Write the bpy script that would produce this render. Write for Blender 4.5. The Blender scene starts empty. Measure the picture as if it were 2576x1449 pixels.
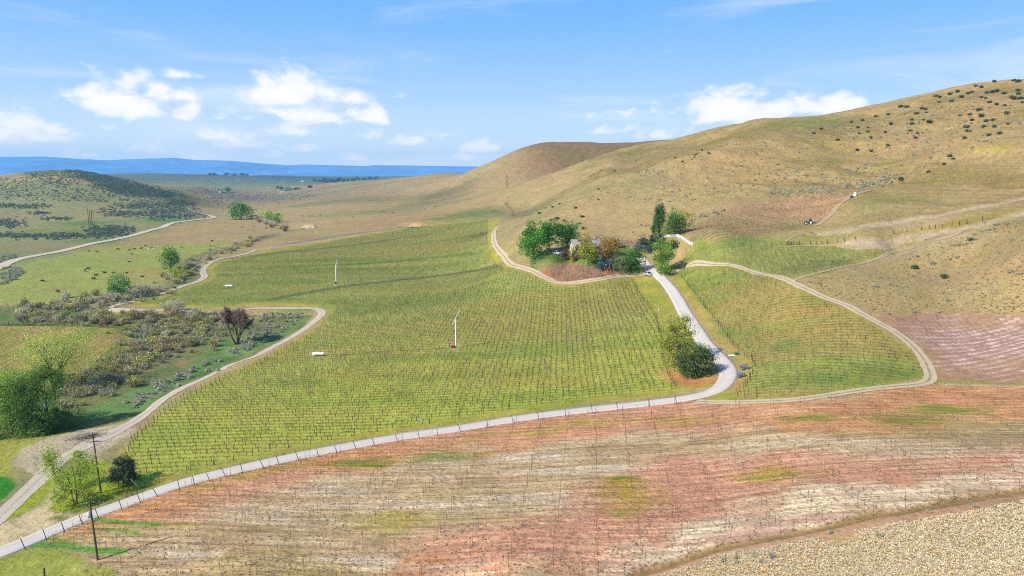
import bpy, bmesh, math, random
import numpy as np
from mathutils import Vector, Matrix, Euler

rnd = random.Random(7)
nrs = np.random.RandomState(11)
SC = bpy.context.scene
COL = SC.collection

# ------------------------------------------------------------------ camera
CAM_H = 60.0
PITCH = math.radians(9.37)
FPX, U0, V0 = 1741.0, 1288.0, 724.5      # measured on the 2576 px wide photograph
cam = bpy.data.cameras.new("camera")
cam.sensor_width = 36.0
cam.lens = 36.0 * FPX / 2576.0
cam.clip_start = 0.5
cam.clip_end = 60000.0
cam_ob = bpy.data.objects.new("camera", cam)
cam_ob.location = (0, 0, CAM_H)
cam_ob.rotation_euler = (math.pi / 2 - PITCH, 0, 0)
COL.objects.link(cam_ob)
SC.camera = cam_ob

# ------------------------------------------------------------------ light
SUN_EL = math.radians(39.5)
SUN_AZ = math.radians(240.0)             # clockwise from +Y: behind the camera, to the left
EXPOSURE = 0.50
sun = bpy.data.lights.new("sun", 'SUN')
sun.energy = 5.0
sun.angle = math.radians(0.53)
sun.color = (1.0, 0.955, 0.88)
sun_ob = bpy.data.objects.new("sun", sun)
SUN_DIR = Vector((math.sin(SUN_AZ) * math.cos(SUN_EL), math.cos(SUN_AZ) * math.cos(SUN_EL), math.sin(SUN_EL)))
sun_ob.rotation_euler = SUN_DIR.to_track_quat('Z', 'Y').to_euler()
sun_ob.location = (-200, -200, 400)
COL.objects.link(sun_ob)

SC.view_settings.view_transform = 'Standard'
SC.view_settings.look = 'None'
SC.view_settings.gamma = 1.0
SC.view_settings.use_curve_mapping = False
SC.view_settings.exposure = EXPOSURE
SC.cycles.use_denoising = False
SC.cycles.filter_width = 1.05
SC.cycles.max_bounces = 6
SC.cycles.diffuse_bounces = 2
SC.cycles.volume_bounces = 0
SC.cycles.transparent_max_bounces = 8

# ------------------------------------------------------------------ sky
def nd(nt, typ, **kw):
    n = nt.nodes.new(typ)
    for k, v in kw.items():
        if k.startswith('i_'):
            key = k[2:]
            key = int(key) if key.isdigit() else key.replace('_', ' ')
            n.inputs[key].default_value = v
        else:
            setattr(n, k, v)
    return n

def lk(nt, a, b):
    nt.links.new(a, b)

def ray_dir(u, v):
    """direction of a point of the photograph as (azimuth, elevation) in degrees"""
    a = (u - U0) / FPX; b = (V0 - v) / FPX
    d = Vector((a, math.cos(PITCH) + b * math.sin(PITCH), -math.sin(PITCH) + b * math.cos(PITCH)))
    return math.degrees(math.atan2(d.x, d.y)), math.degrees(math.atan2(d.z, math.hypot(d.x, d.y)))

def build_world():
    w = bpy.data.worlds.new("World")
    SC.world = w
    w.use_nodes = True
    nt = w.node_tree
    nt.nodes.clear()
    out = nd(nt, 'ShaderNodeOutputWorld')
    bg = nd(nt, 'ShaderNodeBackground')
    bg.inputs['Strength'].default_value = 0.12
    sky = nd(nt, 'ShaderNodeTexSky')
    sky.sky_type = 'NISHITA'
    sky.sun_disc = False
    sky.sun_elevation = SUN_EL
    sky.sun_rotation = SUN_AZ
    sky.altitude = 800
    sky.air_density = 1.0
    sky.dust_density = 0.6
    sky.ozone_density = 2.5
    # the sky of this day: a clear, saturated blue
    tint = nd(nt, 'ShaderNodeMix', data_type='RGBA', blend_type='MULTIPLY')
    tint.inputs['Factor'].default_value = 1.0
    lk(nt, sky.outputs[0], tint.inputs['A'])
    tint.inputs['B'].default_value = SKY_TINT
    # azimuth and elevation of the view direction
    tc = nd(nt, 'ShaderNodeTexCoord')
    sep = nd(nt, 'ShaderNodeSeparateXYZ')
    lk(nt, tc.outputs['Generated'], sep.inputs[0])
    def m(op, a, b=None, c=None, clamp=False):
        n = nd(nt, 'ShaderNodeMath', operation=op)
        n.use_clamp = clamp
        for i, q in enumerate((a, b, c)):
            if q is None: continue
            if isinstance(q, (int, float)): n.inputs[i].default_value = q
            else: lk(nt, q, n.inputs[i])
        return n.outputs[0]
    az = m('MULTIPLY', m('ARCTAN2', sep.outputs[0], sep.outputs[1]), 180 / math.pi)
    el = m('MULTIPLY', m('ARCSINE', sep.outputs[2]), 180 / math.pi)
    cmb = nd(nt, 'ShaderNodeCombineXYZ')
    lk(nt, az, cmb.inputs[0]); lk(nt, el, cmb.inputs[1])
    def noise(scale, detail, rough, sx=1.0, sy=1.0, off=0.0, dist=0.0):
        mp = nd(nt, 'ShaderNodeMapping')
        mp.inputs['Scale'].default_value = (sx, sy, 1)
        mp.inputs['Location'].default_value = (off, off * 0.7, off * 1.3)
        lk(nt, cmb.outputs[0], mp.inputs[0])
        n = nd(nt, 'ShaderNodeTexNoise')
        n.inputs['Scale'].default_value = scale
        n.inputs['Detail'].default_value = detail
        n.inputs['Roughness'].default_value = rough
        n.inputs['Distortion'].default_value = dist
        lk(nt, mp.outputs[0], n.inputs['Vector'])
        return n.outputs[0]
    big = noise(0.36, 9.0, 0.56, 1.0, 1.7, 3.1, 0.25)
    # cumulus: (u, v, half width, height above the base, softness) in photograph px -> degrees of sky
    dens = None
    for (u, vb, hw, ht, k) in CUMULUS:
        a0, e0 = ray_dir(u, vb)
        wdeg = hw * 0.95 / FPX * 57.3; hdeg = ht * 0.95 / FPX * 57.3
        dx = m('DIVIDE', m('SUBTRACT', az, a0), wdeg)
        dy = m('DIVIDE', m('SUBTRACT', el, e0), hdeg)
        # the flat base falls off sharply, the top is a dome
        dyb = m('MULTIPLY', dy, -2.6)
        dyy = m('MAXIMUM', dy, dyb)
        rr = m('SQRT', m('ADD', m('MULTIPLY', dx, dx), m('MULTIPLY', dyy, dyy)))
        b = m('MULTIPLY', m('SUBTRACT', 1.0, rr), k)
        dens = b if dens is None else m('MAXIMUM', dens, b)
    dsum = m('ADD', dens, m('MULTIPLY', m('SUBTRACT', big, 0.5), 3.8))
    cl = nd(nt, 'ShaderNodeMapRange', interpolation_type='SMOOTHSTEP')
    lk(nt, dsum, cl.inputs[0])
    cl.inputs[1].default_value = 0.0; cl.inputs[2].default_value = 0.86
    # fair-weather haze low over the plain and thin streaks of cirrus
    st = noise(0.13, 6.0, 0.55, 0.45, 3.2, 9.0, 0.4)
    cs = nd(nt, 'ShaderNodeMapRange', interpolation_type='SMOOTHSTEP')
    lk(nt, st, cs.inputs[0])
    cs.inputs[1].default_value = 0.5; cs.inputs[2].default_value = 0.8; cs.inputs[4].default_value = 0.42
    # brightness of the cloud body: lit tops, slightly blue-grey bases
    shade = noise(0.55, 8.0, 0.55, 1.0, 1.9, 5.7, 0.2)
    sh = nd(nt, 'ShaderNodeMapRange')
    lk(nt, m('ADD', m('MULTIPLY', dsum, 0.42), m('MULTIPLY', shade, 0.7)), sh.inputs[0])
    sh.inputs[1].default_value = 0.35; sh.inputs[2].default_value = 0.95
    # how the sky and the clouds brighten and pale towards the horizon (elevation 0..32 degrees)
    def by_elevation(rows):
        e32 = m('DIVIDE', el, 32.0, clamp=True)
        cr = nd(nt, 'ShaderNodeValToRGB')
        els = cr.color_ramp.elements
        while len(els) < len(rows): els.new(0.5)
        for q, (e, c) in zip(els, rows):
            q.position = e / 32.0; q.color = (c[0] / 3, c[1] / 3, c[2] / 3, 1)
        lk(nt, e32, cr.inputs[0])
        sc = nd(nt, 'ShaderNodeVectorMath', operation='SCALE'); sc.inputs['Scale'].default_value = 3 * SKY_UNIT
        lk(nt, cr.outputs[0], sc.inputs[0])
        return sc.outputs[0]
    low_sky = by_elevation(SKY_RAMP)
    white = by_elevation(CLOUD_RAMP)
    shm = nd(nt, 'ShaderNodeMapRange'); lk(nt, sh.outputs[0], shm.inputs[0]); shm.inputs[3].default_value = 0.0; shm.inputs[4].default_value = 1.0
    cc = nd(nt, 'ShaderNodeMix', data_type='RGBA')
    lk(nt, shm.outputs[0], cc.inputs['Factor'])
    grey = nd(nt, 'ShaderNodeMix', data_type='RGBA'); grey.inputs['Factor'].default_value = 0.62
    lk(nt, low_sky, grey.inputs['A']); lk(nt, white, grey.inputs['B'])
    lk(nt, grey.outputs['Result'], cc.inputs['A'])
    lk(nt, white, cc.inputs['B'])
    hz = nd(nt, 'ShaderNodeMapRange', interpolation_type='SMOOTHSTEP')
    lk(nt, el, hz.inputs[0])
    hz.inputs[1].default_value = 9.0; hz.inputs[2].default_value = 45.0
    hz.inputs[3].default_value = 0.92; hz.inputs[4].default_value = 0.0
    m0 = nd(nt, 'ShaderNodeMix', data_type='RGBA')
    lk(nt, hz.outputs[0], m0.inputs['Factor']); lk(nt, tint.outputs['Result'], m0.inputs['A'])
    lk(nt, low_sky, m0.inputs['B'])
    m1 = nd(nt, 'ShaderNodeMix', data_type='RGBA')
    lk(nt, cs.outputs[0], m1.inputs['Factor']); lk(nt, m0.outputs['Result'], m1.inputs['A'])
    lk(nt, white, m1.inputs['B'])
    m2 = nd(nt, 'ShaderNodeMix', data_type='RGBA')
    lk(nt, cl.outputs[0], m2.inputs['Factor']); lk(nt, m1.outputs['Result'], m2.inputs['A'])
    lk(nt, cc.outputs['Result'], m2.inputs['B'])
    lk(nt, m2.outputs['Result'], bg.inputs['Color'])
    lk(nt, bg.outputs[0], out.inputs['Surface'])

SKY_TINT = (0.80, 1.12, 1.42, 1)
SKY_UNIT = 1.0 / (0.12 * 2 ** EXPOSURE)
SKY_RAMP = [(0, (1.30, 1.22, 1.06)), (1.6, (1.15, 1.14, 1.05)), (3, (0.86, 0.97, 1.04)), (6, (0.53, 0.74, 1.04)), (8.5, (0.37, 0.63, 1.03)), (11, (0.255, 0.54, 1.02)), (13.5, (0.18, 0.475, 1.01)), (20, (0.11, 0.38, 0.97))]
CLOUD_RAMP = [(0, (1.8, 1.5, 1.15)), (1.6, (1.65, 1.45, 1.12)), (3, (1.42, 1.30, 1.1)), (6, (1.32, 1.22, 1.08)), (10, (1.15, 1.1, 1.04)), (20, (1.06, 1.04, 1.02))]
CUMULUS = [
    (305, 262, 105, 108, 1.35), (375, 240, 55, 44, 1.0), (225, 240, 62, 34, 1.0), (290, 285, 130, 40, 0.7), (450, 190, 56, 26, 0.8),
    (-10, 330, 85, 100, 1.3), (165, 332, 50, 24, 0.6), (272, 328, 42, 26, 0.6), (440, 290, 60, 24, 0.45), (470, 245, 36, 16, 0.5),
    (730, 246, 120, 80, 1.3), (835, 250, 100, 44, 1.0), (790, 292, 150, 46, 0.85), (945, 298, 90, 44, 1.15), (620, 296, 60, 22, 0.65), (860, 305, 120, 26, 0.5),
    (750, 332, 76, 34, 1.0), (1003, 243, 40, 26, 0.85), (1030, 358, 110, 28, 0.85), (765, 376, 72, 28, 0.85),
    (1215, 376, 60, 34, 1.05), (1320, 380, 56, 22, 0.8), (615, 366, 62, 22, 0.55), (370, 385, 66, 22, 0.55), (500, 397, 66, 24, 0.7), (1160, 395, 90, 16, 0.5),
    (110, 350, 60, 18, 0.7), (210, 392, 70, 18, 0.75), (880, 398, 80, 20, 0.75), (1090, 340, 50, 18, 0.7), (690, 392, 60, 18, 0.7), (560, 345, 60, 18, 0.6), (930, 345, 60, 22, 0.75), (1780, 296, 160, 40, 0.55),
    (1840, 288, 170, 80, 1.4), (1950, 276, 130, 50, 1.2), (2125, 278, 92, 60, 1.15), (1680, 342, 110, 34, 0.85), (1745, 284, 80, 40, 1.0), (1560, 330, 60, 20, 0.5),
]
build_world()

# ------------------------------------------------------------------ small helpers
def lin(c):
    c = c / 255.0
    return c / 12.92 if c <= 0.04045 else ((c + 0.055) / 1.055) ** 2.4

GAIN = 1.64       # how much brighter than its albedo a sunlit level surface shows
def alb(r, g, b):
    """albedo of a surface that shows as r, g, b in full sun"""
    return np.array([lin(r) / GAIN, lin(g) / GAIN, lin(b) / GAIN])

def hash2(ix, iy, seed):
    n = (ix.astype(np.int64) * 374761393 + iy.astype(np.int64) * 668265263 + seed * 1442695041) & 0x7fffffff
    n = ((n ^ (n >> 13)) * 1274126177) & 0x7fffffff
    n = ((n ^ (n >> 16)) * 974634777) & 0x7fffffff
    return ((n ^ (n >> 15)) & 0xffff) / 65535.0

def vnoise(x, y, seed=0):
    ix = np.floor(x); iy = np.floor(y)
    fx = x - ix; fy = y - iy
    fx = fx * fx * fx * (fx * (fx * 6 - 15) + 10); fy = fy * fy * fy * (fy * (fy * 6 - 15) + 10)
    a = hash2(ix, iy, seed); b = hash2(ix + 1, iy, seed)
    c = hash2(ix, iy + 1, seed); d = hash2(ix + 1, iy + 1, seed)
    return (a * (1 - fx) + b * fx) * (1 - fy) + (c * (1 - fx) + d * fx) * fy - 0.5

def fbm(x, y, wl, octv=4, seed=0, gain=0.5):
    s = 0.0; a = 1.0; f = 1.0 / wl; t = 0.0
    for o in range(octv):
        s = s + a * vnoise(x * f + 17.3 * o, y * f - 9.1 * o, seed + o * 31)
        t += a; a *= gain; f *= 2.03
    return s / t * 2.0

def sstep(a, b, x):
    t = np.clip((x - a) / (b - a), 0, 1)
    return t * t * (3 - 2 * t)
# ------------------------------------------------------------------ the lie of the land
def uv_dir(u, v):
    u = np.asarray(u, float); v = np.asarray(v, float)
    a = (u - U0) / FPX; b = (V0 - v) / FPX
    cp, sp = math.cos(PITCH), math.sin(PITCH)
    return a, cp + b * sp, -sp + b * cp

CTRL = []
def cz(*pts):                    # (u, v, height)
    for u, v, z in pts:
        x, y, dz = uv_dir(u, v)
        t = (z - CAM_H) / dz
        CTRL.append((x * t, y * t, z))
def cy(*pts):                    # (u, v, distance along +Y)
    for u, v, Y in pts:
        x, y, dz = uv_dir(u, v)
        t = Y / y
        CTRL.append((x * t, Y, CAM_H + dz * t))
def cw(*pts):                    # world
    CTRL.extend(pts)

# near ground and the low valley
cz((0, 1449, 0), (0, 1310, -1), (0, 1390, 0), (245, 1408, 1.5), (245, 1235, -0.5), (100, 1345, 0), (640, 1449, 4.5), (1288, 1449, 8.5), (1900, 1449, 12.5), (2576, 1449, 17),
   (2576, 1180, 18), (1800, 1250, 11), (1288, 1250, 6.5), (700, 1300, 3), (1000, 1145, 3.2), (640, 1165, 1.6), (1400, 1050, 6.2), (1770, 1010, 10.5), (2339, 965, 15.5), (2576, 970, 16.5),
   (1840, 930, 12), (1745, 819, 12.5), (1673, 714, 14.5), (1620, 690, 15.2), (1288, 900, 3.8), (1147, 875, 3.2), (801, 894, 0.8), (400, 1030, -0.2), (640, 930, 0), (1500, 930, 6.5), (1550, 800, 9.5),
   (1300, 780, 6.0), (1000, 720, 2.5), (811, 782, 0.6), (845, 713, 1.5), (576, 721, 0), (300, 770, -0.5), (500, 700, 0), (640, 640, 0.3), (1000, 620, 3.5), (1250, 665, 9.5), (1240, 580, 15), (1235, 556, 18),
   (1000, 580, 5.0), (820, 602, 2.0), (0, 815, -1.0), (325, 815, -1.0), (0, 930, -1.2), (230, 910, -1.0), (90, 1090, -1.0), (0, 680, 0), (228, 567, 2), (420, 570, 1), (600, 555, 0.5), (0, 600, 2), (218, 680, 0), (450, 630, 0.3),
   (700, 570, 1.5), (900, 565, 5.0), (1060, 560, 9.0), (850, 520, 8), (1100, 530, 15), (650, 510, 0), (480, 521, 1.5), (60, 540, 4))
# house terrace, drive and the vineyards of the right side
cz((1380, 712, 12.2), (1463, 712, 13.0), (1563, 696, 14.8), (1450, 648, 21.0), (1500, 668, 19.0), (1395, 645, 21), (1330, 650, 18.5), (1590, 662, 18.5), (1640, 650, 20), (1616, 656, 18.5), (1667, 680, 18.2),
   (1430, 668, 17.0), (1745, 615, 28.5), (1672, 600, 29), (1705, 640, 23), (1725, 670, 19.5), (1863, 674, 23), (1989, 708, 25.5), (2000, 640, 27.5), (2124, 640, 28.5), (2258, 633, 30), (2082, 752, 23), (2170, 792, 21.5), (2257, 840, 19.5), (2322, 902, 17),
   (1790, 740, 17), (1900, 800, 17), (2000, 880, 16), (2150, 930, 16), (1950, 970, 14), (1800, 610, 30.5), (1900, 600, 31.5), (1990, 605, 31.5), (2040, 562, 36.5), (1850, 560, 36), (1760, 575, 33), (1712, 590, 31), (2085, 545, 39.5), (2135, 497, 48), (2150, 483, 50.5),
   (1950, 512, 43.5), (2060, 490, 48.5))
# right-hand spur and slopes
cz((2132, 669, 28), (2350, 606, 36), (2432, 579, 40), (2576, 540, 45.5), (2576, 640, 37), (2400, 680, 28), (2576, 780, 24), (2300, 740, 24.5), (2220, 780, 22), (2400, 800, 20.5), (2576, 870, 19.5), (2576, 500, 49.5), (2350, 560, 40.5), (2200, 600, 34.5), (2150, 560, 39))
cy((2200, 462, 412), (2252, 444, 405), (2350, 405, 410), (2482, 349, 425), (2576, 318, 440), (2400, 480, 350), (2576, 430, 350))
# the big hill: crest, face and what is behind
cy((2576, 219, 560), (2450, 227, 575), (2300, 255, 600), (2150, 282, 640), (2060, 288, 680), (1900, 302, 770), (1800, 325, 830), (1690, 357, 885), (1620, 368, 905), (1500, 398, 930), (1400, 432, 950), (1300, 466, 965), (1200, 497, 985), (1100, 516, 1010))
cy((2040, 322, 560), (1932, 330, 572), (1838, 352, 572), (1763, 380, 570), (1698, 400, 556), (1645, 420, 548), (1595, 440, 540), (1528, 442, 520), (1488, 457, 514), (1448, 480, 508), (1408, 502, 502), (1370, 527, 496), (1320, 552, 488), (1288, 566, 482))
cy((1600, 500, 440), (1700, 500, 430), (1850, 430, 468), (2000, 400, 480), (2100, 440, 440), (2250, 350, 500), (2400, 300, 512), (1500, 560, 410), (1600, 580, 372), (1700, 560, 376), (1400, 590, 385), (1320, 600, 400), (1900, 490, 410), (2400, 380, 455), (2050, 350, 530), (2300, 260, 575), (2050, 470, 408))
cy((1763, 368, 730), (1698, 390, 735), (1645, 405, 745), (1595, 430, 750), (1528, 432, 760), (1448, 468, 770), (1380, 500, 770), (1320, 528, 760), (1275, 472, 930), (1850, 335, 700), (1960, 310, 660), (1280, 545, 620), (1200, 545, 700))
for (u, v, Y, dz) in ((1838, 352, 640, -8), (1763, 380, 640, -13), (1698, 400, 640, -15), (1645, 420, 640, -15), (1595, 440, 640, -14), (1528, 442, 630, -14), (1448, 480, 630, -10), (1380, 515, 620, -7)):
    x, y, k = uv_dir(u, v); t = Y / y
    CTRL.append((x * t, Y, CAM_H + k * t + dz))
# far hill on the left of the ridge, and the long slope below it
cy((1690, 352, 1300), (1600, 360, 1290), (1500, 364, 1290), (1390, 366, 1300), (1330, 372, 1310), (1280, 394, 1330), (1240, 412, 1360), (1200, 422, 1500), (1100, 437, 1900), (1030, 446, 2200), (960, 452, 2300), (830, 462, 2400), (760, 475, 2300))
for (u, v, Y, dz) in ((1690, 353, 1060, -14), (1600, 372, 1060, -18), (1500, 398, 1070, -15), (1400, 432, 1080, -9), (1690, 353, 1700, -60), (1500, 365, 1700, -50), (1350, 370, 1750, -40), (1240, 412, 1800, -25)):
    x, y, k = uv_dir(u, v); t = Y / y
    CTRL.append((x * t, Y, CAM_H + k * t + dz))
cy((1300, 430, 1180), (1200, 455, 1300), (1100, 480, 1350), (1000, 485, 1500), (900, 490, 1500), (800, 500, 1450), (1050, 505, 1150), (950, 515, 1150))
for (u, v, Y, dz) in ((2576, 203, 660, -9), (2576, 203, 800, -40), (2450, 208, 680, -9), (2450, 208, 800, -35), (2300, 235, 720, -9), (2300, 235, 860, -35), (2150, 268, 760, -9), (2150, 268, 900, -35), (2060, 286, 800, -9), (1900, 300, 880, -9), (1900, 300, 1000, -30), (2750, 200, 640, -9), (2750, 200, 800, -40), (1800, 322, 950, -10), (1690, 353, 980, -8)):
    x, y, k = uv_dir(u, v); t = Y / y
    CTRL.append((x * t, Y, CAM_H + k * t + dz))
cy((2750, 198, 545), (2750, 320, 430))
# left hill
cy((60, 436, 1500), (120, 432, 1500), (190, 431, 1480), (260, 444, 1430), (330, 458, 1360), (400, 476, 1310), (450, 490, 1270), (0, 446, 1600), (-150, 440, 1700), (-150, 480, 1300), (100, 470, 1250), (200, 470, 1230), (300, 492, 1180), (30, 490, 1180), (150, 505, 1080), (380, 506, 1120))
cw((-1700, 2300, 35), (-1000, 2200, 20), (-1300, 1900, 32))
# valley beyond, the bench with houses, the far plain
cy((700, 490, 2200), (560, 492, 2100), (470, 497, 1700), (520, 470, 3000), (700, 470, 3000), (600, 446, 3700), (420, 440, 3900), (380, 436, 4200), (480, 441, 4200), (600, 445, 4200), (690, 447, 4200), (800, 450, 4500), (300, 440, 4000), (0, 447, 3600), (-200, 446, 3800), (900, 455, 3600), (1000, 452, 5200))
cw((-2500, 7000, 48), (0, 7000, 40), (3500, 7000, 40), (-4000, 12500, 30), (0, 12500, 30), (5000, 12500, 30), (-9000, 9000, 40), (9000, 9000, 60), (-6000, 4500, 45), (6000, 4500, 120), (3000, 3000, 110), (2500, 1800, 140), (1600, 1000, 120), (-4500, 2500, 40), (-2500, 1200, 25))
# outside the frame
cw((-150, 30, 0), (0, 30, 5), (120, 40, 17), (0, -30, 5), (-80, -20, 0), (80, -20, 14), (250, 60, 26), (400, 150, 52), (330, 220, 62), (520, 330, 110), (900, 560, 110), (900, 800, 110), (-300, 60, -1), (-300, 160, -1), (-420, 300, 0), (-700, 450, 4), (-1100, 700, 12), (700, 100, 90), (-700, 100, 0))

_C = np.array(CTRL)
_KA = 3.0
def warpc(x, y):
    return np.arctan2(x, y) * _KA, np.log(np.maximum(np.hypot(x, y), 12.0)) * 1.6
_ca, _cr = warpc(_C[:, 0], _C[:, 1])
def _tps(d2):
    return np.where(d2 > 1e-12, 0.5 * d2 * np.log(np.maximum(d2, 1e-12)), 0.0)
def _fit():
    n = len(_C)
    d2 = (_ca[:, None] - _ca[None]) ** 2 + (_cr[:, None] - _cr[None]) ** 2
    K = _tps(d2) + np.eye(n) * 0.00012
    P = np.stack([np.ones(n), _ca, _cr], 1)
    A = np.zeros((n + 3, n + 3)); A[:n, :n] = K; A[:n, n:] = P; A[n:, :n] = P.T
    rng = np.hypot(_C[:, 0], _C[:, 1])
    # what is fitted is the height as an angle, so that near and far weigh alike
    tgt = (_C[:, 2] - CAM_H) / rng
    return np.linalg.solve(A, np.concatenate([tgt, np.zeros(3)]))
_W = _fit()

AZ = np.radians(np.concatenate([np.arange(-80, -43, 1.0), np.arange(-43, 43, 0.08), np.arange(43, 81, 1.0)]))
_rs = [22.0]
while _rs[-1] < 14500:
    r = _rs[-1]
    if r < 70: s = 1.2
    elif r < 950: s = max(0.55, min(2.1, r * r / 60 / 700))
    elif r < 2600: s = 0.0045 * r
    else: s = 0.011 * r
    _rs.append(r + s)
RS = np.array(_rs)
LR = np.log(RS)

def raw_height(az, r):
    a = az * _KA; l = np.log(np.maximum(r, 12.0)) * 1.6
    h = _W[-3] + _W[-2] * a + _W[-1] * l
    for i in range(len(_C)):
        d2 = (a - _ca[i]) ** 2 + (l - _cr[i]) ** 2
        h = h + _W[i] * (0.5 * d2 * np.log(np.maximum(d2, 1e-9)))
    return CAM_H + h * r

# the smooth shape is worked out on a coarser grid and read between its points
_ga = np.radians(np.arange(-82, 82.01, 0.4)); _gl = np.linspace(math.log(20), math.log(15000), 330)
_GA, _GL = np.meshgrid(_ga, _gl)
_GH = (raw_height(_GA, np.exp(_GL)) - CAM_H) / np.exp(_GL)
def _cub(f, p0, p1, p2, p3):
    return p1 + 0.5 * f * (p2 - p0 + f * (2 * p0 - 5 * p1 + 4 * p2 - p3 + f * (3 * (p1 - p2) + p3 - p0)))
def smooth_height(az, r):
    fa = (az - _ga[0]) / (_ga[1] - _ga[0]); fl = (np.log(r) - _gl[0]) / (_gl[1] - _gl[0])
    ia = np.clip(np.floor(fa).astype(int), 1, len(_ga) - 3); il = np.clip(np.floor(fl).astype(int), 1, len(_gl) - 3)
    fa = np.clip(fa - ia, 0, 1); fl = np.clip(fl - il, 0, 1)
    rows = []
    for k in (-1, 0, 1, 2):
        rows.append(_cub(fa, _GH[il + k, ia - 1], _GH[il + k, ia], _GH[il + k, ia + 1], _GH[il + k, ia + 2]))
    return CAM_H + _cub(fl, *rows) * r

_AZ2, _R2 = np.meshgrid(AZ, RS)
TX = _R2 * np.sin(_AZ2); TY = _R2 * np.cos(_AZ2)
TZ = smooth_height(_AZ2, _R2)
# gullies and hummocks of the dry hills
_hill = sstep(24, 60, TZ) * sstep(150, 320, _R2) * (1 - sstep(2500, 5000, _R2))
_low = (1 - _hill) * sstep(60, 140, _R2)
# (ribs and hollows run down the slope, so the noise is stretched along the fall line, here roughly +Y-X)
GUL = 1 - 2 * np.abs(fbm((TX * 0.80 + TY * 0.60), (-TX * 0.60 + TY * 0.80) * 0.42, 62, 4, 3, 0.5)) ** 0.8
GUL2 = fbm(TX + TZ * 2, TY, 26, 3, 8)
TZ = TZ + _hill * (1 - 0.65 * sstep(1080, 1250, _R2)) * (fbm(TX, TY, 130, 3, 4, 0.5) * 3.0 - (GUL - 0.45) * 3.4 + GUL2 * 1.4)
_lefthill = sstep(10, 40, TZ) * (1 - sstep(-150, 0, TX)) * sstep(900, 1100, _R2) * (1 - sstep(1800, 2400, _R2))
TZ = TZ + _lefthill * fbm(TX, TY, 140, 4, 23) * 4
TZ = TZ + _low * fbm(TX, TY, 60, 3, 5) * 0.5 * sstep(100, 700, _R2)

def grid_read(A, x, y):
    az = np.arctan2(x, y); r = np.hypot(x, y)
    fa = np.interp(az, AZ, np.arange(len(AZ))); fr = np.interp(r, RS, np.arange(len(RS)))
    ia = np.clip(fa.astype(int), 0, len(AZ) - 2); ir = np.clip(fr.astype(int), 0, len(RS) - 2)
    fa = fa - ia; fr = fr - ir
    return (A[ir, ia] * (1 - fa) + A[ir, ia + 1] * fa) * (1 - fr) + (A[ir + 1, ia] * (1 - fa) + A[ir + 1, ia + 1] * fa) * fr

def ground(x, y):
    return float(grid_read(TZ, np.array([x], float), np.array([y], float))[0])
def ground_a(x, y):
    return grid_read(TZ, np.asarray(x, float), np.asarray(y, float))

_RSQ = np.concatenate([RS])
def at_many(u, v):
    """where on the ground the points (u, v) of the photograph lie"""
    u = np.atleast_1d(np.asarray(u, float)); v = np.atleast_1d(np.asarray(v, float))
    dx, dy, dz = uv_dir(u, v)
    hyp = np.hypot(dx, dy); az = np.arctan2(dx, dy); sl = dz / hyp
    fa = np.interp(az, AZ, np.arange(len(AZ))); ia = np.clip(fa.astype(int), 0, len(AZ) - 2); fa = fa - ia
    out = np.zeros((len(u), 3))
    for i in range(len(u)):
        col = TZ[:, ia[i]] * (1 - fa[i]) + TZ[:, ia[i] + 1] * fa[i]
        g = col - (CAM_H + RS * sl[i])
        k = np.nonzero((g[1:] >= 0) & (g[:-1] < 0))[0]
        if len(k):
            k = k[0]; t = g[k] / (g[k] - g[k + 1]); r = RS[k] + (RS[k + 1] - RS[k]) * t
        else:
            r = RS[0] if g[0] >= 0 else 12000.0
        x = r * math.sin(az[i]); y = r * math.cos(az[i])
        out[i] = (x, y, CAM_H + r * sl[i] if len(np.atleast_1d(k)) else ground(x, y))
    return out
def at(u, v):
    p = at_many([u], [v])[0]
    return Vector((p[0], p[1], ground(p[0], p[1])))
# ------------------------------------------------------------------ patches of ground, drawn on the land
def P(pts, close=True, step=14.0):
    """outline in photograph points -> outline on the ground (x, y)"""
    q = []
    n = len(pts)
    for i in range(n if close else n - 1):
        a = pts[i]; b = pts[(i + 1) % n]
        k = max(1, int(math.hypot(b[0] - a[0], b[1] - a[1]) / step))
        for j in range(k):
            q.append((a[0] + (b[0] - a[0]) * j / k, a[1] + (b[1] - a[1]) * j / k))
    if not close: q.append(pts[-1])
    q = np.array(q)
    return at_many(q[:, 0], q[:, 1])[:, :2]

def inside(poly, x, y):
    res = np.zeros(x.shape, bool)
    x1, y1 = poly[:, 0], poly[:, 1]
    x2, y2 = np.roll(x1, -1), np.roll(y1, -1)
    for a, b, c, d in zip(x1, y1, x2, y2):
        if b == d: continue
        cond = ((b > y) != (d > y))
        xx = (c - a) * (y - b) / (d - b) + a
        res ^= cond & (x < xx)
    return res

FX = TX.ravel(); FY = TY.ravel()
_WN1 = fbm(FX, FY, 9, 3, 41); _WN2 = fbm(FX, FY, 9, 3, 57)
_FR = np.hypot(FX, FY)

def mask_poly(pts, soft=1.5, wob=1.5, world=None, K=None):
    poly = P(pts) if world is None else world
    m = soft * 3 + wob * 2
    sel = np.nonzero((FX > poly[:, 0].min() - m) & (FX < poly[:, 0].max() + m) & (FY > poly[:, 1].min() - m) & (FY < poly[:, 1].max() + m))[0]
    out = np.zeros(FX.shape)
    if not len(sel): return out
    x = FX[sel] + _WN1[sel] * wob * 2; y = FY[sel] + _WN2[sel] * wob * 2
    acc = np.zeros(len(sel))
    K = K or (6 if soft > 0 else 1)
    for k in range(K):
        a = k * 2.399; rr = soft * math.sqrt((k + 0.5) / K) * 1.5 if soft > 0 else 0
        acc += inside(poly, x + rr * math.cos(a), y + rr * math.sin(a))
    out[sel] = acc / K
    return out

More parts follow.
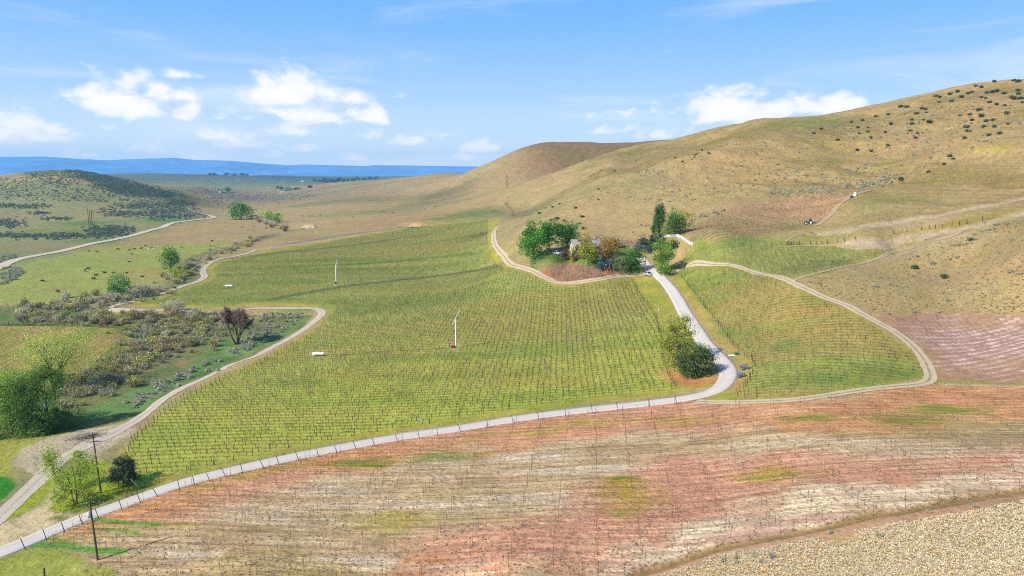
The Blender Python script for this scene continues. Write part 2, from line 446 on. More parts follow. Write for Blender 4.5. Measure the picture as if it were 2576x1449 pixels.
def mask_line(pts, r, soft=0.6, wob=0.6, close=False):
    """a band of half width r metres along a line given in photograph points"""
    q = P(pts, close=False, step=10)
    out = np.full(FX.shape, 1e9)
    lo = q.min(0) - r * 3 - 4; hi = q.max(0) + r * 3 + 4
    sel = np.nonzero((FX > lo[0]) & (FX < hi[0]) & (FY > lo[1]) & (FY < hi[1]))[0]
    if not len(sel): return np.zeros(FX.shape)
    x = FX[sel] + _WN1[sel] * wob * 2; y = FY[sel] + _WN2[sel] * wob * 2
    best = np.full(len(sel), 1e9)
    for a, b in zip(q[:-1], q[1:]):
        d = b - a; L = max(d @ d, 1e-9)
        t = np.clip(((x - a[0]) * d[0] + (y - a[1]) * d[1]) / L, 0, 1)
        best = np.minimum(best, np.hypot(x - a[0] - d[0] * t, y - a[1] - d[1] * t))
    out[sel] = best
    return 1 - sstep(r * (1 - soft), r * (1 + soft), out)

def mask_blob(u, v, ru, rv, soft=0.5, ang=0.0):
    """an irregular patch: centre and half sizes in photograph points"""
    ca, sa = math.cos(ang), math.sin(ang)
    pts = [(u + ru * math.cos(t) * ca - rv * math.sin(t) * sa, v + ru * math.cos(t) * sa + rv * math.sin(t) * ca) for t in np.linspace(0, 2 * math.pi, 18)[:-1]]
    w = P(pts, step=1e9)
    c = w.mean(0)
    size = math.sqrt(max(1.0, abs(np.linalg.det(np.cov((w - c).T))))) ** 0.5 * 1.4
    return mask_poly(None, soft=size * soft, wob=size * 0.35, world=w)

# ---- outlines (photograph points)
O_CREEK = [(-80, 768), (60, 762), (250, 768), (275, 782), (340, 790), (520, 797), (600, 792), (740, 786), (788, 790), (765, 815), (690, 862), (600, 903), (500, 948), (420, 988), (350, 1040), (230, 1068), (160, 1083), (0, 1098), (-80, 1105), (-80, 965), (200, 935), (318, 890), (340, 820), (150, 812), (-80, 814)]
O_MAIN = [(262, 1200), (290, 1165), (330, 1102), (400, 1042), (470, 992), (540, 957), (610, 926), (700, 880), (760, 847), (808, 817), (830, 788), (800, 771), (740, 770), (640, 770), (520, 776), (400, 772), (310, 770), (330, 758), (420, 736), (500, 712), (524, 697), (520, 676), (540, 657), (600, 646), (700, 624), (820, 606), (950, 583), (1060, 566), (1180, 556), (1236, 552), (1262, 548), (1240, 575), (1236, 600), (1242, 630), (1262, 660), (1290, 672), (1340, 692), (1400, 718), (1450, 716), (1560, 700), (1630, 694), (1660, 715), (1690, 760), (1720, 810), (1745, 870), (1790, 930), (1790, 975), (1700, 990), (1530, 1010), (1400, 1026), (1280, 1043), (1140, 1068), (1000, 1088), (860, 1113), (700, 1143), (560, 1176), (440, 1206), (340, 1240), (250, 1270), (240, 1230)]
O_VINES = [(300, 1172), (345, 1100), (412, 1042), (480, 994), (550, 960), (620, 932), (710, 886), (775, 850), (832, 800), (850, 770), (740, 762), (640, 762), (520, 768), (400, 766), (345, 764), (420, 745), (510, 718), (545, 700), (536, 680), (556, 662), (610, 650), (700, 632), (820, 612), (950, 589), (1060, 572), (1180, 560), (1228, 556), (1226, 600), (1232, 640), (1256, 672), (1300, 680), (1345, 700), (1395, 724), (1450, 724), (1560, 708), (1590, 704), (1612, 745), (1650, 800), (1664, 850), (1672, 920), (1700, 978), (1640, 985), (1530, 998), (1400, 1012), (1280, 1030), (1140, 1056), (1000, 1078), (860, 1102), (700, 1132), (560, 1165), (440, 1192), (340, 1195)]
O_RIGHT = [(1705, 690), (1762, 676), (1860, 682), (1930, 699), (1985, 717), (2080, 766), (2170, 808), (2240, 852), (2290, 892), (2320, 935), (2310, 952), (2240, 963), (2080, 985), (1950, 998), (1848, 1003), (1872, 975), (1898, 930), (1888, 905), (1850, 880), (1800, 810), (1760, 760), (1722, 708)]
O_MID = [(1722, 658), (1745, 635), (1800, 610), (1900, 600), (1965, 614), (2040, 623), (2120, 627), (2248, 635), (2180, 653), (2100, 680), (2020, 697), (1985, 703), (1930, 690), (1860, 668), (1790, 660)]
O_UPPER = [(1712, 592), (1760, 562), (1850, 527), (1950, 507), (2060, 490), (2146, 484), (2132, 497), (2103, 522), (2082, 545), (2058, 561), (1990, 583), (1900, 594), (1800, 604), (1748, 608)]
O_LEFT = [(-80, 818), (150, 814), (325, 821), (318, 850), (305, 880), (240, 912), (200, 925), (-80, 960)]
O_PINK = [(95, 1352), (160, 1325), (225, 1300), (312, 1272), (400, 1240), (487, 1214), (600, 1187), (769, 1150), (894, 1127), (1019, 1104), (1144, 1086), (1288, 1062), (1413, 1044), (1538, 1030), (1663, 1017), (1740, 1008), (1800, 1016), (1932, 1014), (2080, 1000), (2180, 986), (2257, 977), (2339, 966), (2480, 972), (2700, 975), (2700, 1205), (2576, 1233), (2457, 1253), (2382, 1265), (2282, 1281), (2182, 1298), (2082, 1320), (1932, 1350), (1788, 1382), (1688, 1414), (1600, 1439), (1560, 1475), (1400, 1560), (320, 1560), (290, 1440), (200, 1395)]
O_STRAW = [(1560, 1475), (1600, 1439), (1688, 1414), (1788, 1382), (1932, 1350), (2082, 1320), (2182, 1298), (2282, 1281), (2457, 1253), (2576, 1233), (2800, 1190), (2900, 1700), (1400, 1700)]
O_PINKR = [(2345, 958), (2310, 893), (2262, 838), (2215, 797), (2290, 792), (2400, 790), (2576, 800), (2700, 800), (2700, 966)]
O_BLOCK = [(1378, 690), (1398, 668), (1440, 666), (1508, 682), (1514, 698), (1440, 709), (1400, 708)]

# sink the creek bottom a little below the fields beside it
_wc = P(O_CREEK)
_mc = mask_poly(None, soft=4.5, wob=0.5, world=_wc, K=40)
TZ = (TZ.ravel() - _mc * (2.3 + 0.8 * fbm(FX, FY, 22, 3, 77))).reshape(TZ.shape)
# a worn ditch beside the straw slope
_ml = mask_line([(1540, 1465), (1600, 1439), (1688, 1414), (1788, 1382), (1932, 1350), (2082, 1320), (2182, 1298), (2282, 1281), (2382, 1265), (2457, 1253), (2576, 1233), (2700, 1210)], 0.75, 0.5, 0.25)
TZ = (TZ.ravel() - _ml * 0.4).reshape(TZ.shape)
FZ = TZ.ravel()

# ---- colours
def mixc(C, m, col):
    if isinstance(col, tuple): col = alb(*col)
    return C * (1 - m[:, None]) + col * m[:, None]

n_big = fbm(FX, FY, 120, 4, 101); n_mid = fbm(FX, FY, 28, 4, 102); n_sm = fbm(FX, FY, 7, 3, 103); n_xs = fbm(FX, FY, 2.2, 2, 104)
hillm = sstep(20, 34, FZ) * sstep(150, 260, FX + _FR * 0.15)
# dry valley floor
C = np.ones((len(FX), 3)) * alb(182, 160, 114)
C = mixc(C, sstep(-0.1, 0.5, n_big), (152, 146, 104))
C = mixc(C, sstep(0.0, 0.55, n_mid) * 0.5, (180, 150, 116))
# dry hills
hc = np.ones((len(FX), 3)) * alb(174, 149, 106)
hc = mixc(hc, sstep(-0.15, 0.45, n_big) * 0.7, (152, 137, 92))
hc = mixc(hc, sstep(0.0, 0.6, n_mid) * 0.55, (190, 160, 124))
hc = mixc(hc, sstep(0.1, 0.6, -n_mid) * 0.5, (144, 128, 86))
gul = GUL.ravel(); g2 = GUL2.ravel()
hc = mixc(hc, sstep(0.50, 0.92, gul) * 0.60, (138, 124, 80)); hc = mixc(hc, sstep(0.35, -0.15, gul) * 0.45, (192, 162, 116)); hc = mixc(hc, sstep(0.1, 0.5, g2) * 0.3, (150, 130, 78))
# each ridge has its own turf: the far hill is browner, the hollows behind the near knoll are olive, the knoll is golden
_e = sstep(-150, 0, FX)
hc = mixc(hc, sstep(1010, 1060, _FR + 25 * n_mid) * (1 - sstep(1900, 2300, _FR)) * _e * 0.85, (146, 114, 84))
hc = mixc(hc, sstep(1010, 1060, _FR) * sstep(-0.1, 0.4, n_big) * _e * (1 - sstep(1900, 2300, _FR)) * 0.5, (124, 116, 70))
_kn = (1 - sstep(0.28, 0.42, FX / _FR)) * sstep(-0.05, 0.02, FX / _FR)
hc = mixc(hc, sstep(545, 590, _FR + 12 * n_mid) * (1 - sstep(690, 790, _FR)) * _kn * 0.62, (136, 122, 72))
hc = mixc(hc, sstep(800, 900, _FR) * (1 - sstep(985, 1010, _FR)) * _e * 0.55, (184, 160, 108))
hc = mixc(hc, (1 - sstep(520, 548, _FR)) * sstep(430, 500, _FR) * _kn * 0.5, (192, 160, 110))
# faint terraces trodden along the slope
ter = np.sin(FZ * 4.2 + n_mid * 3 + n_sm * 1.2)
hc = hc * (1 + 0.09 * ter * sstep(30, 45, FZ))[:, None]
C = C * (1 - hillm[:, None]) + hc * hillm[:, None]

def blob(col, amt, *args, n=None, **kw):
    global C
    m = mask_blob(*args, **kw) * amt
    if n is not None: m = m * n
    C = mixc(C, m, col)
def poly(col, pts, amt=1.0, n=None, **kw):
    global C
    m = mask_poly(pts, **kw) * amt
    if n is not None: m = m * n
    C = mixc(C, m, col)
def line(col, pts, r, amt=1.0, **kw):
    global C
    C = mixc(C, mask_line(pts, r, **kw) * amt, col)
N0 = sstep(-0.35, 0.35, n_mid + 0.5 * n_sm)
N1 = sstep(-0.3, 0.4, n_sm + 0.4 * n_xs)
N2 = sstep(-0.2, 0.5, n_xs + 0.6 * n_sm)

# far plain and benches
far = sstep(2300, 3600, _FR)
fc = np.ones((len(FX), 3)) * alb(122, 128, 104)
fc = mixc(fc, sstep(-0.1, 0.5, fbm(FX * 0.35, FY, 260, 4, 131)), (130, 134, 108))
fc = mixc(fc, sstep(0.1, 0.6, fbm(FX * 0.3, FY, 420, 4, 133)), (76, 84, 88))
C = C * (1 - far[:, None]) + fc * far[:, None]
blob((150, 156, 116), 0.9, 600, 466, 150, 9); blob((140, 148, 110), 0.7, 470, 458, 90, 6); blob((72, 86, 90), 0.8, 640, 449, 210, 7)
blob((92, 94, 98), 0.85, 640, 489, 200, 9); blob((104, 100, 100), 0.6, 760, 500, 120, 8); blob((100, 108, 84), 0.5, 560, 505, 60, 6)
# left side: sage flats and the brushy hill
poly((142, 146, 100), [(-100, 450), (480, 470), (470, 520), (530, 545), (420, 575), (330, 598), (150, 640), (-100, 690)], 0.85, soft=6, wob=10)
poly((166, 156, 106), [(-100, 520), (300, 515), (420, 560), (200, 610), (-100, 640)], 0.55, n=N0, soft=10, wob=14)
poly((84, 98, 78), [(150, 421), (200, 421), (265, 438), (335, 457), (400, 476), (465, 492), (400, 496), (330, 494), (280, 478), (230, 455), (190, 436)], 0.75, soft=8, wob=16)
blob((92, 132, 66), 0.9, 215, 563, 60, 6); blob((96, 142, 84), 0.8, 420, 553, 60, 8); blob((104, 138, 72), 0.7, 250, 605, 60, 6)
blob((120, 136, 70), 0.7, 150, 585, 140, 8); blob((164, 142, 108), 0.6, 60, 545, 120, 8); blob((166, 144, 112), 0.6, 300, 535, 90, 6)
blob((168, 144, 110), 0.5, 100, 620, 110, 8)
# pasture
poly((162, 168, 96), [(-100, 700), (60, 660), (200, 632), (300, 612), (420, 618), (560, 608), (600, 625), (520, 650), (490, 690), (430, 712), (330, 730), (260, 752), (60, 760), (-100, 765)], 0.95, soft=5, wob=8)
blob((178, 150, 104), 0.7, 390, 690, 90, 18, n=N0); blob((174, 150, 104), 0.7, 180, 735, 130, 12, n=N0); blob((178, 152, 110), 0.5, 330, 645, 100, 10, n=N0)
blob((170, 148, 106), 0.5, 90, 688, 80, 8, n=N0); blob((182, 148, 108), 0.6, 330, 620, 60, 5); blob((140, 158, 100), 0.5, 200, 668, 120, 8, n=N0)
# dry valley beyond the pasture
blob((184, 146, 112), 0.8, 990, 562, 120, 12); blob((188, 142, 112), 0.7, 1060, 545, 90, 8); blob((180, 150, 116), 0.5, 780, 560, 120, 14, n=N0)
blob((156, 144, 92), 0.6, 720, 600, 80, 6); blob((166, 148, 118), 0.6, 640, 590, 120, 8); blob((150, 142, 84), 0.5, 1080, 536, 40, 5)
blob((106, 106, 70), 0.85, 1100, 496, 100, 9, ang=-0.35); blob((112, 112, 74), 0.7, 960, 502, 70, 8); blob((116, 116, 78), 0.6, 1130, 478, 60, 6, ang=-0.3)
blob((166, 146, 120), 0.5, 980, 470, 160, 8); blob((160, 130, 100), 0.4, 1200, 480, 90, 18, n=N0)
blob((108, 128, 62), 0.85, 1150, 545, 100, 8, ang=-0.12); blob((104, 126, 66), 0.7, 1220, 530, 50, 8); blob((100, 146, 76), 0.8, 1030, 575, 40, 5)
# bluish wild flowers or bare brush along the far vineyard edge
line((142, 132, 136), [(700, 618), (820, 598), (950, 580), (1010, 572)], 5, 0.8)
line((212, 186, 150), [(644, 629), (700, 620), (830, 603), (950, 583)], 1.5, 0.8)
# hill marks
blob((192, 166, 122), 0.6, 2400, 395, 150, 14, ang=-0.42, n=N1); blob((194, 178, 150), 0.7, 2380, 596, 190, 9, ang=-0.2, n=N1)
line((128, 116, 76), [(1300, 548), (1380, 508), (1450, 470), (1510, 436), (1590, 430), (1650, 408), (1710, 386), (1790, 358)], 16, 0.55, wob=3)
line((190, 160, 120), [(1300, 562), (1372, 528), (1448, 484), (1490, 462), (1530, 447), (1595, 446), (1645, 426), (1700, 406)], 7, 0.5, wob=2)
blob((156, 122, 88), 0.85, 1430, 385, 230, 20, n=N0); blob((152, 124, 94), 0.5, 1320, 420, 60, 30)
blob((112, 126, 66), 0.9, 2020, 312, 70, 13, ang=-0.18); blob((110, 118, 62), 0.45, 1930, 318, 120, 12, ang=-0.2)
blob((146, 138, 66), 0.6, 2180, 410, 150, 32, n=N1); blob((134, 140, 76), 0.5, 2130, 440, 60, 30, n=N1); blob((170, 160, 70), 0.6, 2100, 360, 120, 14, n=N2)
blob((166, 164, 66), 0.6, 2520, 372, 80, 14, n=N1); blob((150, 156, 64), 0.6, 2350, 450, 40, 16, n=N1); blob((128, 140, 66), 0.5, 2480, 330, 90, 14, n=N1)
blob((112, 112, 66), 0.6, 1600, 382, 90, 12, ang=-0.15); blob((150, 112, 84), 0.4, 1360, 400, 120, 22, n=N0)
blob((190, 168, 130), 0.5, 2330, 560, 190, 10, ang=-0.22); blob((182, 166, 138), 0.55, 2280, 575, 160, 9, ang=-0.2); blob((178, 160, 132), 0.5, 2300, 520, 140, 8, ang=-0.15)
blob((168, 150, 66), 0.75, 2430, 565, 180, 15, ang=-0.22); blob((164, 148, 72), 0.6, 2180, 604, 120, 7, ang=-0.1); blob((142, 150, 72), 0.7, 2060, 597, 70, 12, ang=-0.15)
blob((132, 142, 76), 0.7, 2200, 512, 60, 12, ang=-0.3, n=N0); blob((146, 146, 84), 0.5, 2280, 505, 120, 18, n=N0); blob((132, 128, 76), 0.6, 2180, 575, 80, 7, ang=-0.2)
blob((182, 166, 142), 0.7, 2330, 618, 200, 10, ang=-0.18); blob((196, 172, 132), 0.6, 2150, 668, 120, 5, ang=-0.22)
blob((168, 136, 96), 0.5, 2400, 640, 180, 24, n=N1); blob((140, 136, 92), 0.5, 2320, 762, 110, 12, n=N1); blob((190, 160, 118), 0.4, 2450, 700, 140, 40, n=N1)
blob((180, 158, 116), 0.5, 1500, 520, 200, 40, n=N0); blob((186, 160, 120), 0.5, 1850, 520, 180, 14, ang=-0.2, n=N0)
line((128, 118, 82), [(1270, 510), (1290, 530), (1295, 545)], 1.5, 0.7)

line((204, 184, 158), [(2075, 588), (2200, 566), (2330, 547), (2450, 525), (2620, 490)], 3.0, 0.6, wob=1.6)
line((206, 184, 160), [(2130, 617), (2260, 606), (2400, 580), (2500, 556), (2640, 522)], 3.4, 0.65, wob=1.6)
line((198, 176, 140), [(2010, 702), (2100, 677), (2200, 653), (2300, 630), (2420, 596)], 2.2, 0.7, wob=0.8)
poly((164, 150, 112), [(2010, 705), (2130, 672), (2300, 628), (2450, 580), (2640, 520), (2640, 790), (2400, 788), (2230, 792), (2120, 755)], 0.6, n=N1, soft=3, wob=3)
blob((128, 148, 82), 0.7, 1930, 600, 110, 7, ang=-0.05, n=N0)
poly((112, 122, 84), [(40, 430), (110, 424), (200, 424), (262, 440), (215, 450), (150, 446), (70, 446)], 0.75, soft=8, wob=10)
# ---- worked ground
ROWS = {}
def rows(name, a, b, spacing):
    """direction of the rows from two photograph points; returns signed row number of every ground point"""
    p, q = at(*a), at(*b)
    d = Vector((q.x - p.x, q.y - p.y)).normalized()
    nrm = Vector((-d.y, d.x))
    ROWS[name] = (p, d, nrm, spacing)
    return ((FX - p.x) * nrm.x + (FY - p.y) * nrm.y) / spacing

# main vineyard
mmain = mask_poly(O_MAIN, soft=0.5, wob=0.5)
mvine = mask_poly(O_VINES, soft=0.8, wob=0.5)
rmain = rows('main', (1010, 1095 - 27), (1290, 1095 - 27 - 17), 2.15)
g = np.ones((len(FX), 3)) * alb(170, 162, 90)                     # mown verge
g = mixc(g, sstep(0.0, 0.5, n_sm) * 0.6, (190, 172, 84)); g = mixc(g, sstep(0.1, 0.5, -n_sm) * 0.5, (150, 166, 66))
C = C * (1 - mmain[:, None]) + g * mmain[:, None]
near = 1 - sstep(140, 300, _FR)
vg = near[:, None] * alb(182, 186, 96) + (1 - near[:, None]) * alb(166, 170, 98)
# uneven growth: streaks that run with the rows
_p, _d, _nn, _s = ROWS['main']
al = FX * _d.x + FY * _d.y; ac = FX * _nn.x + FY * _nn.y
st1 = fbm(al / 5.0, ac, 10, 3, 211); st2 = fbm(al / 3.5, ac, 26, 3, 212)
vg = mixc(vg, sstep(0.0, 0.5, st1) * 0.55, (184, 178, 100)); vg = mixc(vg, sstep(0.05, 0.5, -st1) * 0.45, (142, 160, 80))
vg = mixc(vg, sstep(0.05, 0.5, st2) * 0.55 * (1 - near * 0.5), (182, 164, 98)); vg = mixc(vg, sstep(0.1, 0.5, -st2) * 0.5, (132, 150, 78))
vg = mixc(vg, sstep(0.25, 0.5, np.abs(np.mod(rmain + 0.5, 1) - 0.5)) * 0.0, (150, 120, 80))
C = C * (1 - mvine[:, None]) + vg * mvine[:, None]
VST = np.zeros(len(FX)); RC = np.zeros(len(FX))
VST = np.maximum(VST, mvine * 0.9); RC = np.where(mvine > 0.5, rmain, RC)
line((104, 116, 92), [(690, 752), (760, 738), (880, 718), (1000, 705), (1120, 692), (1200, 680), (1258, 668)], 3.2, 0.75)
line((112, 118, 74), [(540, 655), (650, 642), (760, 630), (880, 618), (960, 606), (1080, 590)], 4, 0.6)
line((96, 134, 66), [(690, 672), (900, 664), (1060, 652), (1200, 636)], 5, 0.6)
line((92, 128, 62), [(850, 894), (950, 886), (1060, 880), (1130, 877)], 1.2, 0.4)
blob((170, 148, 84), 0.5, 1180, 585, 80, 10, n=N1); blob((164, 146, 88), 0.5, 700, 665, 60, 12, n=N1); blob((96, 128, 66), 0.5, 1340, 890, 120, 10, n=N1)
blob((150, 140, 84), 0.5, 1440, 850, 140, 24, n=N1); blob((92, 124, 66), 0.6, 1370, 870, 50, 7, n=N1); blob((98, 128, 66), 0.6, 760, 960, 120, 14, n=N1); blob((112, 130, 72), 0.5, 1030, 985, 60, 10, n=N1)
blob((160, 140, 84), 0.5, 1000, 985, 90, 12, n=N1)
blob((206, 150, 104), 0.9, 1725, 945, 70, 9, ang=0.1); blob((194, 126, 92), 0.9, 1755, 958, 50, 10, ang=0.15); blob((200, 176, 138), 0.8, 1770, 985, 45, 7, n=N1)
# right block
mr = mask_poly(O_RIGHT, soft=0.8, wob=0.5)
poly((168, 162, 84), [(1690, 690), (1762, 668), (1860, 676), (1930, 692), (2080, 755), (2170, 797), (2245, 845), (2300, 890), (2335, 940), (2240, 972), (2080, 992), (1950, 1003), (1760, 1010), (1850, 975), (1862, 930), (1830, 890), (1790, 840), (1740, 770), (1700, 720)], 1.0, soft=0.6, wob=0.6)
line((186, 158, 104), [(1722, 740), (1770, 800), (1820, 860), (1868, 905), (1876, 945), (1850, 985)], 1.6, 0.75)
rr_ = rows('right', (1800, 845), (2050, 806), 2.15)
vr = np.ones((len(FX), 3)) * alb(162, 168, 94)
_p, _d, _nn, _s = ROWS['right']
al = FX * _d.x + FY * _d.y; ac = FX * _nn.x + FY * _nn.y
st1 = fbm(al / 4.0, ac, 9, 3, 311); st2 = fbm(al / 3.0, ac, 24, 3, 312)
vr = mixc(vr, sstep(0.0, 0.45, st2) * 0.65, (178, 152, 100)); vr = mixc(vr, sstep(0.0, 0.45, -st2) * 0.75, (112, 140, 70)); vr = mixc(vr, sstep(0, 0.5, st1) * 0.4, (182, 160, 100))
C = C * (1 - mr[:, None]) + vr * mr[:, None]
VST = np.maximum(VST, mr * 0.9); RC = np.where(mr > 0.5, rr_, RC)
blob((96, 138, 72), 0.7, 1960, 865, 120, 16, n=N1); blob((100, 140, 70), 0.7, 1850, 835, 60, 14, n=N1); blob((96, 140, 70), 0.6, 2080, 960, 120, 14, n=N1); blob((190, 150, 112), 0.6, 2000, 735, 60, 9, n=N1)
blob((182, 148, 96), 0.6, 2060, 780, 90, 12, n=N1); blob((160, 152, 80), 0.5, 1800, 720, 80, 12, n=N1)
# middle block and upper vineyard
poly((150, 156, 80), [(1700, 690), (1722, 650), (1745, 612), (1800, 600), (1900, 594), (1970, 605), (2040, 619), (2124, 622), (2262, 632), (2180, 656), (2100, 684), (1995, 706), (1930, 694), (1860, 676), (1790, 667)], 1.0, soft=1, wob=1)
mm = mask_poly(O_MID, soft=0.8, wob=0.6)
rm = rows('mid', (1800, 650), (2000, 640), 2.3)
vm = np.ones((len(FX), 3)) * alb(160, 162, 96)
vm = mixc(vm, sstep(-0.1, 0.4, n_mid) * 0.7, (144, 158, 92)); vm = mixc(vm, sstep(0.0, 0.5, n_sm) * 0.5, (160, 146, 96))
C = C * (1 - mm[:, None]) + vm * mm[:, None]
VST = np.maximum(VST, mm * 0.7); RC = np.where(mm > 0.5, rm, RC)
blob((186, 146, 112), 0.5, 1740, 655, 40, 10, n=N1); blob((200, 168, 124), 0.7, 1715, 640, 16, 12); blob((104, 148, 78), 0.7, 1850, 612, 70, 6, n=N1)
mu = mask_poly(O_UPPER, soft=0.8, wob=0.6)
ru = rows('upper', (1850, 570), (2050, 548), 3.4)
vu = np.ones((len(FX), 3)) * alb(184, 156, 120)
vu = mixc(vu, sstep(-0.2, 0.4, n_mid) * 0.5, (196, 156, 116)); vu = mixc(vu, sstep(0.1, 0.5, -n_mid) * 0.4, (176, 160, 108))
C = C * (1 - mu[:, None]) + vu * mu[:, None]
VST = np.maximum(VST, mu * 1.3); RC = np.where(mu > 0.5, ru, RC)
blob((132, 148, 80), 0.85, 1870, 583, 140, 16, ang=-0.1, n=N0); blob((110, 138, 72), 0.7, 1935, 567, 40, 12, n=N0); blob((140, 146, 84), 0.6, 2010, 572, 60, 7)
# strip between, the pad of the white fence
blob((112, 140, 66), 0.8, 1755, 602, 26, 8); blob((196, 160, 112), 0.7, 1718, 628, 16, 14)
# left field with its slanting rows
ml_ = mask_poly(O_LEFT, soft=0.6, wob=0.4)
poly((176, 168, 92), [(-80, 812), (150, 808), (332, 815), (326, 850), (312, 884), (240, 920), (200, 932), (-80, 966)], 1.0, soft=0.5, wob=0.5)
rl = rows('left', (200, 906), (300, 846), 2.6)
vl = np.ones((len(FX), 3)) * alb(166, 160, 92)
_p, _d, _nn, _s = ROWS['left']
al = FX * _d.x + FY * _d.y; ac = FX * _nn.x + FY * _nn.y
st1 = fbm(al / 6, ac, 5, 3, 411)
vl = mixc(vl, sstep(-0.1, 0.3, st1) * 0.7, (180, 156, 104)); vl = mixc(vl, sstep(0.0, 0.4, -st1) * 0.7, (138, 152, 78))
C = C * (1 - ml_[:, None]) + vl * ml_[:, None]
VST = np.maximum(VST, ml_); RC = np.where(ml_ > 0.5, rl, RC)
# creek bottom
mcz = mask_poly(None, soft=1.0, wob=1.0, world=_wc)
cc_ = np.ones((len(FX), 3)) * alb(122, 128, 84)
cc_ = mixc(cc_, sstep(-0.05, 0.4, n_mid) * 0.7, (150, 134, 100)); cc_ = mixc(cc_, sstep(0.05, 0.4, -n_sm) * 0.6, (96, 132, 72))
C = C * (1 - mcz[:, None]) + cc_ * mcz[:, None]
poly((114, 148, 88), [(150, 1082), (230, 1020), (320, 985), (420, 955), (470, 930), (505, 885), (560, 860), (600, 870), (690, 840), (785, 792), (690, 862), (600, 903), (500, 948), (420, 988), (350, 1040), (230, 1068)], 0.85, n=sstep(-0.5, 0.2, n_sm + 0.5 * n_mid), soft=1.5, wob=2)
blob((88, 146, 74), 0.7, 570, 862, 60, 12, n=N0); blob((78, 146, 70), 0.8, 730, 785, 70, 5); blob((86, 140, 66), 0.7, 420, 1000, 80, 16, ang=-0.5, n=N0); blob((140, 130, 112), 0.7, 380, 1000, 60, 12, n=N1)
blob((120, 136, 96), 0.7, 640, 850, 60, 14, n=N1); blob((196, 156, 116), 0.8, 455, 915, 26, 4, ang=-0.3); blob((206, 164, 122), 0.9, 532, 802, 16, 9); blob((176, 142, 108), 0.7, 400, 818, 90, 6, n=N1)
poly((100, 130, 76), [(-80, 766), (60, 760), (250, 766), (300, 790), (200, 806), (-80, 812)], 0.6, n=N0, soft=2, wob=2)
# brushy strip upstream
line((128, 120, 92), [(270, 770), (340, 745), (430, 725), (480, 690), (450, 665), (520, 640), (620, 612), (690, 590)], 7, 0.7, wob=2)
line((96, 134, 72), [(300, 760), (360, 740), (440, 722), (490, 700)], 3, 0.6, wob=1)
blob((206, 176, 136), 0.9, 775, 566, 20, 8); blob((222, 180, 130), 0.9, 1050, 562, 22, 6); blob((76, 148, 74), 0.9, 1050, 571, 20, 3.5)
blob((64, 62, 48), 0.7, 655, 597, 22, 2.2); blob((70, 64, 52), 0.7, 640, 606, 14, 2)
# grass by the paved road, lower left
poly((164, 164, 88), [(-60, 1300), (0, 1240), (40, 1180), (90, 1130), (180, 1090), (140, 1080), (0, 1105), (-80, 1115), (-120, 1320)], 1.0, soft=1, wob=1)
poly((150, 164, 66), [(100, 1275), (130, 1230), (150, 1190), (230, 1150), (262, 1160), (300, 1185), (340, 1225), (260, 1262), (200, 1290)], 1.0, soft=0.7, wob=0.8)
poly((160, 166, 70), [(0, 1312), (60, 1256), (110, 1212), (140, 1188), (130, 1225), (100, 1262), (40, 1296)], 1.0, soft=0.5, wob=0.6)
poly((70, 132, 56), [(-60, 1240), (-10, 1195), (28, 1205), (36, 1225), (14, 1250), (-30, 1275)], 1.0, soft=0.5, wob=0.4)
poly((158, 162, 84), [(-60, 1420), (60, 1378), (130, 1372), (220, 1400), (270, 1425), (310, 1500), (-80, 1500)], 0.9, soft=0.8, wob=1.2); blob((188, 182, 112), 0.6, 150, 1430, 90, 14, n=N2)
blob((84, 138, 60), 0.6, 300, 1448, 50, 6, n=N2)
# trampled yard
poly((198, 180, 152), [(22, 1165), (60, 1130), (130, 1100), (200, 1083), (325, 1062), (335, 1090), (290, 1112), (255, 1145), (240, 1170), (200, 1150), (130, 1180), (120, 1200), (100, 1210), (70, 1190)], 0.95, soft=0.7, wob=0.8)
blob((150, 148, 140), 0.8, 75, 1165, 45, 14, n=N2); blob((180, 158, 132), 0.6, 190, 1110, 70, 10, n=N1)
poly((208, 188, 152), [(-60, 1400), (-40, 1330), (40, 1302), (110, 1268), (140, 1235), (160, 1222), (152, 1250), (130, 1282), (200, 1293), (225, 1288), (130, 1330), (40, 1375)], 0.95, soft=0.7, wob=0.8, n=sstep(-0.9, -0.2, n_sm + n_xs))
blob((170, 164, 96), 0.6, 75, 1345, 50, 6, n=N2); blob((200, 166, 124), 0.7, 205, 1250, 25, 12, n=N1); blob((196, 148, 104), 0.6, 290, 1185, 28, 8); blob((196, 140, 90), 0.7, 225, 1065, 70, 4, n=N1)
# house terrace
poly((108, 140, 66), [(1330, 655), (1372, 632), (1440, 628), (1560, 618), (1625, 628), (1640, 660), (1600, 690), (1520, 682), (1440, 668), (1390, 672), (1340, 680)], 0.9, soft=1.5, wob=1.5, n=sstep(-0.6, 0.1, n_sm))
blob((118, 128, 84), 0.8, 1350, 668, 40, 14, n=N1); blob((80, 132, 60), 0.8, 1600, 632, 40, 6); blob((132, 140, 80), 0.7, 1640, 648, 30, 14)
poly((196, 128, 96), [(1360, 695), (1385, 668), (1440, 662), (1515, 680), (1600, 688), (1612, 692), (1520, 704), (1410, 714)], 0.9, soft=0.8, wob=0.8)
blob((190, 160, 118), 0.5, 1440, 618, 50, 5); blob((186, 156, 112), 0.6, 1560, 604, 60, 8); blob((196, 152, 116), 0.7, 1630, 678, 14, 6)
poly((176, 138, 110), O_BLOCK, 0.8, soft=0.5, wob=0.4)
poly((186, 166, 90), [(1600, 704), (1640, 700), (1672, 735), (1700, 790), (1690, 830), (1660, 800), (1630, 750)], 0.6, soft=0.8, wob=0.8, n=N0)
blob((182, 160, 122), 0.8, 1270, 585, 20, 22, n=N1); blob((196, 180, 76), 0.7, 1258, 640, 12, 25)
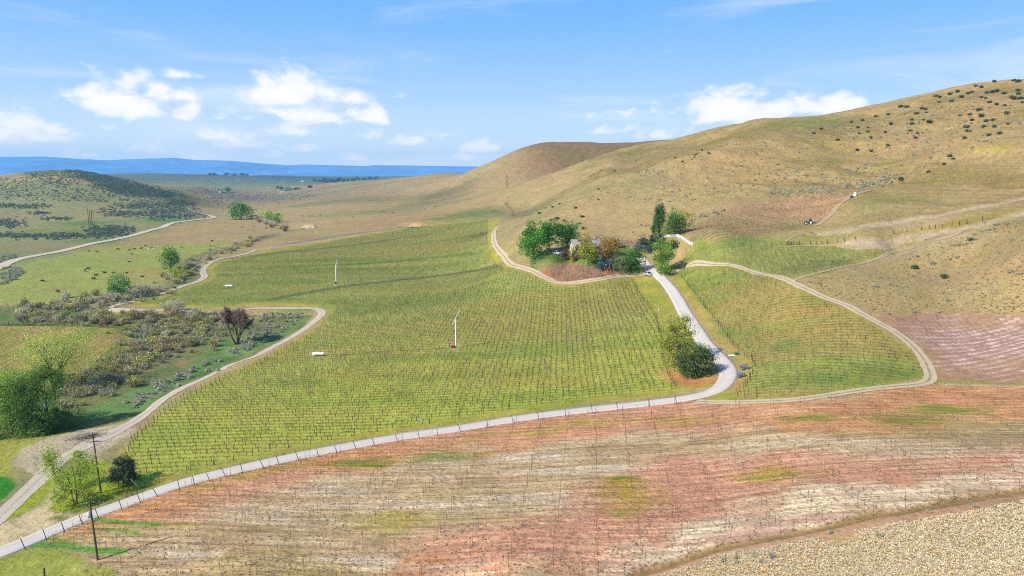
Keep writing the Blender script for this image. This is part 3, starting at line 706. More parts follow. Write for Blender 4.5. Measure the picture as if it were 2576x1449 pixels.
# the red and straw field in front
mp_ = mask_poly(O_PINK, soft=0.4, wob=0.4)
rp = rows('pink', (1300, 1330), (1900, 1310), 2.15)
_p, _d, _nn, _s = ROWS['pink']
al = FX * _d.x + FY * _d.y; ac = FX * _nn.x + FY * _nn.y
s1 = fbm(al / 7, ac, 4.5, 5, 511, 0.68); s2 = fbm(al / 3, ac, 16, 3, 512); s3 = fbm(al / 12, ac, 1.6, 2, 513)
pk = np.ones((len(FX), 3)) * alb(198, 174, 138)
pk = mixc(pk, sstep(-0.1, 0.35, s1) * 0.75, (168, 142, 108)); pk = mixc(pk, sstep(0.0, 0.4, -s1) * 0.75, (208, 192, 168)); pk = mixc(pk, sstep(0.1, 0.5, s2) * 0.5, (172, 152, 92))
C = C * (1 - mp_[:, None]) + pk * mp_[:, None]
def inpink(col, pts, amt, lo=-0.5, hi=0.2, s=None, soft=2.0, wob=3.0):
    global C
    m = mask_poly(pts, soft=soft, wob=wob) * amt * sstep(lo, hi, (s1 if s is None else s) + 0.5 * s3) * mp_
    C = mixc(C, m, col)
road_band = [(225, 1300), (312, 1265), (487, 1205), (769, 1140), (1019, 1095), (1288, 1052), (1538, 1022), (1740, 1005), (1932, 1010), (2180, 980), (2339, 960), (2700, 968), (2700, 1040), (2450, 1050), (2250, 1078), (2000, 1085), (1800, 1085), (1600, 1085), (1400, 1110), (1150, 1140), (900, 1180), (700, 1220), (500, 1275), (330, 1330), (240, 1320)]
inpink((204, 154, 120), road_band, 0.95, -1.2, -0.3)
inpink((198, 148, 104), road_band, 0.65, -0.1, 0.4, s=s2)
inpink((198, 146, 122), road_band, 0.6, 0.0, 0.5, s=-s2)
for a in ((620, 1198, 170, 8, -0.24), (900, 1172, 110, 9, -0.18), (1130, 1150, 90, 8, -0.1), (1280, 1100, 150, 10, -0.1), (1480, 1060, 120, 8, -0.08), (1180, 1108, 60, 6, -0.1), (2350, 1040, 150, 13, -0.1), (1700, 1058, 150, 7, 0), (2020, 1052, 90, 7, -0.05)):
    m = mask_blob(*a[:4], ang=a[4]) * mp_
    C = mixc(C, m * 0.8 * sstep(-0.3, 0.2, s1 + 0.5 * s3), (164, 156, 66)); C = mixc(C, m * 0.85 * sstep(0.0, 0.4, s2 * 0.7 + s1 * 0.6), (92, 134, 58))
mid_band = [(1050, 1360), (1200, 1330), (1420, 1290), (1500, 1215), (1640, 1180), (1800, 1150), (2050, 1150), (2250, 1155), (2500, 1150), (2700, 1130), (2700, 1190), (2500, 1185), (2300, 1215), (2000, 1240), (1850, 1270), (1750, 1330), (1600, 1390), (1350, 1420), (1250, 1460), (900, 1470)]
inpink((204, 154, 124), mid_band, 0.95, -1.1, -0.3, soft=3)
inpink((204, 144, 92), mid_band, 0.75, -0.1, 0.35, s=s2, soft=3)
inpink((196, 146, 124), mid_band, 0.5, 0.0, 0.4, s=-s2, soft=3)
for a in ((1580, 1255, 75, 38, 0.0), (1950, 1200, 100, 16, 0.05), (1560, 1212, 40, 12, 0)):
    m = mask_blob(*a[:4], ang=a[4]) * mp_
    C = mixc(C, m * 0.8, (180, 152, 66)); C = mixc(C, m * 0.95 * sstep(-0.15, 0.2, s1), (96, 136, 54))
low_band = [(1480, 1440), (1560, 1390), (1720, 1330), (1900, 1270), (2150, 1225), (2400, 1215), (2700, 1165), (2700, 1215), (2457, 1250), (2282, 1278), (2082, 1316), (1932, 1346), (1788, 1378), (1600, 1436), (1500, 1500), (1300, 1500)]
inpink((224, 204, 172), low_band, 0.95, -0.9, -0.1, soft=1.5)
inpink((188, 146, 130), low_band, 0.8, 0.0, 0.35, s=s1, soft=1.5)
inpink((178, 160, 118), [(640, 1300), (1000, 1250), (1300, 1230), (1400, 1260), (1250, 1310), (1000, 1340), (700, 1340)], 0.8, -0.2, 0.3, soft=4)
inpink((170, 154, 86), [(900, 1300), (1050, 1285), (1120, 1310), (1000, 1335), (880, 1330)], 0.8, -0.3, 0.2)
inpink((194, 148, 124), [(240, 1330), (420, 1300), (640, 1210), (700, 1230), (560, 1290), (420, 1330)], 0.6, -0.4, 0.2)
line((96, 148, 66), [(85, 1367), (160, 1372), (240, 1382), (310, 1387)], 0.85, 0.95, wob=0.25); line((104, 146, 70), [(240, 1305), (300, 1314), (400, 1320)], 0.65, 0.95, wob=0.25); line((110, 146, 72), [(235, 1326), (290, 1334), (350, 1342)], 0.5, 0.85, wob=0.25)
line((150, 156, 66), [(400, 1320), (500, 1318)], 0.5, 0.7, wob=0.25); line((120, 140, 60), [(110, 1352), (170, 1360)], 0.5, 0.8, wob=0.2)
STK = mp_.copy()
VST = np.maximum(VST, mp_ * 0.75)
C = C * (1 + 0.09 * mp_)[:, None]; RC = np.where(mp_ > 0.5, rp, RC)
line((206, 178, 138), [(1740, 1016), (1850, 1014), (1932, 1011)], 0.9, 0.6)
# second red field at the right edge
mq = mask_poly(O_PINKR, soft=0.8, wob=1.0)
pq = np.ones((len(FX), 3)) * alb(176, 142, 112)
pq = mixc(pq, sstep(0, 0.5, n_mid) * 0.6, (182, 136, 120)); pq = mixc(pq, sstep(0, 0.5, n_sm) * 0.4, (160, 136, 98))
C = C * (1 - mq[:, None]) + pq * mq[:, None]
# white wind-blown ridges
rq = rows('ridges', (2380, 900), (2560, 868), 2.4)
wr = mask_blob(2490, 868, 150, 62, soft=0.35) * mq
C = mixc(C, wr * 0.9, (182, 142, 134))
C = mixc(C, wr * sstep(0.15, 0.75, np.sin(2 * math.pi * (rq + 0.35 * n_mid + 0.12 * n_sm)) * 0.6 + 0.4 * n_xs + 0.1), (226, 208, 188))
line((158, 150, 88), [(2345, 962), (2480, 966), (2700, 968)], 1.2, 0.8); line((212, 194, 160), [(2360, 966), (2480, 970), (2700, 972)], 0.5, 0.7)
# straw slope
ms = mask_poly(O_STRAW, soft=0.4, wob=0.4)
sc = np.ones((len(FX), 3)) * alb(200, 172, 126)
sc = mixc(sc, sstep(0.0, 0.4, n_sm) * 0.6, (190, 152, 98)); sc = mixc(sc, sstep(0.0, 0.5, -n_sm) * 0.5, (168, 146, 92))
C = C * (1 - ms[:, None]) + sc * ms[:, None]
line((188, 150, 124), [(1620, 1448), (1788, 1398), (1932, 1366), (2082, 1336), (2282, 1298), (2457, 1272), (2700, 1232)], 1.6, 0.8)
C = mixc(C, _ml * 0.8, (146, 122, 82))
grain = nrs.normal(size=len(FX)) * (0.05 + 0.06 * sstep(150, 500, _FR) * (1 - sstep(2500, 5000, _FR)))
_l = C @ np.array([0.3, 0.55, 0.15]); C = _l[:, None] + (C - _l[:, None]) * 1.11; C = C * np.array([1.02, 1.01, 0.945])
C = np.clip(C * (1 + 0.13 * n_xs + 0.07 * n_sm + grain)[:, None], 0.004, 0.9)

# ---- materials
def new_mat(name, base=(0.5, 0.5, 0.5), rough=0.9, spec=0.2):
    m = bpy.data.materials.new(name)
    m.use_nodes = True
    nt = m.node_tree
    b = nt.nodes['Principled BSDF']
    b.inputs['Base Color'].default_value = (*base, 1)
    b.inputs['Roughness'].default_value = rough
    b.inputs['Specular IOR Level'].default_value = spec
    return m, nt, b

def add_bump(nt, b, scale, strength, dist, detail=3.0):
    tc = nd(nt, 'ShaderNodeNewGeometry')
    n = nd(nt, 'ShaderNodeTexNoise')
    n.inputs['Scale'].default_value = scale; n.inputs['Detail'].default_value = detail
    lk(nt, tc.outputs['Position'], n.inputs['Vector'])
    bp = nd(nt, 'ShaderNodeBump')
    bp.inputs['Strength'].default_value = strength; bp.inputs['Distance'].default_value = dist
    lk(nt, n.outputs[0], bp.inputs['Height']); lk(nt, bp.outputs[0], b.inputs['Normal'])
    return n

def mul_noise(nt, b, col_socket, layers):
    """break a colour up with noise given as (scale, amount, detail)"""
    geo = nd(nt, 'ShaderNodeNewGeometry')
    cur = col_socket
    for sc_, amt, det in layers:
        n = nd(nt, 'ShaderNodeTexNoise')
        n.inputs['Scale'].default_value = sc_; n.inputs['Detail'].default_value = det; n.inputs['Roughness'].default_value = 0.6
        lk(nt, geo.outputs['Position'], n.inputs['Vector'])
        mr_ = nd(nt, 'ShaderNodeMapRange')
        mr_.inputs[1].default_value = 0.25; mr_.inputs[2].default_value = 0.75
        mr_.inputs[3].default_value = 1 - amt; mr_.inputs[4].default_value = 1 + amt
        lk(nt, n.outputs[0], mr_.inputs[0])
        mx = nd(nt, 'ShaderNodeVectorMath', operation='SCALE')
        lk(nt, cur, mx.inputs[0]); lk(nt, mr_.outputs[0], mx.inputs['Scale'])
        cur = mx.outputs[0]
    lk(nt, cur, b.inputs['Base Color'])
    return cur

def ground_mat():
    m, nt, b = new_mat("soil_and_grass", rough=0.95, spec=0.05)
    at_ = nd(nt, 'ShaderNodeAttribute', attribute_name='Col')
    rc = nd(nt, 'ShaderNodeAttribute', attribute_name='row')
    rs = nd(nt, 'ShaderNodeAttribute', attribute_name='rowamt')
    # the strip under each row is browner than the mown strip between
    si = nd(nt, 'ShaderNodeMath', operation='MULTIPLY'); si.inputs[1].default_value = 2 * math.pi
    lk(nt, rc.outputs['Fac'], si.inputs[0])
    co = nd(nt, 'ShaderNodeMath', operation='COSINE'); lk(nt, si.outputs[0], co.inputs[0])
    mrg = nd(nt, 'ShaderNodeMapRange', interpolation_type='SMOOTHSTEP')
    lk(nt, co.outputs[0], mrg.inputs[0]); mrg.inputs[1].default_value = -0.2; mrg.inputs[2].default_value = 0.95
    am = nd(nt, 'ShaderNodeMath', operation='MULTIPLY'); lk(nt, mrg.outputs[0], am.inputs[0]); lk(nt, rs.outputs['Fac'], am.inputs[1])
    am2 = nd(nt, 'ShaderNodeMath', operation='MULTIPLY'); lk(nt, am.outputs[0], am2.inputs[0]); am2.inputs[1].default_value = 0.55
    brown = nd(nt, 'ShaderNodeMix', data_type='RGBA', blend_type='MULTIPLY')
    lk(nt, am2.outputs[0], brown.inputs['Factor']); lk(nt, at_.outputs['Color'], brown.inputs['A'])
    brown.inputs['B'].default_value = (0.72, 0.60, 0.62, 1)
    # straw and bare soil lie in streaks along the rows of the front field
    geo = nd(nt, 'ShaderNodeNewGeometry'); vr_ = nd(nt, 'ShaderNodeVectorRotate', rotation_type='Z_AXIS')
    d_ = ROWS['pink'][1]; vr_.inputs['Angle'].default_value = -math.atan2(d_.y, d_.x); lk(nt, geo.outputs['Position'], vr_.inputs['Vector'])
    mp2 = nd(nt, 'ShaderNodeMapping'); mp2.inputs['Scale'].default_value = (0.12, 1.55, 0.2); lk(nt, vr_.outputs[0], mp2.inputs[0])
    ns = nd(nt, 'ShaderNodeTexNoise'); ns.inputs['Scale'].default_value = 1.0; ns.inputs['Detail'].default_value = 6; ns.inputs['Roughness'].default_value = 0.68; ns.inputs['Distortion'].default_value = 0.4; lk(nt, mp2.outputs[0], ns.inputs['Vector'])
    ms2 = nd(nt, 'ShaderNodeMapRange'); lk(nt, ns.outputs[0], ms2.inputs[0]); ms2.inputs[1].default_value = 0.3; ms2.inputs[2].default_value = 0.7; ms2.inputs[3].default_value = -0.44; ms2.inputs[4].default_value = 0.44
    sk = nd(nt, 'ShaderNodeAttribute', attribute_name='streak')
    fm = nd(nt, 'ShaderNodeMath', operation='MULTIPLY_ADD'); lk(nt, ms2.outputs[0], fm.inputs[0]); lk(nt, sk.outputs['Fac'], fm.inputs[1]); fm.inputs[2].default_value = 1.0
    stc = nd(nt, 'ShaderNodeVectorMath', operation='SCALE'); lk(nt, brown.outputs['Result'], stc.inputs[0]); lk(nt, fm.outputs[0], stc.inputs['Scale'])
    mul_noise(nt, b, stc.outputs[0], [(2.6, 0.20, 4.0), (0.55, 0.14, 3.0), (0.06, 0.10, 3.0)])
    add_bump(nt, b, 1.1, 0.8, 0.5, 6.0)
    return m

def mesh_from(name, verts, faces, mat=None, smooth=False):
    me = bpy.data.meshes.new(name)
    verts = np.asarray(verts, np.float32); faces = np.asarray(faces, np.int32)
    me.vertices.add(len(verts)); me.vertices.foreach_set('co', verts.ravel())
    k = faces.shape[1]
    me.loops.add(faces.size); me.loops.foreach_set('vertex_index', faces.ravel())
    me.polygons.add(len(faces)); me.polygons.foreach_set('loop_start', np.arange(0, faces.size, k, dtype=np.int32))
    me.polygons.foreach_set('loop_total', np.full(len(faces), k, np.int32))
    me.update(calc_edges=True)
    if smooth: me.polygons.foreach_set('use_smooth', np.ones(len(faces), bool))
    if mat: me.materials.append(mat)
    return me

def link(me, name, parent=None, loc=None, rz=0.0, **props):
    o = bpy.data.objects.new(name, me)
    COL.objects.link(o)
    if parent is not None: o.parent = parent
    if loc is not None: o.location = loc
    if rz: o.rotation_euler = (0, 0, rz)
    for k, v in props.items(): o[k] = v
    return o

def color_attr(me, name, rgb, domain='POINT'):
    a = me.color_attributes.new(name, 'FLOAT_COLOR', domain)
    a.data.foreach_set('color', np.concatenate([np.asarray(rgb, np.float32), np.ones((len(rgb), 1), np.float32)], 1).ravel())

def build_terrain():
    nr, na = TX.shape
    V = np.stack([FX, FY, FZ], 1)
    i = np.arange(nr - 1)[:, None] * na + np.arange(na - 1)[None]
    F = np.stack([i, i + 1, i + na + 1, i + na], -1).reshape(-1, 4)
    # (azimuth grows clockwise, so turn the faces over)
    F = F[:, ::-1]
    me = mesh_from('ground', V, F, ground_mat(), smooth=True)
    color_attr(me, 'Col', C)
    for nm, arr in (('row', RC), ('rowamt', VST), ('streak', STK)):
        a = me.attributes.new(nm, 'FLOAT', 'POINT'); a.data.foreach_set('value', arr.astype(np.float32))
    return link(me, 'ground', kind='structure', label='dry hills, vineyards and pasture of the valley')
build_terrain()

# ---- roads
def smooth_line(q, spacing):
    q = np.asarray(q, float)
    # Catmull-Rom through the points, then even spacing
    pts = []
    ext = np.vstack([2 * q[0] - q[1], q, 2 * q[-1] - q[-2]])
    for i in range(1, len(ext) - 2):
        p0, p1, p2, p3 = ext[i - 1:i + 3]
        for t in np.linspace(0, 1, 12, endpoint=False):
            pts.append(_cub(t, p0, p1, p2, p3))
    pts.append(ext[-2]); pts = np.array(pts)
    s = np.concatenate([[0], np.cumsum(np.hypot(*np.diff(pts, axis=0).T))])
    n = max(2, int(s[-1] / spacing))
    tt = np.linspace(0, s[-1], n + 1)
    return np.stack([np.interp(tt, s, pts[:, 0]), np.interp(tt, s, pts[:, 1])], 1), tt

def road(name, uv, width, mat, lift=0.05, label='', spacing=1.2, ragged=0.0, nx=6, thick=0.0, taper=False, ruts=False):
    uv = np.array(uv, float)
    w = at_many(uv[:, 0], uv[:, 1])[:, :2]
    c, s = smooth_line(w, spacing)
    for _ in range(3):       # ease kinks
        c[1:-1] = 0.25 * c[:-2] + 0.5 * c[1:-1] + 0.25 * c[2:]
    t = np.gradient(c, axis=0); t /= np.maximum(np.linalg.norm(t, axis=1), 1e-6)[:, None]
    nrm = np.stack([-t[:, 1], t[:, 0]], 1)
    k = np.linspace(-1, 1, nx)
    wl = np.full(len(c), width / 2); wr_ = np.full(len(c), width / 2)
    if ragged:
        wl = wl * (1 + ragged * (fbm(s, s * 0, 7, 3, 5) + 0.5 * fbm(s, s * 0 + 4, 1.8, 2, 6))); wr_ = wr_ * (1 + ragged * (fbm(s, s * 0 + 9, 7, 3, 7) + 0.5 * fbm(s, s * 0 + 13, 1.8, 2, 8)))
    if taper:
        e = np.clip((s[-1] - s) / (width * 3), 0.1, 1); wl = wl * e; wr_ = wr_ * e
    off = np.where(k[None] < 0, k[None] * wr_[:, None], k[None] * wl[:, None])
    X = c[:, 0][:, None] + nrm[:, 0][:, None] * off; Y = c[:, 1][:, None] + nrm[:, 1][:, None] * off
    Z = ground_a(X, Y)
    d = np.hypot(X, Y)
    lf = lift + np.clip(d - 150, 0, 2000) * 0.0004
    if thick:                # paved: even cross fall
        zc = Z.mean(1, keepdims=True); slope = (Z[:, -1:] - Z[:, :1]) * 0.5
        Zf = zc + slope * k[None]
        Zf = np.maximum(Zf, Z.max(1, keepdims=True) * 0 + Zf) + (Z - Zf).max(1, keepdims=True).clip(0, None)
        Z = Zf
    Z = Z + lf
    V = [np.stack([X, Y, Z], -1).reshape(-1, 3)]
    n = len(c)
    i = np.arange(n - 1)[:, None] * nx + np.arange(nx - 1)[None]
    F = [np.stack([i, i + nx, i + nx + 1, i + 1], -1).reshape(-1, 4)[:, ::-1]]
    if thick:                # side faces down into the soil
        base = n * nx
        for col in (0, nx - 1):
            V.append(np.stack([X[:, col], Y[:, col], Z[:, col] - thick], -1))
            j = np.arange(n - 1); top = j * nx + col; bot = base + j
            f = np.stack([top, top + nx, bot + 1, bot], -1)
            F.append(f if col == 0 else f[:, ::-1]); base += n
    V = np.concatenate(V); F = np.concatenate(F)
    me = mesh_from(name, V, F, mat, smooth=False)
    a = me.attributes.new('along', 'FLOAT', 'POINT'); al_ = np.zeros(len(V)); al_[:n * nx] = np.repeat(s, nx); a.data.foreach_set('value', al_.astype(np.float32))
    a = me.attributes.new('across', 'FLOAT', 'POINT'); ac_ = np.zeros(len(V)); ac_[:n * nx] = np.tile(k, n); a.data.foreach_set('value', ac_.astype(np.float32))
    o = link(me, name, kind='structure')
    if label: o['label'] = label
    return o, c, nrm

def paved_mat():
    m, nt, b = new_mat("pale_paving", rough=0.85, spec=0.2)
    rgb = nd(nt, 'ShaderNodeRGB'); rgb.outputs[0].default_value = (*alb(228, 214, 198), 1)
    ac = nd(nt, 'ShaderNodeAttribute', attribute_name='across')
    ab = nd(nt, 'ShaderNodeMath', operation='ABSOLUTE'); lk(nt, ac.outputs['Fac'], ab.inputs[0])
    pk_ = nd(nt, 'ShaderNodeMath', operation='PINGPONG'); lk(nt, ab.outputs[0], pk_.inputs[0]); pk_.inputs[1].default_value = 0.5
    mr_ = nd(nt, 'ShaderNodeMapRange', interpolation_type='SMOOTHSTEP'); lk(nt, pk_.outputs[0], mr_.inputs[0])
    mr_.inputs[1].default_value = 0.2; mr_.inputs[2].default_value = 0.5; mr_.inputs[3].default_value = 1.0; mr_.inputs[4].default_value = 0.93
    sc_ = nd(nt, 'ShaderNodeVectorMath', operation='SCALE'); lk(nt, rgb.outputs[0], sc_.inputs[0]); lk(nt, mr_.outputs[0], sc_.inputs['Scale'])
    mul_noise(nt, b, sc_.outputs[0], [(3.0, 0.05, 4), (0.25, 0.06, 3)])
    add_bump(nt, b, 8, 0.2, 0.03)
    return m
def dirt_mat(name, rgb255, rut=0.18, green=0.0):
    m, nt, b = new_mat(name, rough=0.95, spec=0.1)
    rgb = nd(nt, 'ShaderNodeRGB'); rgb.outputs[0].default_value = (*alb(*rgb255), 1)
    ac = nd(nt, 'ShaderNodeAttribute', attribute_name='across')
    ab = nd(nt, 'ShaderNodeMath', operation='ABSOLUTE'); lk(nt, ac.outputs['Fac'], ab.inputs[0])
    geo = nd(nt, 'ShaderNodeNewGeometry')
    nz = nd(nt, 'ShaderNodeTexNoise'); nz.inputs['Scale'].default_value = 0.7; nz.inputs['Detail'].default_value = 4; lk(nt, geo.outputs['Position'], nz.inputs['Vector'])
    sm = nd(nt, 'ShaderNodeMath', operation='MULTIPLY_ADD'); lk(nt, nz.outputs[0], sm.inputs[0]); sm.inputs[1].default_value = 0.5; lk(nt, ab.outputs[0], sm.inputs[2])
    mr_ = nd(nt, 'ShaderNodeMapRange', interpolation_type='SMOOTHSTEP'); lk(nt, sm.outputs[0], mr_.inputs[0])
    mr_.inputs[1].default_value = 0.28; mr_.inputs[2].default_value = 0.55; mr_.inputs[3].default_value = 1.0; mr_.inputs[4].default_value = 0.0
    mid = nd(nt, 'ShaderNodeMix', data_type='RGBA'); mf = nd(nt, 'ShaderNodeMath', operation='MULTIPLY'); lk(nt, mr_.outputs[0], mf.inputs[0]); mf.inputs[1].default_value = rut
    lk(nt, mf.outputs[0], mid.inputs['Factor']); lk(nt, rgb.outputs[0], mid.inputs['A']); mid.inputs['B'].default_value = (*alb(150, 140, 92), 1)
    mul_noise(nt, b, mid.outputs['Result'], [(2.2, 0.14, 4), (0.4, 0.10, 3)])
    add_bump(nt, b, 3, 0.5, 0.12)
    return m
M_PAVE = paved_mat()
M_GRAVEL = dirt_mat("pale_gravel", (214, 196, 172), 0.35)
M_TRACK = dirt_mat("sandy_track", (216, 194, 156), 0.8)
M_FAINT = dirt_mat("faint_track", (198, 174, 132), 0.9)
M_VALLEY = dirt_mat("white_gravel", (226, 208, 178), 0.1)
R_PAVED = [(-90, 1421), (-40, 1404), (0, 1390), (60, 1366), (125, 1338), (225, 1297), (312, 1267), (400, 1235), (487, 1207), (600, 1180), (769, 1143), (894, 1119), (1019, 1097), (1144, 1079), (1288, 1055), (1413, 1038), (1538, 1024), (1663, 1010), (1738, 999), (1797, 984), (1824, 962), (1832, 940), (1825, 920), (1803, 896), (1778, 869), (1760, 844), (1743, 817), (1723, 787), (1704, 752), (1690, 730), (1676, 712), (1660, 695), (1640, 681), (1628, 670), (1618, 657), (1608, 647)]
ROAD1, R1C, R1N = road('paved_driveway', R_PAVED, 4.3, M_PAVE, 0.05, 'pale paved driveway curving between the vineyards', 1.0, thick=0.25)
R_GRAVEL = [(-40, 1338), (0, 1302), (40, 1262), (80, 1224), (118, 1188), (165, 1150), (225, 1118), (275, 1096), (310, 1076), (340, 1060), (375, 1033), (412, 1003), (465, 973), (525, 946), (587, 915), (644, 896), (694, 869), (744, 842), (784, 814), (808, 794), (806, 782), (790, 777), (744, 776), (644, 776), (600, 781), (537, 786), (457, 782), (360, 780), (300, 780), (272, 777), (300, 766), (357, 753), (412, 738), (462, 719), (495, 710), (514, 697), (510, 685), (515, 674), (532, 660), (562, 650), (587, 646), (625, 637), (644, 629)]
road('gravel_farm_road', R_GRAVEL, 3.6, M_GRAVEL, 0.05, 'pale gravel farm road looping round the green vineyard', 1.0, ragged=0.16)
road('valley_road', [(-60, 692), (0, 674), (15, 664), (57, 650), (150, 633), (225, 615), (325, 595), (370, 582), (410, 572), (424, 565), (450, 559), (520, 551), (538, 547), (522, 541), (495, 534.5), (480, 529), (472, 521)], 7.5, M_VALLEY, 0.12, 'white gravel road through the valley pasture', 4.0, ragged=0.1)
road('dirt_track', [(1258, 568), (1246, 577), (1242, 592), (1244, 612), (1254, 630), (1268, 645), (1279, 660), (1290, 668), (1318, 675), (1355, 690), (1388, 707), (1408, 713), (1463, 710), (1513, 702), (1563, 695), (1625, 690)], 3.2, M_TRACK, 0.06, 'pale dirt track below the house terrace', 1.2, ragged=0.25)
road('dirt_track', [(1680, 688), (1725, 671), (1788, 666), (1863, 674), (1932, 693), (1989, 709), (2032, 729), (2082, 752), (2132, 769), (2170, 792), (2219, 817), (2257, 839), (2294, 869), (2322, 902), (2337, 932), (2340, 952), (2320, 965), (2257, 972), (2182, 980), (2082, 995), (2007, 1005), (1932, 1010), (1830, 1012), (1750, 1010)], 2.6, M_TRACK, 0.06, 'sandy two-rut track around the right-hand vineyard', 1.2, ragged=0.2)
road('dirt_track', [(1992, 708), (2044, 690), (2132, 669), (2207, 652), (2262, 632), (2350, 606), (2432, 579)], 1.9, M_FAINT, 0.06, 'thin pale track climbing the grassy spur', 1.5, ragged=0.3, taper=True)
road('dirt_track', [(2055, 568), (2064, 562), (2086, 545), (2103, 525), (2121, 507), (2140, 495), (2172, 483), (2194, 479)], 2.6, M_FAINT, 0.08, 'pale track beside the brown upper vineyard', 1.5, ragged=0.2)
road('dirt_track', [(1962, 621), (2040, 619), (2098, 617), (2122, 623), (2180, 628), (2258, 633)], 1.2, M_FAINT, 0.08, 'thin track along the top of the middle vineyard', 1.5, ragged=0.3)
road('dirt_track', [(1978, 607), (1992, 598), (2008, 591)], 1.3, M_FAINT, 0.08, 'short pale path at the fence corner', 1.5, ragged=0.3)
# ------------------------------------------------------------------ mountains and the air in front of them
def build_mountains():
    prof = [(-700, 400), (-200, 398), (0, 395), (110, 394), (185, 399), (270, 403), (330, 400), (437, 396.5), (487, 402), (575, 404), (644, 410), (726, 416), (764, 413.5), (919, 417.5), (944, 415.5), (1144, 418.5), (1194, 419), (1400, 424), (1800, 430)]
    pa = [math.radians(ray_dir(u, v)[0]) for u, v in prof]; pe = [math.tan(math.radians(ray_dir(u, v)[1])) for u, v in prof]
    az = np.radians(np.arange(-58, 22, 0.12)); r = np.linspace(10800, 15200, 56)
    A, R = np.meshgrid(az, r)
    x = R * np.sin(A); y = R * np.cos(A)
    crest = 13600.0
    el = np.interp(A, pa, pe)
    top = CAM_H + el * crest
    t = (R - 10800) / (crest - 10800)
    rise = np.where(t < 1, 0.5 - 0.5 * np.cos(np.pi * np.clip(t, 0, 1)), 1 - 0.35 * (t - 1))
    rid = fbm(x, y * 0.5, 1300, 5, 701) 
    h = 20 + (top - 20) * np.minimum(rise, 1.0) * (1 + 0.20 * (rid - 0.15) * np.clip(1 - np.abs(t - 0.55) * 2.1, 0, 1))
    h = np.where(t > 1, np.minimum(h, 20 + (top - 20) * (1 - 0.3 * (t - 1))), h)
    na = len(az); i = np.arange(len(r) - 1)[:, None] * na + np.arange(na - 1)[None]
    F = np.stack([i, i + na, i + na + 1, i + 1], -1).reshape(-1, 4)
    m, nt, b = new_mat("haze_tinted_slopes", rough=1.0, spec=0.0)
    rgb = nd(nt, 'ShaderNodeRGB'); rgb.outputs[0].default_value = (0.125, 0.24, 0.42, 1)  # forest colour with the blue of distant haze painted in
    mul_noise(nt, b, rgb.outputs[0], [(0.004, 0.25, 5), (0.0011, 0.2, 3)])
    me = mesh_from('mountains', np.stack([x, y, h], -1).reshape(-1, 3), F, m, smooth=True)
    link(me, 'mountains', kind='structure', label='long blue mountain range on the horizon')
build_mountains()

HAZE_DENSITY = 6.6e-5
HAZE_COLOR = (0.20, 0.58, 1.0, 1)
def build_haze():
    bm = bmesh.new()
    bmesh.ops.create_cube(bm, size=1.0)
    me = bpy.data.meshes.new('haze'); bm.to_mesh(me); bm.free()
    m = bpy.data.materials.new('valley_air'); m.use_nodes = True
    nt = m.node_tree; nt.nodes.clear()
    out = nd(nt, 'ShaderNodeOutputMaterial'); pv = nd(nt, 'ShaderNodeVolumePrincipled')
    pv.inputs['Color'].default_value = HAZE_COLOR
    pv.inputs['Density'].default_value = HAZE_DENSITY
    pv.inputs['Anisotropy'].default_value = 0.0
    lk(nt, pv.outputs[0], out.inputs['Volume'])
    me.materials.append(m)
    o = link(me, 'haze', kind='stuff', label='thin blue haze over the far plain', category='haze')
    zlo = float(FZ.min()) - 1.5; zhi = 520.0
    o.scale = (34000, 31000, zhi - zlo); o.location = (0, 0, (zhi + zlo) / 2)
build_haze()
# ------------------------------------------------------------------ plants
def leaf_mat(name, translucent=0.35, rough=0.75):
    m = bpy.data.materials.new(name); m.use_nodes = True
    nt = m.node_tree; nt.nodes.clear()
    out = nd(nt, 'ShaderNodeOutputMaterial')
    at_ = nd(nt, 'ShaderNodeAttribute', attribute_name='Col')
    d = nd(nt, 'ShaderNodeBsdfPrincipled'); d.inputs['Roughness'].default_value = rough; d.inputs['Specular IOR Level'].default_value = 0.2
    geo = nd(nt, 'ShaderNodeObjectInfo')
    hs = nd(nt, 'ShaderNodeHueSaturation')
    mr_ = nd(nt, 'ShaderNodeMapRange'); lk(nt, geo.outputs['Random'], mr_.inputs[0]); mr_.inputs[3].default_value = 0.88; mr_.inputs[4].default_value = 1.12
    lk(nt, mr_.outputs[0], hs.inputs['Value']); lk(nt, at_.outputs['Color'], hs.inputs['Color'])
    lk(nt, hs.outputs[0], d.inputs['Base Color'])
    t = nd(nt, 'ShaderNodeBsdfTranslucent'); lk(nt, hs.outputs[0], t.inputs['Color'])
    mx = nd(nt, 'ShaderNodeMixShader'); mx.inputs[0].default_value = translucent
    lk(nt, d.outputs[0], mx.inputs[1]); lk(nt, t.outputs[0], mx.inputs[2]); lk(nt, mx.outputs[0], out.inputs['Surface'])
    return m
M_LEAF = leaf_mat('leaves', 0.4)
M_NEEDLE = leaf_mat('needles', 0.1)
M_TWIG = leaf_mat('twigs', 0.05, 0.9)
M_STRAW = leaf_mat('dry_straw', 0.2, 0.9)
def bark(name, rgb):
    m, nt, b = new_mat(name, rough=0.9, spec=0.1)
    c = nd(nt, 'ShaderNodeRGB'); c.outputs[0].default_value = (*rgb, 1)
    mul_noise(nt, b, c.outputs[0], [(6.0, 0.3, 4), (1.0, 0.15, 2)])
    return m
M_BARK = bark('bark', (0.11, 0.085, 0.065)); M_PALEBARK = bark('pale_bark', (0.32, 0.29, 0.25)); M_DARKBARK = bark('dark_bark', (0.06, 0.045, 0.035))

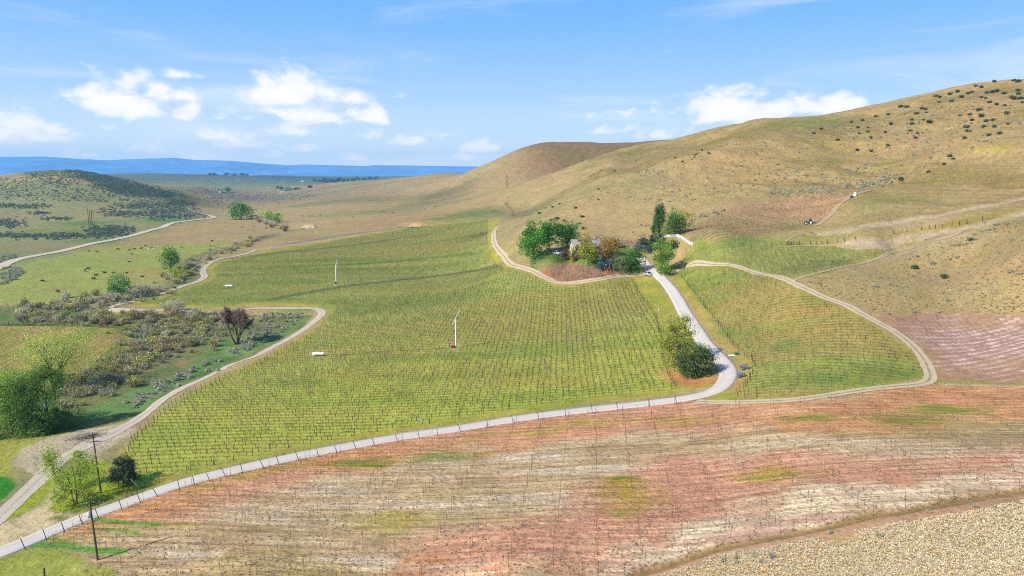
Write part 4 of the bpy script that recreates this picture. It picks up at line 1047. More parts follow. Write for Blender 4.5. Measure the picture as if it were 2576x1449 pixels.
def cards(cent, size, rs, up=0.35, aspect=1.0, out=None):
    """small leaf faces (kite shaped) at the points CENT"""
    n = len(cent)
    nr = rs.normal(size=(n, 3)); nr[:, 2] = nr[:, 2] * (1 - up) + up * 1.2
    if out is not None: nr = nr + out * 0.9
    nr /= np.linalg.norm(nr, axis=1)[:, None]
    t = np.cross(nr, rs.normal(size=(n, 3))); t /= np.maximum(np.linalg.norm(t, axis=1), 1e-6)[:, None]
    b = np.cross(nr, t)
    s = (size * rs.uniform(0.65, 1.35, n))[:, None]
    w = s * 0.62 * aspect
    V = np.stack([cent - t * s, cent - b * w + t * s * 0.1, cent + t * s, cent + b * w + t * s * 0.1], 1).reshape(-1, 3)
    F = np.arange(n * 4).reshape(-1, 4)
    return V, F

def tubes(segs, sides=5):
    """tapered limbs: list of (points, radii)"""
    V = []; F = []; base = 0
    for pts, rad in segs:
        pts = np.asarray(pts, float); n = len(pts)
        t = np.gradient(pts, axis=0); t /= np.maximum(np.linalg.norm(t, axis=1), 1e-9)[:, None]
        ref = np.where(np.abs(t[:, 2:3]) > 0.9, np.array([[1.0, 0, 0]]), np.array([[0, 0, 1.0]]))
        a = np.cross(t, ref); a /= np.maximum(np.linalg.norm(a, axis=1), 1e-9)[:, None]
        b = np.cross(t, a)
        ang = np.linspace(0, 2 * math.pi, sides, endpoint=False)
        ring = pts[:, None] + (a[:, None] * np.cos(ang)[None, :, None] + b[:, None] * np.sin(ang)[None, :, None]) * np.asarray(rad, float)[:, None, None]
        V.append(ring.reshape(-1, 3))
        i = np.arange(n - 1)[:, None] * sides; j = np.arange(sides)[None]; k = (np.arange(sides) + 1)[None] % sides
        F.append((np.stack([i + j, i + k, i + sides + k, i + sides + j], -1) + base).reshape(-1, 4))
        base += n * sides
    return np.concatenate(V), np.concatenate(F)

def curve3(p0, p1, bend, rs, n=5):
    p0 = np.asarray(p0, float); p1 = np.asarray(p1, float)
    t = np.linspace(0, 1, n)[:, None]
    mid = (p0 + p1) / 2 + np.array([0, 0, bend]) + rs.normal(size=3) * np.linalg.norm(p1 - p0) * 0.06
    return (1 - t) ** 2 * p0 + 2 * t * (1 - t) * mid + t * t * p1

def shade_cols(col, n, rs, clump, amt=0.16, gain=1.95):
    base = np.asarray(alb(*col) * gain if isinstance(col, tuple) else col)
    v = 1 + rs.normal(size=n) * amt
    v = v * clump
    c = base[None] * np.clip(v, 0.35, 1.9)[:, None]
    hue = rs.normal(size=n) * 0.09
    c[:, 0] *= 1 + hue; c[:, 2] *= 1 - hue
    return np.clip(c, 0.003, 0.9)

def crown_mesh(name, shape, h, w, seed, leaf, n_leaf, col, col2=None, lo=0.22, mat=None, d=None, lean=(0, 0), density=1.0, droop=0.0, clumps=None, up=0.35, aspect=1.0, open_=0.0):
    """leaf faces gathered in clumps inside a crown outline; returns the mesh and the clump centres"""
    rs = np.random.RandomState(seed)
    d = w if d is None else d
    nc = clumps or max(14, int(26 * density))
    C_ = []
    tries = 0
    while len(C_) < nc and tries < 20000:
        tries += 1
        q = rs.uniform(-1, 1, 3)
        rr = math.hypot(q[0], q[1])
        t = (q[2] + 1) / 2
        if shape == 'round':
            lim = math.sqrt(max(0, 1 - (abs(q[2]) ** 2.2))) * (0.82 + 0.18 * math.sin(3 * math.atan2(q[1], q[0]) + seed))
            if rr > lim or rr < lim * 0.30 and abs(q[2]) < 0.6: continue
        elif shape == 'vase':
            lim = (0.35 + 0.75 * t) * math.sqrt(max(0, 1 - max(0, (t - 0.55) / 0.45) ** 2.2))
            if rr > lim or rr < lim * 0.25 and t < 0.8: continue
        elif shape == 'column':
            lim = min(1.0, (0.55 + 1.2 * t)) * math.sqrt(max(0, 1 - max(0, (t - 0.4) / 0.6) ** 2.0))
            if rr > lim: continue
        elif shape == 'cone':
            lim = (1 - t) ** 0.85 * min(1, 0.55 + 3 * t) + 0.04
            if rr > lim or rr < lim * 0.35: continue
        elif shape == 'dome':
            lim = math.sqrt(max(0, 1 - t * t))
            if rr > lim or rr < lim * 0.3 and t < 0.6: continue
        z = h * (lo + (1 - lo) * t)
        C_.append((q[0] * w / 2 + lean[0] * t, q[1] * d / 2 + lean[1] * t, z))
    C_ = np.array(C_)
    per = max(4, n_leaf // len(C_))
    crad = (w * 0.5) * (1.75 / math.sqrt(max(4, len(C_)) / 4.0)) * (0.85 if shape != 'column' else 1.0)
    if shape == 'column': crad *= 1.1
    cl = 1 + rs.normal(size=len(C_)) * 0.16
    idx = np.repeat(np.arange(len(C_)), per)
    off = rs.normal(size=(len(idx), 3)); off /= np.linalg.norm(off, axis=1)[:, None]
    rad = rs.uniform(0.35, 1.0, len(idx)) ** 0.6 * crad * (1 + 0.35 * rs.normal(size=len(C_)))[idx].clip(0.5, 1.6)
    offv = off * rad[:, None]
    offv[:, 2] *= 0.8 if shape != 'column' else 1.7
    if droop: offv[:, 2] -= droop * rad * rs.uniform(0, 1, len(idx))
    keep = rs.uniform(size=len(idx)) > open_
    cen = C_[idx] + offv
    cen[:, 2] = np.maximum(cen[:, 2], h * 0.03)
    cen = cen[keep]; idx = idx[keep]; off = off[keep]
    V, F = cards(cen, leaf, rs, up=up, aspect=aspect, out=off * 0.7)
    if col2 is None:
        cols = shade_cols(col, len(cen), rs, cl[idx])
    else:
        m = (rs.uniform(size=len(C_)) < 0.45)[idx]
        cols = np.where(m[:, None], shade_cols(col2, len(cen), rs, cl[idx]), shade_cols(col, len(cen), rs, cl[idx]))
    if mat is None: cols = np.clip(cols * np.array([1.10, 1.02, 0.90]), 0.003, 0.9)
    me = mesh_from(name, V, F, mat or M_LEAF)
    color_attr(me, 'Col', np.repeat(cols, 4, 0))
    return me, C_

def limbs_mesh(name, C_, h, r0, seed, mat, trunk_to=0.6, lean=(0, 0), n_limb=12, stems=1, spread=0.25, twig=0.35):
    rs = np.random.RandomState(seed + 5)
    segs = []
    tops = []
    for s in range(stems):
        a = 2 * math.pi * s / stems + rs.uniform(0, 1); sp = spread if stems > 1 else 0.0
        top = np.array([lean[0] * trunk_to + math.cos(a) * sp * h * 0.5, lean[1] * trunk_to + math.sin(a) * sp * h * 0.5, h * trunk_to])
        base = np.array([math.cos(a) * r0 * (1.2 if stems > 1 else 0), math.sin(a) * r0 * (1.2 if stems > 1 else 0), -0.25])
        pts = curve3(base, top, 0, rs, 7)
        segs.append((pts, np.linspace(r0 * (0.75 if stems > 1 else 1.0), r0 * 0.3, 7) * np.r_[1.25, np.ones(6)]))
        tops.append(pts)
    order = rs.permutation(len(C_))[:n_limb]
    for i in order:
        c = C_[i]
        pts = min(tops, key=lambda p: np.hypot(*(p[-1][:2] - c[:2])))
        hz = np.clip(c[2] * rs.uniform(0.35, 0.7), h * 0.10, h * trunk_to)
        k = np.interp(hz, pts[:, 2], np.arange(len(pts)))
        st = np.array([np.interp(k, np.arange(len(pts)), pts[:, j]) for j in range(3)])
        rr = r0 * (0.42 - 0.22 * hz / h)
        limb = curve3(st, c, np.linalg.norm(c - st) * 0.10, rs, 5)
        segs.append((limb, np.linspace(rr, rr * 0.18, 5)))
        for q in range(2):
            b = limb[rs.randint(2, 4)]
            e = b + rs.normal(size=3) * np.linalg.norm(c - st) * 0.28; e[2] = max(e[2], b[2] + 0.1)
            segs.append((curve3(b, e, 0.05, rs, 3), np.linspace(rr * 0.4, rr * 0.1, 3)))
    V, F = tubes(segs)
    return mesh_from(name, V, F, mat, smooth=True)

def top_empty(name, label, cat, loc, rz=0.0, group=None):
    o = bpy.data.objects.new(name, None); COL.objects.link(o)
    o.empty_display_size = 0.5
    o.location = loc; o.rotation_euler = (0, 0, rz)
    o['label'] = label; o['category'] = cat
    if group: o['group'] = group
    return o

def pxm(u, v):
    """metres per photograph px at the ground point (u, v)"""
    p = at(u, v); q = Vector((p.x, p.y, p.z - CAM_H))
    return (q.y * math.cos(PITCH) - q.z * math.sin(PITCH)) / FPX

def tree(name, label, u, v, hpx, wpx, shape, col, seed, col2=None, leafpx=2.6, dens=3.0, lo=0.2, barkm=None, trunk=0.6, cat='tree', group=None, leanpx=0, clumps=None, mat=None, stems=1, r0=None, droop=0, open_=0.0, up=0.35, aspect=1.0, limb=12, hscale=1.0):
    p = at(u, v); k = pxm(u, v)
    el = math.atan2(CAM_H - p.z, math.hypot(p.x, p.y))
    h = hpx * k / max(0.6, math.cos(el)) * hscale; w = wpx * k
    n = int(hpx * wpx / (2.516 ** 2) * dens)
    n = int(np.clip(n * 1.9, 200, 26000)); leafpx *= 1.22
    o = top_empty(name, label, cat, p, 0.0, group)
    ln = (leanpx * k, 0)
    cm, cc2 = crown_mesh('crown', shape, h, w, seed, leafpx * k * 0.5, n, col, col2, lo, mat, lean=ln, clumps=clumps, droop=droop, open_=open_, up=up, aspect=aspect)
    link(cm, 'crown', o)
    tm = limbs_mesh('trunk', cc2, h, r0 or max(0.09, h * 0.022), seed, barkm or M_BARK, trunk, ln, limb, stems)
    link(tm, 'trunk', o)
    return o

def bare_tree(name, label, u, v, hpx, wpx, seed, col, depth=5, stems=3, cat='tree', group=None, r0=None):
    """a tree without leaves: forking limbs and a haze of fine twigs"""
    p = at(u, v); k = pxm(u, v); h = hpx * k / 0.95; w = wpx * k
    rs = np.random.RandomState(seed)
    segs = []; tips = []
    r0 = r0 or h * 0.022
    def grow(b, d, L, r, lv):
        e = b + d * L
        segs.append((curve3(b, e, 0, rs, 3), np.linspace(r, r * 0.62, 3)))
        if lv <= 3: tips.append((e, d))
        if lv == 0: return
        for q in range(rs.randint(2, 4)):
            nd_ = d + rs.normal(size=3) * 0.42; nd_[2] += 0.12
            nd_ /= np.linalg.norm(nd_)
            grow(e, nd_, L * rs.uniform(0.62, 0.85), r * 0.6, lv - 1)
    for s in range(stems):
        a = 2 * math.pi * s / stems + rs.uniform(0, 1)
        d = np.array([math.cos(a) * 0.55, math.sin(a) * 0.55, 0.8]); d /= np.linalg.norm(d)
        grow(np.array([math.cos(a) * r0, math.sin(a) * r0, -0.2]), d, h * 0.19, r0, depth - 1)
    V, F = tubes(segs, 4)
    # fit to the measured outline
    mx = np.abs(V[:, :2]).max(); V[:, :2] *= w * 0.5 / mx; V[:, 2] *= h / V[:, 2].max()
    sx = w * 0.5 / mx
    o = top_empty(name, label, cat, p, 0, group)
    link(mesh_from('trunk', V, F, M_DARKBARK), 'trunk', o)
    T = np.array([t for t, _ in tips]); D = np.array([d for _, d in tips]); T[:, :2] *= sx; T[:, 2] *= h / max(T[:, 2].max(), 1e-3)
    rep = 14; T = np.repeat(T, rep, 0); D = np.repeat(D, rep, 0)
    D = D + rs.normal(size=D.shape) * 0.7; D /= np.linalg.norm(D, axis=1)[:, None]
    B = T - D * 0.1 * h * rs.uniform(0, 1, len(T))[:, None]
    L = h * rs.uniform(0.05, 0.12, len(T))[:, None]
    sd = np.cross(D, rs.normal(size=D.shape)); sd /= np.linalg.norm(sd, axis=1)[:, None]
    wv = 0.0035 * h
    Vt = np.stack([B - sd * wv, B + sd * wv, B + D * L + sd * wv * 0.4, B + D * L - sd * wv * 0.4], 1).reshape(-1, 3)
    me = mesh_from('twigs', Vt, np.arange(len(Vt)).reshape(-1, 4), M_TWIG)
    color_attr(me, 'Col', np.repeat(shade_cols(col, len(T), rs, 1.0, 0.25), 4, 0))
    link(me, 'twigs', o)
    return o

# ---- shrubs that share meshes
def twig_shrub_mesh(name, h, w, seed, col, col2, n=150, thick=0.03, leaf=0):
    """upright fans of bare stems, some with a few leaves"""
    rs = np.random.RandomState(seed)
    a = rs.uniform(0, 2 * math.pi, n); r = rs.uniform(0, 1, n) ** 0.6 * w * 0.24
    b = np.stack([np.cos(a) * r, np.sin(a) * r, np.full(n, -0.1)], 1)
    a2 = a + rs.normal(size=n) * 0.5; sp = rs.uniform(0.1, 1.0, n) * w * 0.5
    hh = h * rs.uniform(0.5, 1.0, n) * (1 - 0.3 * (sp / (w * 0.5)) ** 2)
    e = np.stack([np.cos(a2) * sp, np.sin(a2) * sp, hh], 1)
    m = (b + e) / 2 + np.stack([np.zeros(n), np.zeros(n), h * 0.08 * np.ones(n)], 1) + rs.normal(size=(n, 3)) * 0.05 * w
    d = e - b; sd = np.cross(d, rs.normal(size=(n, 3))); sd /= np.linalg.norm(sd, axis=1)[:, None]
    w0 = thick * rs.uniform(0.6, 1.4, n)[:, None]
    V = np.stack([b - sd * w0, b + sd * w0, m + sd * w0 * 1.1, m - sd * w0 * 1.1], 1).reshape(-1, 3)
    V2 = np.stack([m - sd * w0 * 1.1, m + sd * w0 * 1.1, e + sd * w0 * 0.35, e - sd * w0 * 0.35], 1).reshape(-1, 3)
    cols = np.where((rs.uniform(size=n) < 0.5)[:, None], shade_cols(col, n, rs, 1.0, 0.22, 2.5), shade_cols(col2, n, rs, 1.0, 0.22, 2.5))
    Vs = [V, V2]; Cs = [np.repeat(cols, 4, 0)] * 2
    # side twigs
    k = n * 3
    i = rs.randint(0, n, k); t = rs.uniform(0.35, 1, k)[:, None]
    q = m[i] * (1 - t) + e[i] * t
    dd = d[i] / np.linalg.norm(d[i], axis=1)[:, None] + rs.normal(size=(k, 3)) * 0.6
    L = h * rs.uniform(0.08, 0.2, k)[:, None]
    s2 = np.cross(dd, rs.normal(size=(k, 3))); s2 /= np.linalg.norm(s2, axis=1)[:, None]
    wt = thick * 0.55
    Vs.append(np.stack([q - s2 * wt, q + s2 * wt, q + dd * L + s2 * wt * 0.5, q + dd * L - s2 * wt * 0.5], 1).reshape(-1, 3))
    Cs.append(np.repeat(np.clip(cols[i] * rs.uniform(0.8, 1.3, k)[:, None], 0, 1), 4, 0))
    V = np.concatenate(Vs); Cc = np.concatenate(Cs)
    if leaf:
        i = rs.randint(0, n, leaf); t = rs.uniform(0.3, 1.05, leaf)[:, None]
        q = m[i] * (1 - t) + e[i] * t + rs.normal(size=(leaf, 3)) * 0.1 * w
        Vl, _ = cards(q, thick * 4.2, rs)
        V = np.concatenate([V, Vl]); Cc = np.concatenate([Cc, np.repeat(shade_cols(col2, leaf, rs, 1.0, 0.2), 4, 0)])
    me = mesh_from(name, V, np.arange(len(V)).reshape(-1, 4), M_TWIG)
    color_attr(me, 'Col', Cc)
    return me

def mound_mesh(name, h, w, seed, col, col2, n=130, size=0.12, lobes=6):
    """a low cushion shrub of several lobes (sagebrush and the like)"""
    rs = np.random.RandomState(seed)
    lc = np.stack([rs.uniform(-0.27, 0.27, lobes) * w, rs.uniform(-0.27, 0.27, lobes) * w, rs.uniform(0.42, 0.62, lobes) * h], 1)
    lr = rs.uniform(0.22, 0.36, lobes)
    i = rs.randint(0, lobes, n)
    o = rs.normal(size=(n, 3)); o /= np.linalg.norm(o, axis=1)[:, None]
    c = lc[i] + o * np.stack([lr[i] * w, lr[i] * w, lr[i] * h * 1.5], 1) * rs.uniform(0.6, 1.0, n)[:, None]
    c[:, 2] = np.maximum(c[:, 2], 0.02)
    V, F = cards(c, size, rs, up=0.3, out=o)
    cols = np.where((rs.uniform(size=n) < 0.4)[:, None], shade_cols(col2, n, rs, 1.0, 0.18), shade_cols(col, n, rs, 1.0, 0.18))
    me = mesh_from(name, V, F, M_LEAF); color_attr(me, 'Col', np.repeat(cols, 4, 0))
    return me

def scatter_uv(meshes, name, label, cat, group, pts, smin=0.7, smax=1.3, seed=1, sink=0.05):
    rs = np.random.RandomState(seed)
    pts = np.array(pts, float)
    w = at_many(pts[:, 0], pts[:, 1])
    z = ground_a(w[:, 0], w[:, 1])
    for i in range(len(pts)):
        o = link(meshes[rs.randint(len(meshes))], name, None, (w[i, 0], w[i, 1], z[i] - sink), rs.uniform(0, 6.28), label=label, category=cat, group=group)
        s = rs.uniform(smin, smax); o.scale = (s * rs.uniform(0.9, 1.15), s * rs.uniform(0.9, 1.15), s * rs.uniform(0.85, 1.15))

def along(pts, n, spread, seed):
    """n points scattered about a photograph line"""
    rs = np.random.RandomState(seed)
    q = np.array(pts, float); s = np.concatenate([[0], np.cumsum(np.hypot(*np.diff(q, axis=0).T))])
    t = rs.uniform(0, s[-1], n)
    sp = np.array([spread]).ravel()
    sx, sy = (sp[0], sp[0] * 0.4) if len(sp) == 1 else sp
    return [(np.interp(a, s, q[:, 0]) + rs.normal() * sx, np.interp(a, s, q[:, 1]) + rs.normal() * sy) for a in t]
def within(poly_uv, n, seed):
    rs = np.random.RandomState(seed); q = np.array(poly_uv, float); out = []
    while len(out) < n:
        p = rs.uniform(q.min(0), q.max(0), (n * 3, 2))
        for a in p[inside(q, p[:, 0], p[:, 1])]:
            if len(out) < n: out.append(tuple(a))
    return out
# ------------------------------------------------------------------ trees, one by one
G_DK = (74, 112, 44); G_MID = (92, 138, 52); G_BR = (118, 158, 58); LIME = (172, 190, 84); LIME2 = (150, 172, 74)
# lower left corner
tree('cottonwood_tree', 'big dark green leafy tree filling the lower left edge of the view', 30, 1092, 182, 150, 'dome', (124, 156, 70), 1, (98, 132, 58), lo=0.02, leafpx=2.9, dens=3.4, clumps=60, limb=18, r0=0.35)
tree('cottonwood_tree', 'dark green leafy tree beside the brown creek brush, in front of the lime willow', 122, 1085, 168, 108, 'dome', (118, 150, 68), 2, (94, 128, 56), lo=0.02, leafpx=2.9, dens=3.4, clumps=48, limb=16, r0=0.3)
tree('willow_tree', 'tall lime yellow willow with dark forked limbs showing, behind the dark leafy trees', 138, 985, 148, 205, 'vase', (176, 186, 98), 3, (156, 172, 84), lo=0.30, leafpx=2.6, dens=1.5, clumps=60, droop=0.7, open_=0.25, barkm=M_DARKBARK, trunk=0.5, stems=3, limb=34, r0=0.34)
bare_tree('bare_tree', 'leafless brown tree with a wide twiggy crown beside the gravel loop road', 596, 866, 90, 88, 4, (128, 104, 84), 6, 4)
tree('birch_tree', 'bright lime tree with ragged crown beside the utility pole and paved road', 190, 1268, 126, 92, 'dome', (146, 168, 70), 5, (124, 148, 58), lo=0.06, leafpx=2.9, dens=2.3, clumps=30, open_=0.15, leanpx=6, stems=3, trunk=0.7, limb=18, r0=0.16)
tree('birch_tree', 'narrow lime tree leaning left towards the bare yard', 166, 1238, 112, 40, 'column', (158, 178, 74), 6, (132, 156, 60), lo=0.12, leafpx=2.8, dens=1.8, clumps=22, leanpx=-52, trunk=0.8, limb=12, r0=0.12)
tree('pine_tree', 'dark rounded pine between the utility pole and the leaning white post', 311, 1217, 70, 64, 'dome', (64, 78, 48), 7, (84, 98, 66), lo=0.10, leafpx=3.0, dens=4.2, mat=M_NEEDLE, clumps=44, trunk=0.7, r0=0.2)
# valley
tree('cottonwood_tree', 'round mid green tree standing by brush in the far tan valley', 607, 552, 42, 54, 'round', (98, 140, 62), 8, (80, 122, 54), lo=0.08, leafpx=2.6, dens=3.4, clumps=34)
tree('cottonwood_tree', 'small pale lime tree at the end of the far valley brush', 674, 557, 30, 30, 'round', (150, 170, 92), 9, lo=0.05, dens=3)
tree('cottonwood_tree', 'low bright green tree next to the pale lime one in the far valley', 694, 560, 24, 32, 'round', (112, 150, 66), 10, lo=0.05, dens=3.2)
tree('cottonwood_tree', 'tall bright green tree on the pasture edge near the blue portable toilet', 427, 676, 49, 50, 'round', (112, 150, 64), 11, (94, 134, 56), lo=0.08, leafpx=2.6, dens=3.2, clumps=34)
tree('willow_tree', 'low lime bushy tree at the foot of the tall pasture edge tree', 447, 694, 27, 56, 'dome', (146, 166, 70), 12, lo=0.05, dens=3, leafpx=2.4)
tree('cottonwood_tree', 'round green tree with open lower branches above the grey creek brush', 302, 752, 60, 54, 'round', (104, 146, 78), 13, (88, 128, 66), lo=0.24, leafpx=2.6, dens=2.6, clumps=36, open_=0.1, barkm=M_PALEBARK)
# around the house
tree('cottonwood_tree', 'widest deep green tree at the left end of the house terrace', 1343, 652, 92, 76, 'round', (86, 140, 48), 14, (68, 116, 40), lo=0.0, leafpx=2.8, dens=3.6, clumps=42, limb=14)
tree('cottonwood_tree', 'deep green tree with a dark visible trunk beside the parked white car', 1382, 633, 73, 56, 'round', (80, 132, 46), 15, (64, 110, 40), lo=0.26, leafpx=2.8, dens=3.4, clumps=34, barkm=M_DARKBARK)
tree('cottonwood_tree', 'round deep green tree rising behind the left end of the house roof', 1426, 622, 58, 58, 'round', (82, 134, 46), 16, (64, 110, 40), lo=0.12, leafpx=2.8, dens=3.6, clumps=32)
tree('maple_tree', 'tall olive orange tree right against the house front', 1470, 654, 72, 40, 'round', (158, 138, 62), 17, (140, 134, 58), lo=0.08, dens=3.2, clumps=30)
tree('maple_tree', 'yellow green tree with a short trunk on the lawn left of the blue spruces', 1481, 668, 52, 42, 'round', (140, 152, 54), 18, (124, 138, 50), lo=0.18, dens=3.4, clumps=28, barkm=M_DARKBARK)
tree('maple_tree', 'small olive green tree in front of the cream house wall', 1443, 660, 40, 28, 'round', (120, 132, 56), 19, (136, 130, 60), lo=0.12, dens=3.2)
tree('maple_tree', 'broad bronze brown tree behind the blue spruces', 1527, 656, 58, 60, 'round', (158, 132, 70), 20, (138, 124, 60), lo=0.06, dens=3.0, clumps=40, open_=0.08)
tree('ash_tree', 'thin greyish brown tree behind the house between olive and bronze trees', 1501, 634, 42, 28, 'vase', (150, 128, 104), 21, lo=0.2, dens=2.0, open_=0.2)
tree('plum_tree', 'dark purple crowned tree behind the bronze one', 1535, 636, 34, 26, 'round', (98, 66, 66), 22, (82, 56, 60), lo=0.2, dens=3.4)
tree('plum_tree', 'small dark red shrubby tree beside the parked car and house gable', 1422, 654, 24, 24, 'round', (112, 76, 82), 23, (92, 62, 64), lo=0.15, dens=3.2)
tree('spruce_tree', 'left and taller of the two blue spruces above the brown vine plot', 1509, 678, 35, 24, 'cone', (74, 100, 96), 24, (94, 120, 118), lo=0.04, dens=4.2, mat=M_NEEDLE, clumps=40)
tree('spruce_tree', 'right and shorter of the two blue spruces, behind the pink bush', 1530, 674, 27, 24, 'cone', (74, 98, 92), 25, (96, 120, 112), lo=0.04, dens=4.2, mat=M_NEEDLE, clumps=36)
tree('willow_tree', 'grey green open branched tree left of the dark round tree by the drive', 1557, 680, 38, 36, 'dome', (132, 146, 86), 26, (110, 124, 78), lo=0.06, dens=2.6, open_=0.1)
tree('maple_tree', 'dense round dark green tree whose shadow crosses the paved drive', 1594, 681, 50, 50, 'round', (78, 124, 44), 27, (62, 104, 38), lo=0.05, dens=4.0, clumps=36)
tree('olive_tree', 'pale sage green slender tree above the tan vines behind the house', 1553, 622, 30, 22, 'round', (150, 158, 108), 28, lo=0.08, dens=2.4, open_=0.12)
tree('juniper_tree', 'dark juniper at the left of the evergreen group below the poplar', 1621, 628, 36, 26, 'dome', (56, 74, 46), 29, (70, 86, 60), lo=0.05, dens=4.2, mat=M_NEEDLE)
tree('juniper_tree', 'largest dark juniper at the foot of the tall poplar', 1645, 627, 40, 32, 'dome', (54, 72, 48), 30, (72, 86, 62), lo=0.04, dens=4.2, mat=M_NEEDLE)
tree('juniper_tree', 'low blue grey juniper on the left end of the evergreen group', 1603, 629, 19, 20, 'dome', (98, 112, 112), 31, lo=0.04, dens=4.0, mat=M_NEEDLE)
tree('juniper_tree', 'spreading dark grey juniper along the lawn edge', 1631, 634, 16, 40, 'dome', (66, 80, 70), 32, (84, 98, 92), lo=0.04, dens=4.0, mat=M_NEEDLE)
tree('juniper_tree', 'small dark juniper touching the left end of the white fence', 1661, 613, 26, 20, 'dome', (68, 86, 56), 33, lo=0.05, dens=4.0, mat=M_NEEDLE)
tree('juniper_tree', 'dark low juniper below the bend of the white fence', 1690, 622, 20, 28, 'dome', (62, 78, 50), 34, lo=0.05, dens=4.0, mat=M_NEEDLE)
tree('ash_tree', 'leafy mid green tree beside the drive below the white fence', 1667, 678, 72, 56, 'round', (112, 146, 54), 35, (92, 128, 48), lo=0.1, leafpx=2.6, dens=3.2, clumps=38, limb=14)
tree('ash_tree', 'low bright green tree at the base of the leafy drive side tree', 1674, 688, 32, 40, 'dome', (124, 156, 56), 36, (100, 134, 48), lo=0.04, dens=3.4)
tree('poplar_tree', 'tallest narrow dark green poplar behind the junipers', 1657, 596, 92, 28, 'column', (70, 112, 46), 37, (56, 94, 40), lo=0.03, leafpx=2.4, dens=4.4, clumps=60, barkm=M_PALEBARK, limb=20)
tree('poplar_tree', 'thin low poplar shoot on the left side of the tallest poplar', 1644, 594, 38, 12, 'column', (78, 118, 52), 38, lo=0.05, dens=4.0)
tree('poplar_tree', 'second narrow poplar standing behind the white fence', 1694, 592, 60, 34, 'column', (76, 116, 48), 39, (62, 100, 42), lo=0.03, leafpx=2.4, dens=4.0, clumps=44)
tree('poplar_tree', 'thin yellow green poplar between the two dark ones', 1674, 592, 32, 11, 'column', (158, 164, 78), 40, lo=0.05, dens=3.4)
tree('willow_tree', 'pale lime willow at the lower corner of the brown upper vineyard', 1725, 582, 54, 50, 'round', (160, 168, 84), 41, (138, 152, 72), lo=0.06, leafpx=2.4, dens=2.8, clumps=34, open_=0.1)
# bend of the paved road
tree('birch_tree', 'tall lime tree with white stems on the inside of the road bend', 1706, 920, 124, 92, 'round', (156, 164, 76), 42, (136, 148, 66), lo=0.08, leafpx=3.0, dens=2.7, clumps=56, barkm=M_PALEBARK, stems=4, trunk=0.75, limb=26, open_=0.12, r0=0.16)
tree('pine_tree', 'broad dark pine on the road bend whose blue shadow crosses the paving', 1747, 945, 84, 84, 'dome', (66, 84, 42), 43, (84, 102, 54), lo=0.06, leafpx=3.0, dens=4.2, mat=M_NEEDLE, clumps=60, trunk=0.7, limb=18, r0=0.26)
# far off
tree('far_tree', 'green tree beside the pale brush on the far valley floor', 573, 483, 13, 15, 'round', (112, 146, 92), 44, lo=0.05, cat='tree', dens=5)
tree('far_tree', 'pale green wide tree left of the far valley tree', 552, 483, 10, 20, 'dome', (136, 158, 112), 45, lo=0.05, dens=5)
tree('far_tree', 'pale green tree cluster above the far blue roofed house', 725, 479, 10, 20, 'dome', (120, 150, 108), 46, lo=0.05, dens=5)
for i, (u, v, hp, wp) in enumerate([(709, 476, 5, 9), (746, 477, 6, 11), (780, 472, 6, 8), (700, 474, 4, 7), (803, 458, 5, 6), (812, 457, 5, 7), (822, 459, 5, 8), (833, 457, 6, 7), (842, 458, 5, 7), (851, 456, 6, 8), (862, 457, 5, 7), (874, 455, 5, 7), (888, 455, 5, 8), (900, 452, 5, 7), (915, 453, 5, 8), (930, 450, 5, 7), (790, 456, 5, 6), (818, 453, 4, 6), (856, 452, 4, 6), (945, 449, 4, 8),
                                 (393, 434, 5, 9), (438, 435, 4, 9), (450, 436, 4, 8), (540, 441, 4, 8), (572, 441, 4, 8), (590, 442, 4, 9), (610, 441, 4, 8), (528, 440, 4, 6), (619, 441, 4, 6)]):
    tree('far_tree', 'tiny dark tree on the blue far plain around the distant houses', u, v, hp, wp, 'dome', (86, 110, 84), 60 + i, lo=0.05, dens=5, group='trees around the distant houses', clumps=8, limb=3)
# garden shrubs
def bush(name, label, u, v, hpx, wpx, col, seed, col2=None, mat=None, cat='shrub'):
    p = at(u, v); k = pxm(u, v); h = hpx * k * 1.05; w = wpx * k
    me, _c = crown_mesh(name, 'dome', h, w, seed, 2.4 * k * 0.5, int(np.clip(hpx * wpx / 6.3 * 5, 120, 4000)), col, col2, 0.0, mat, clumps=26)
    o = link(me, name, None, p, 0, label=label, category=cat)
    return o
bush('round_shrub', 'clipped round bright green shrub by the paved road', 369, 1219, 26, 62, (76, 128, 48), 101, (62, 112, 42))
bush('round_shrub', 'small green shrub at the foot of the leaning white post', 352, 1229, 9, 24, (84, 138, 52), 102)
bush('flowering_shrub', 'pink flowering shrub in front of the shorter blue spruce', 1529, 683, 11, 20, (200, 122, 124), 103, (170, 110, 96))
bush('low_shrub', 'low dark shrub just below the pink flowering one', 1537, 692, 8, 22, (96, 100, 56), 104)
bush('low_shrub', 'low green shrub under the grey open tree', 1565, 690, 9, 24, (84, 122, 54), 105, (66, 98, 48))
bush('low_shrub', 'dark green shrub at the corner of drive and dirt track', 1590, 690, 9, 26, (70, 104, 50), 106, (92, 118, 70))
bush('low_shrub', 'grey green shrub under the right side of the dark round tree', 1610, 686, 8, 16, (120, 132, 106), 107)
bush('low_shrub', 'green spreading shrub on the bank left of the parked car', 1372, 646, 12, 34, (78, 126, 58), 108, (60, 104, 50))
bush('low_shrub', 'deep green shrub under the small dark red tree', 1402, 652, 10, 28, (72, 120, 52), 109)
bush('low_shrub', 'grey flowering shrub on the rough bank', 1358, 652, 8, 16, (150, 156, 146), 110)
bush('low_shrub', 'teal green shrub on the bank beside the brown vine plot', 1342, 664, 8, 14, (104, 134, 98), 111)
bush('low_shrub', 'small green shrub right of the pink flowering bush base', 1515, 694, 7, 18, (104, 136, 70), 112)
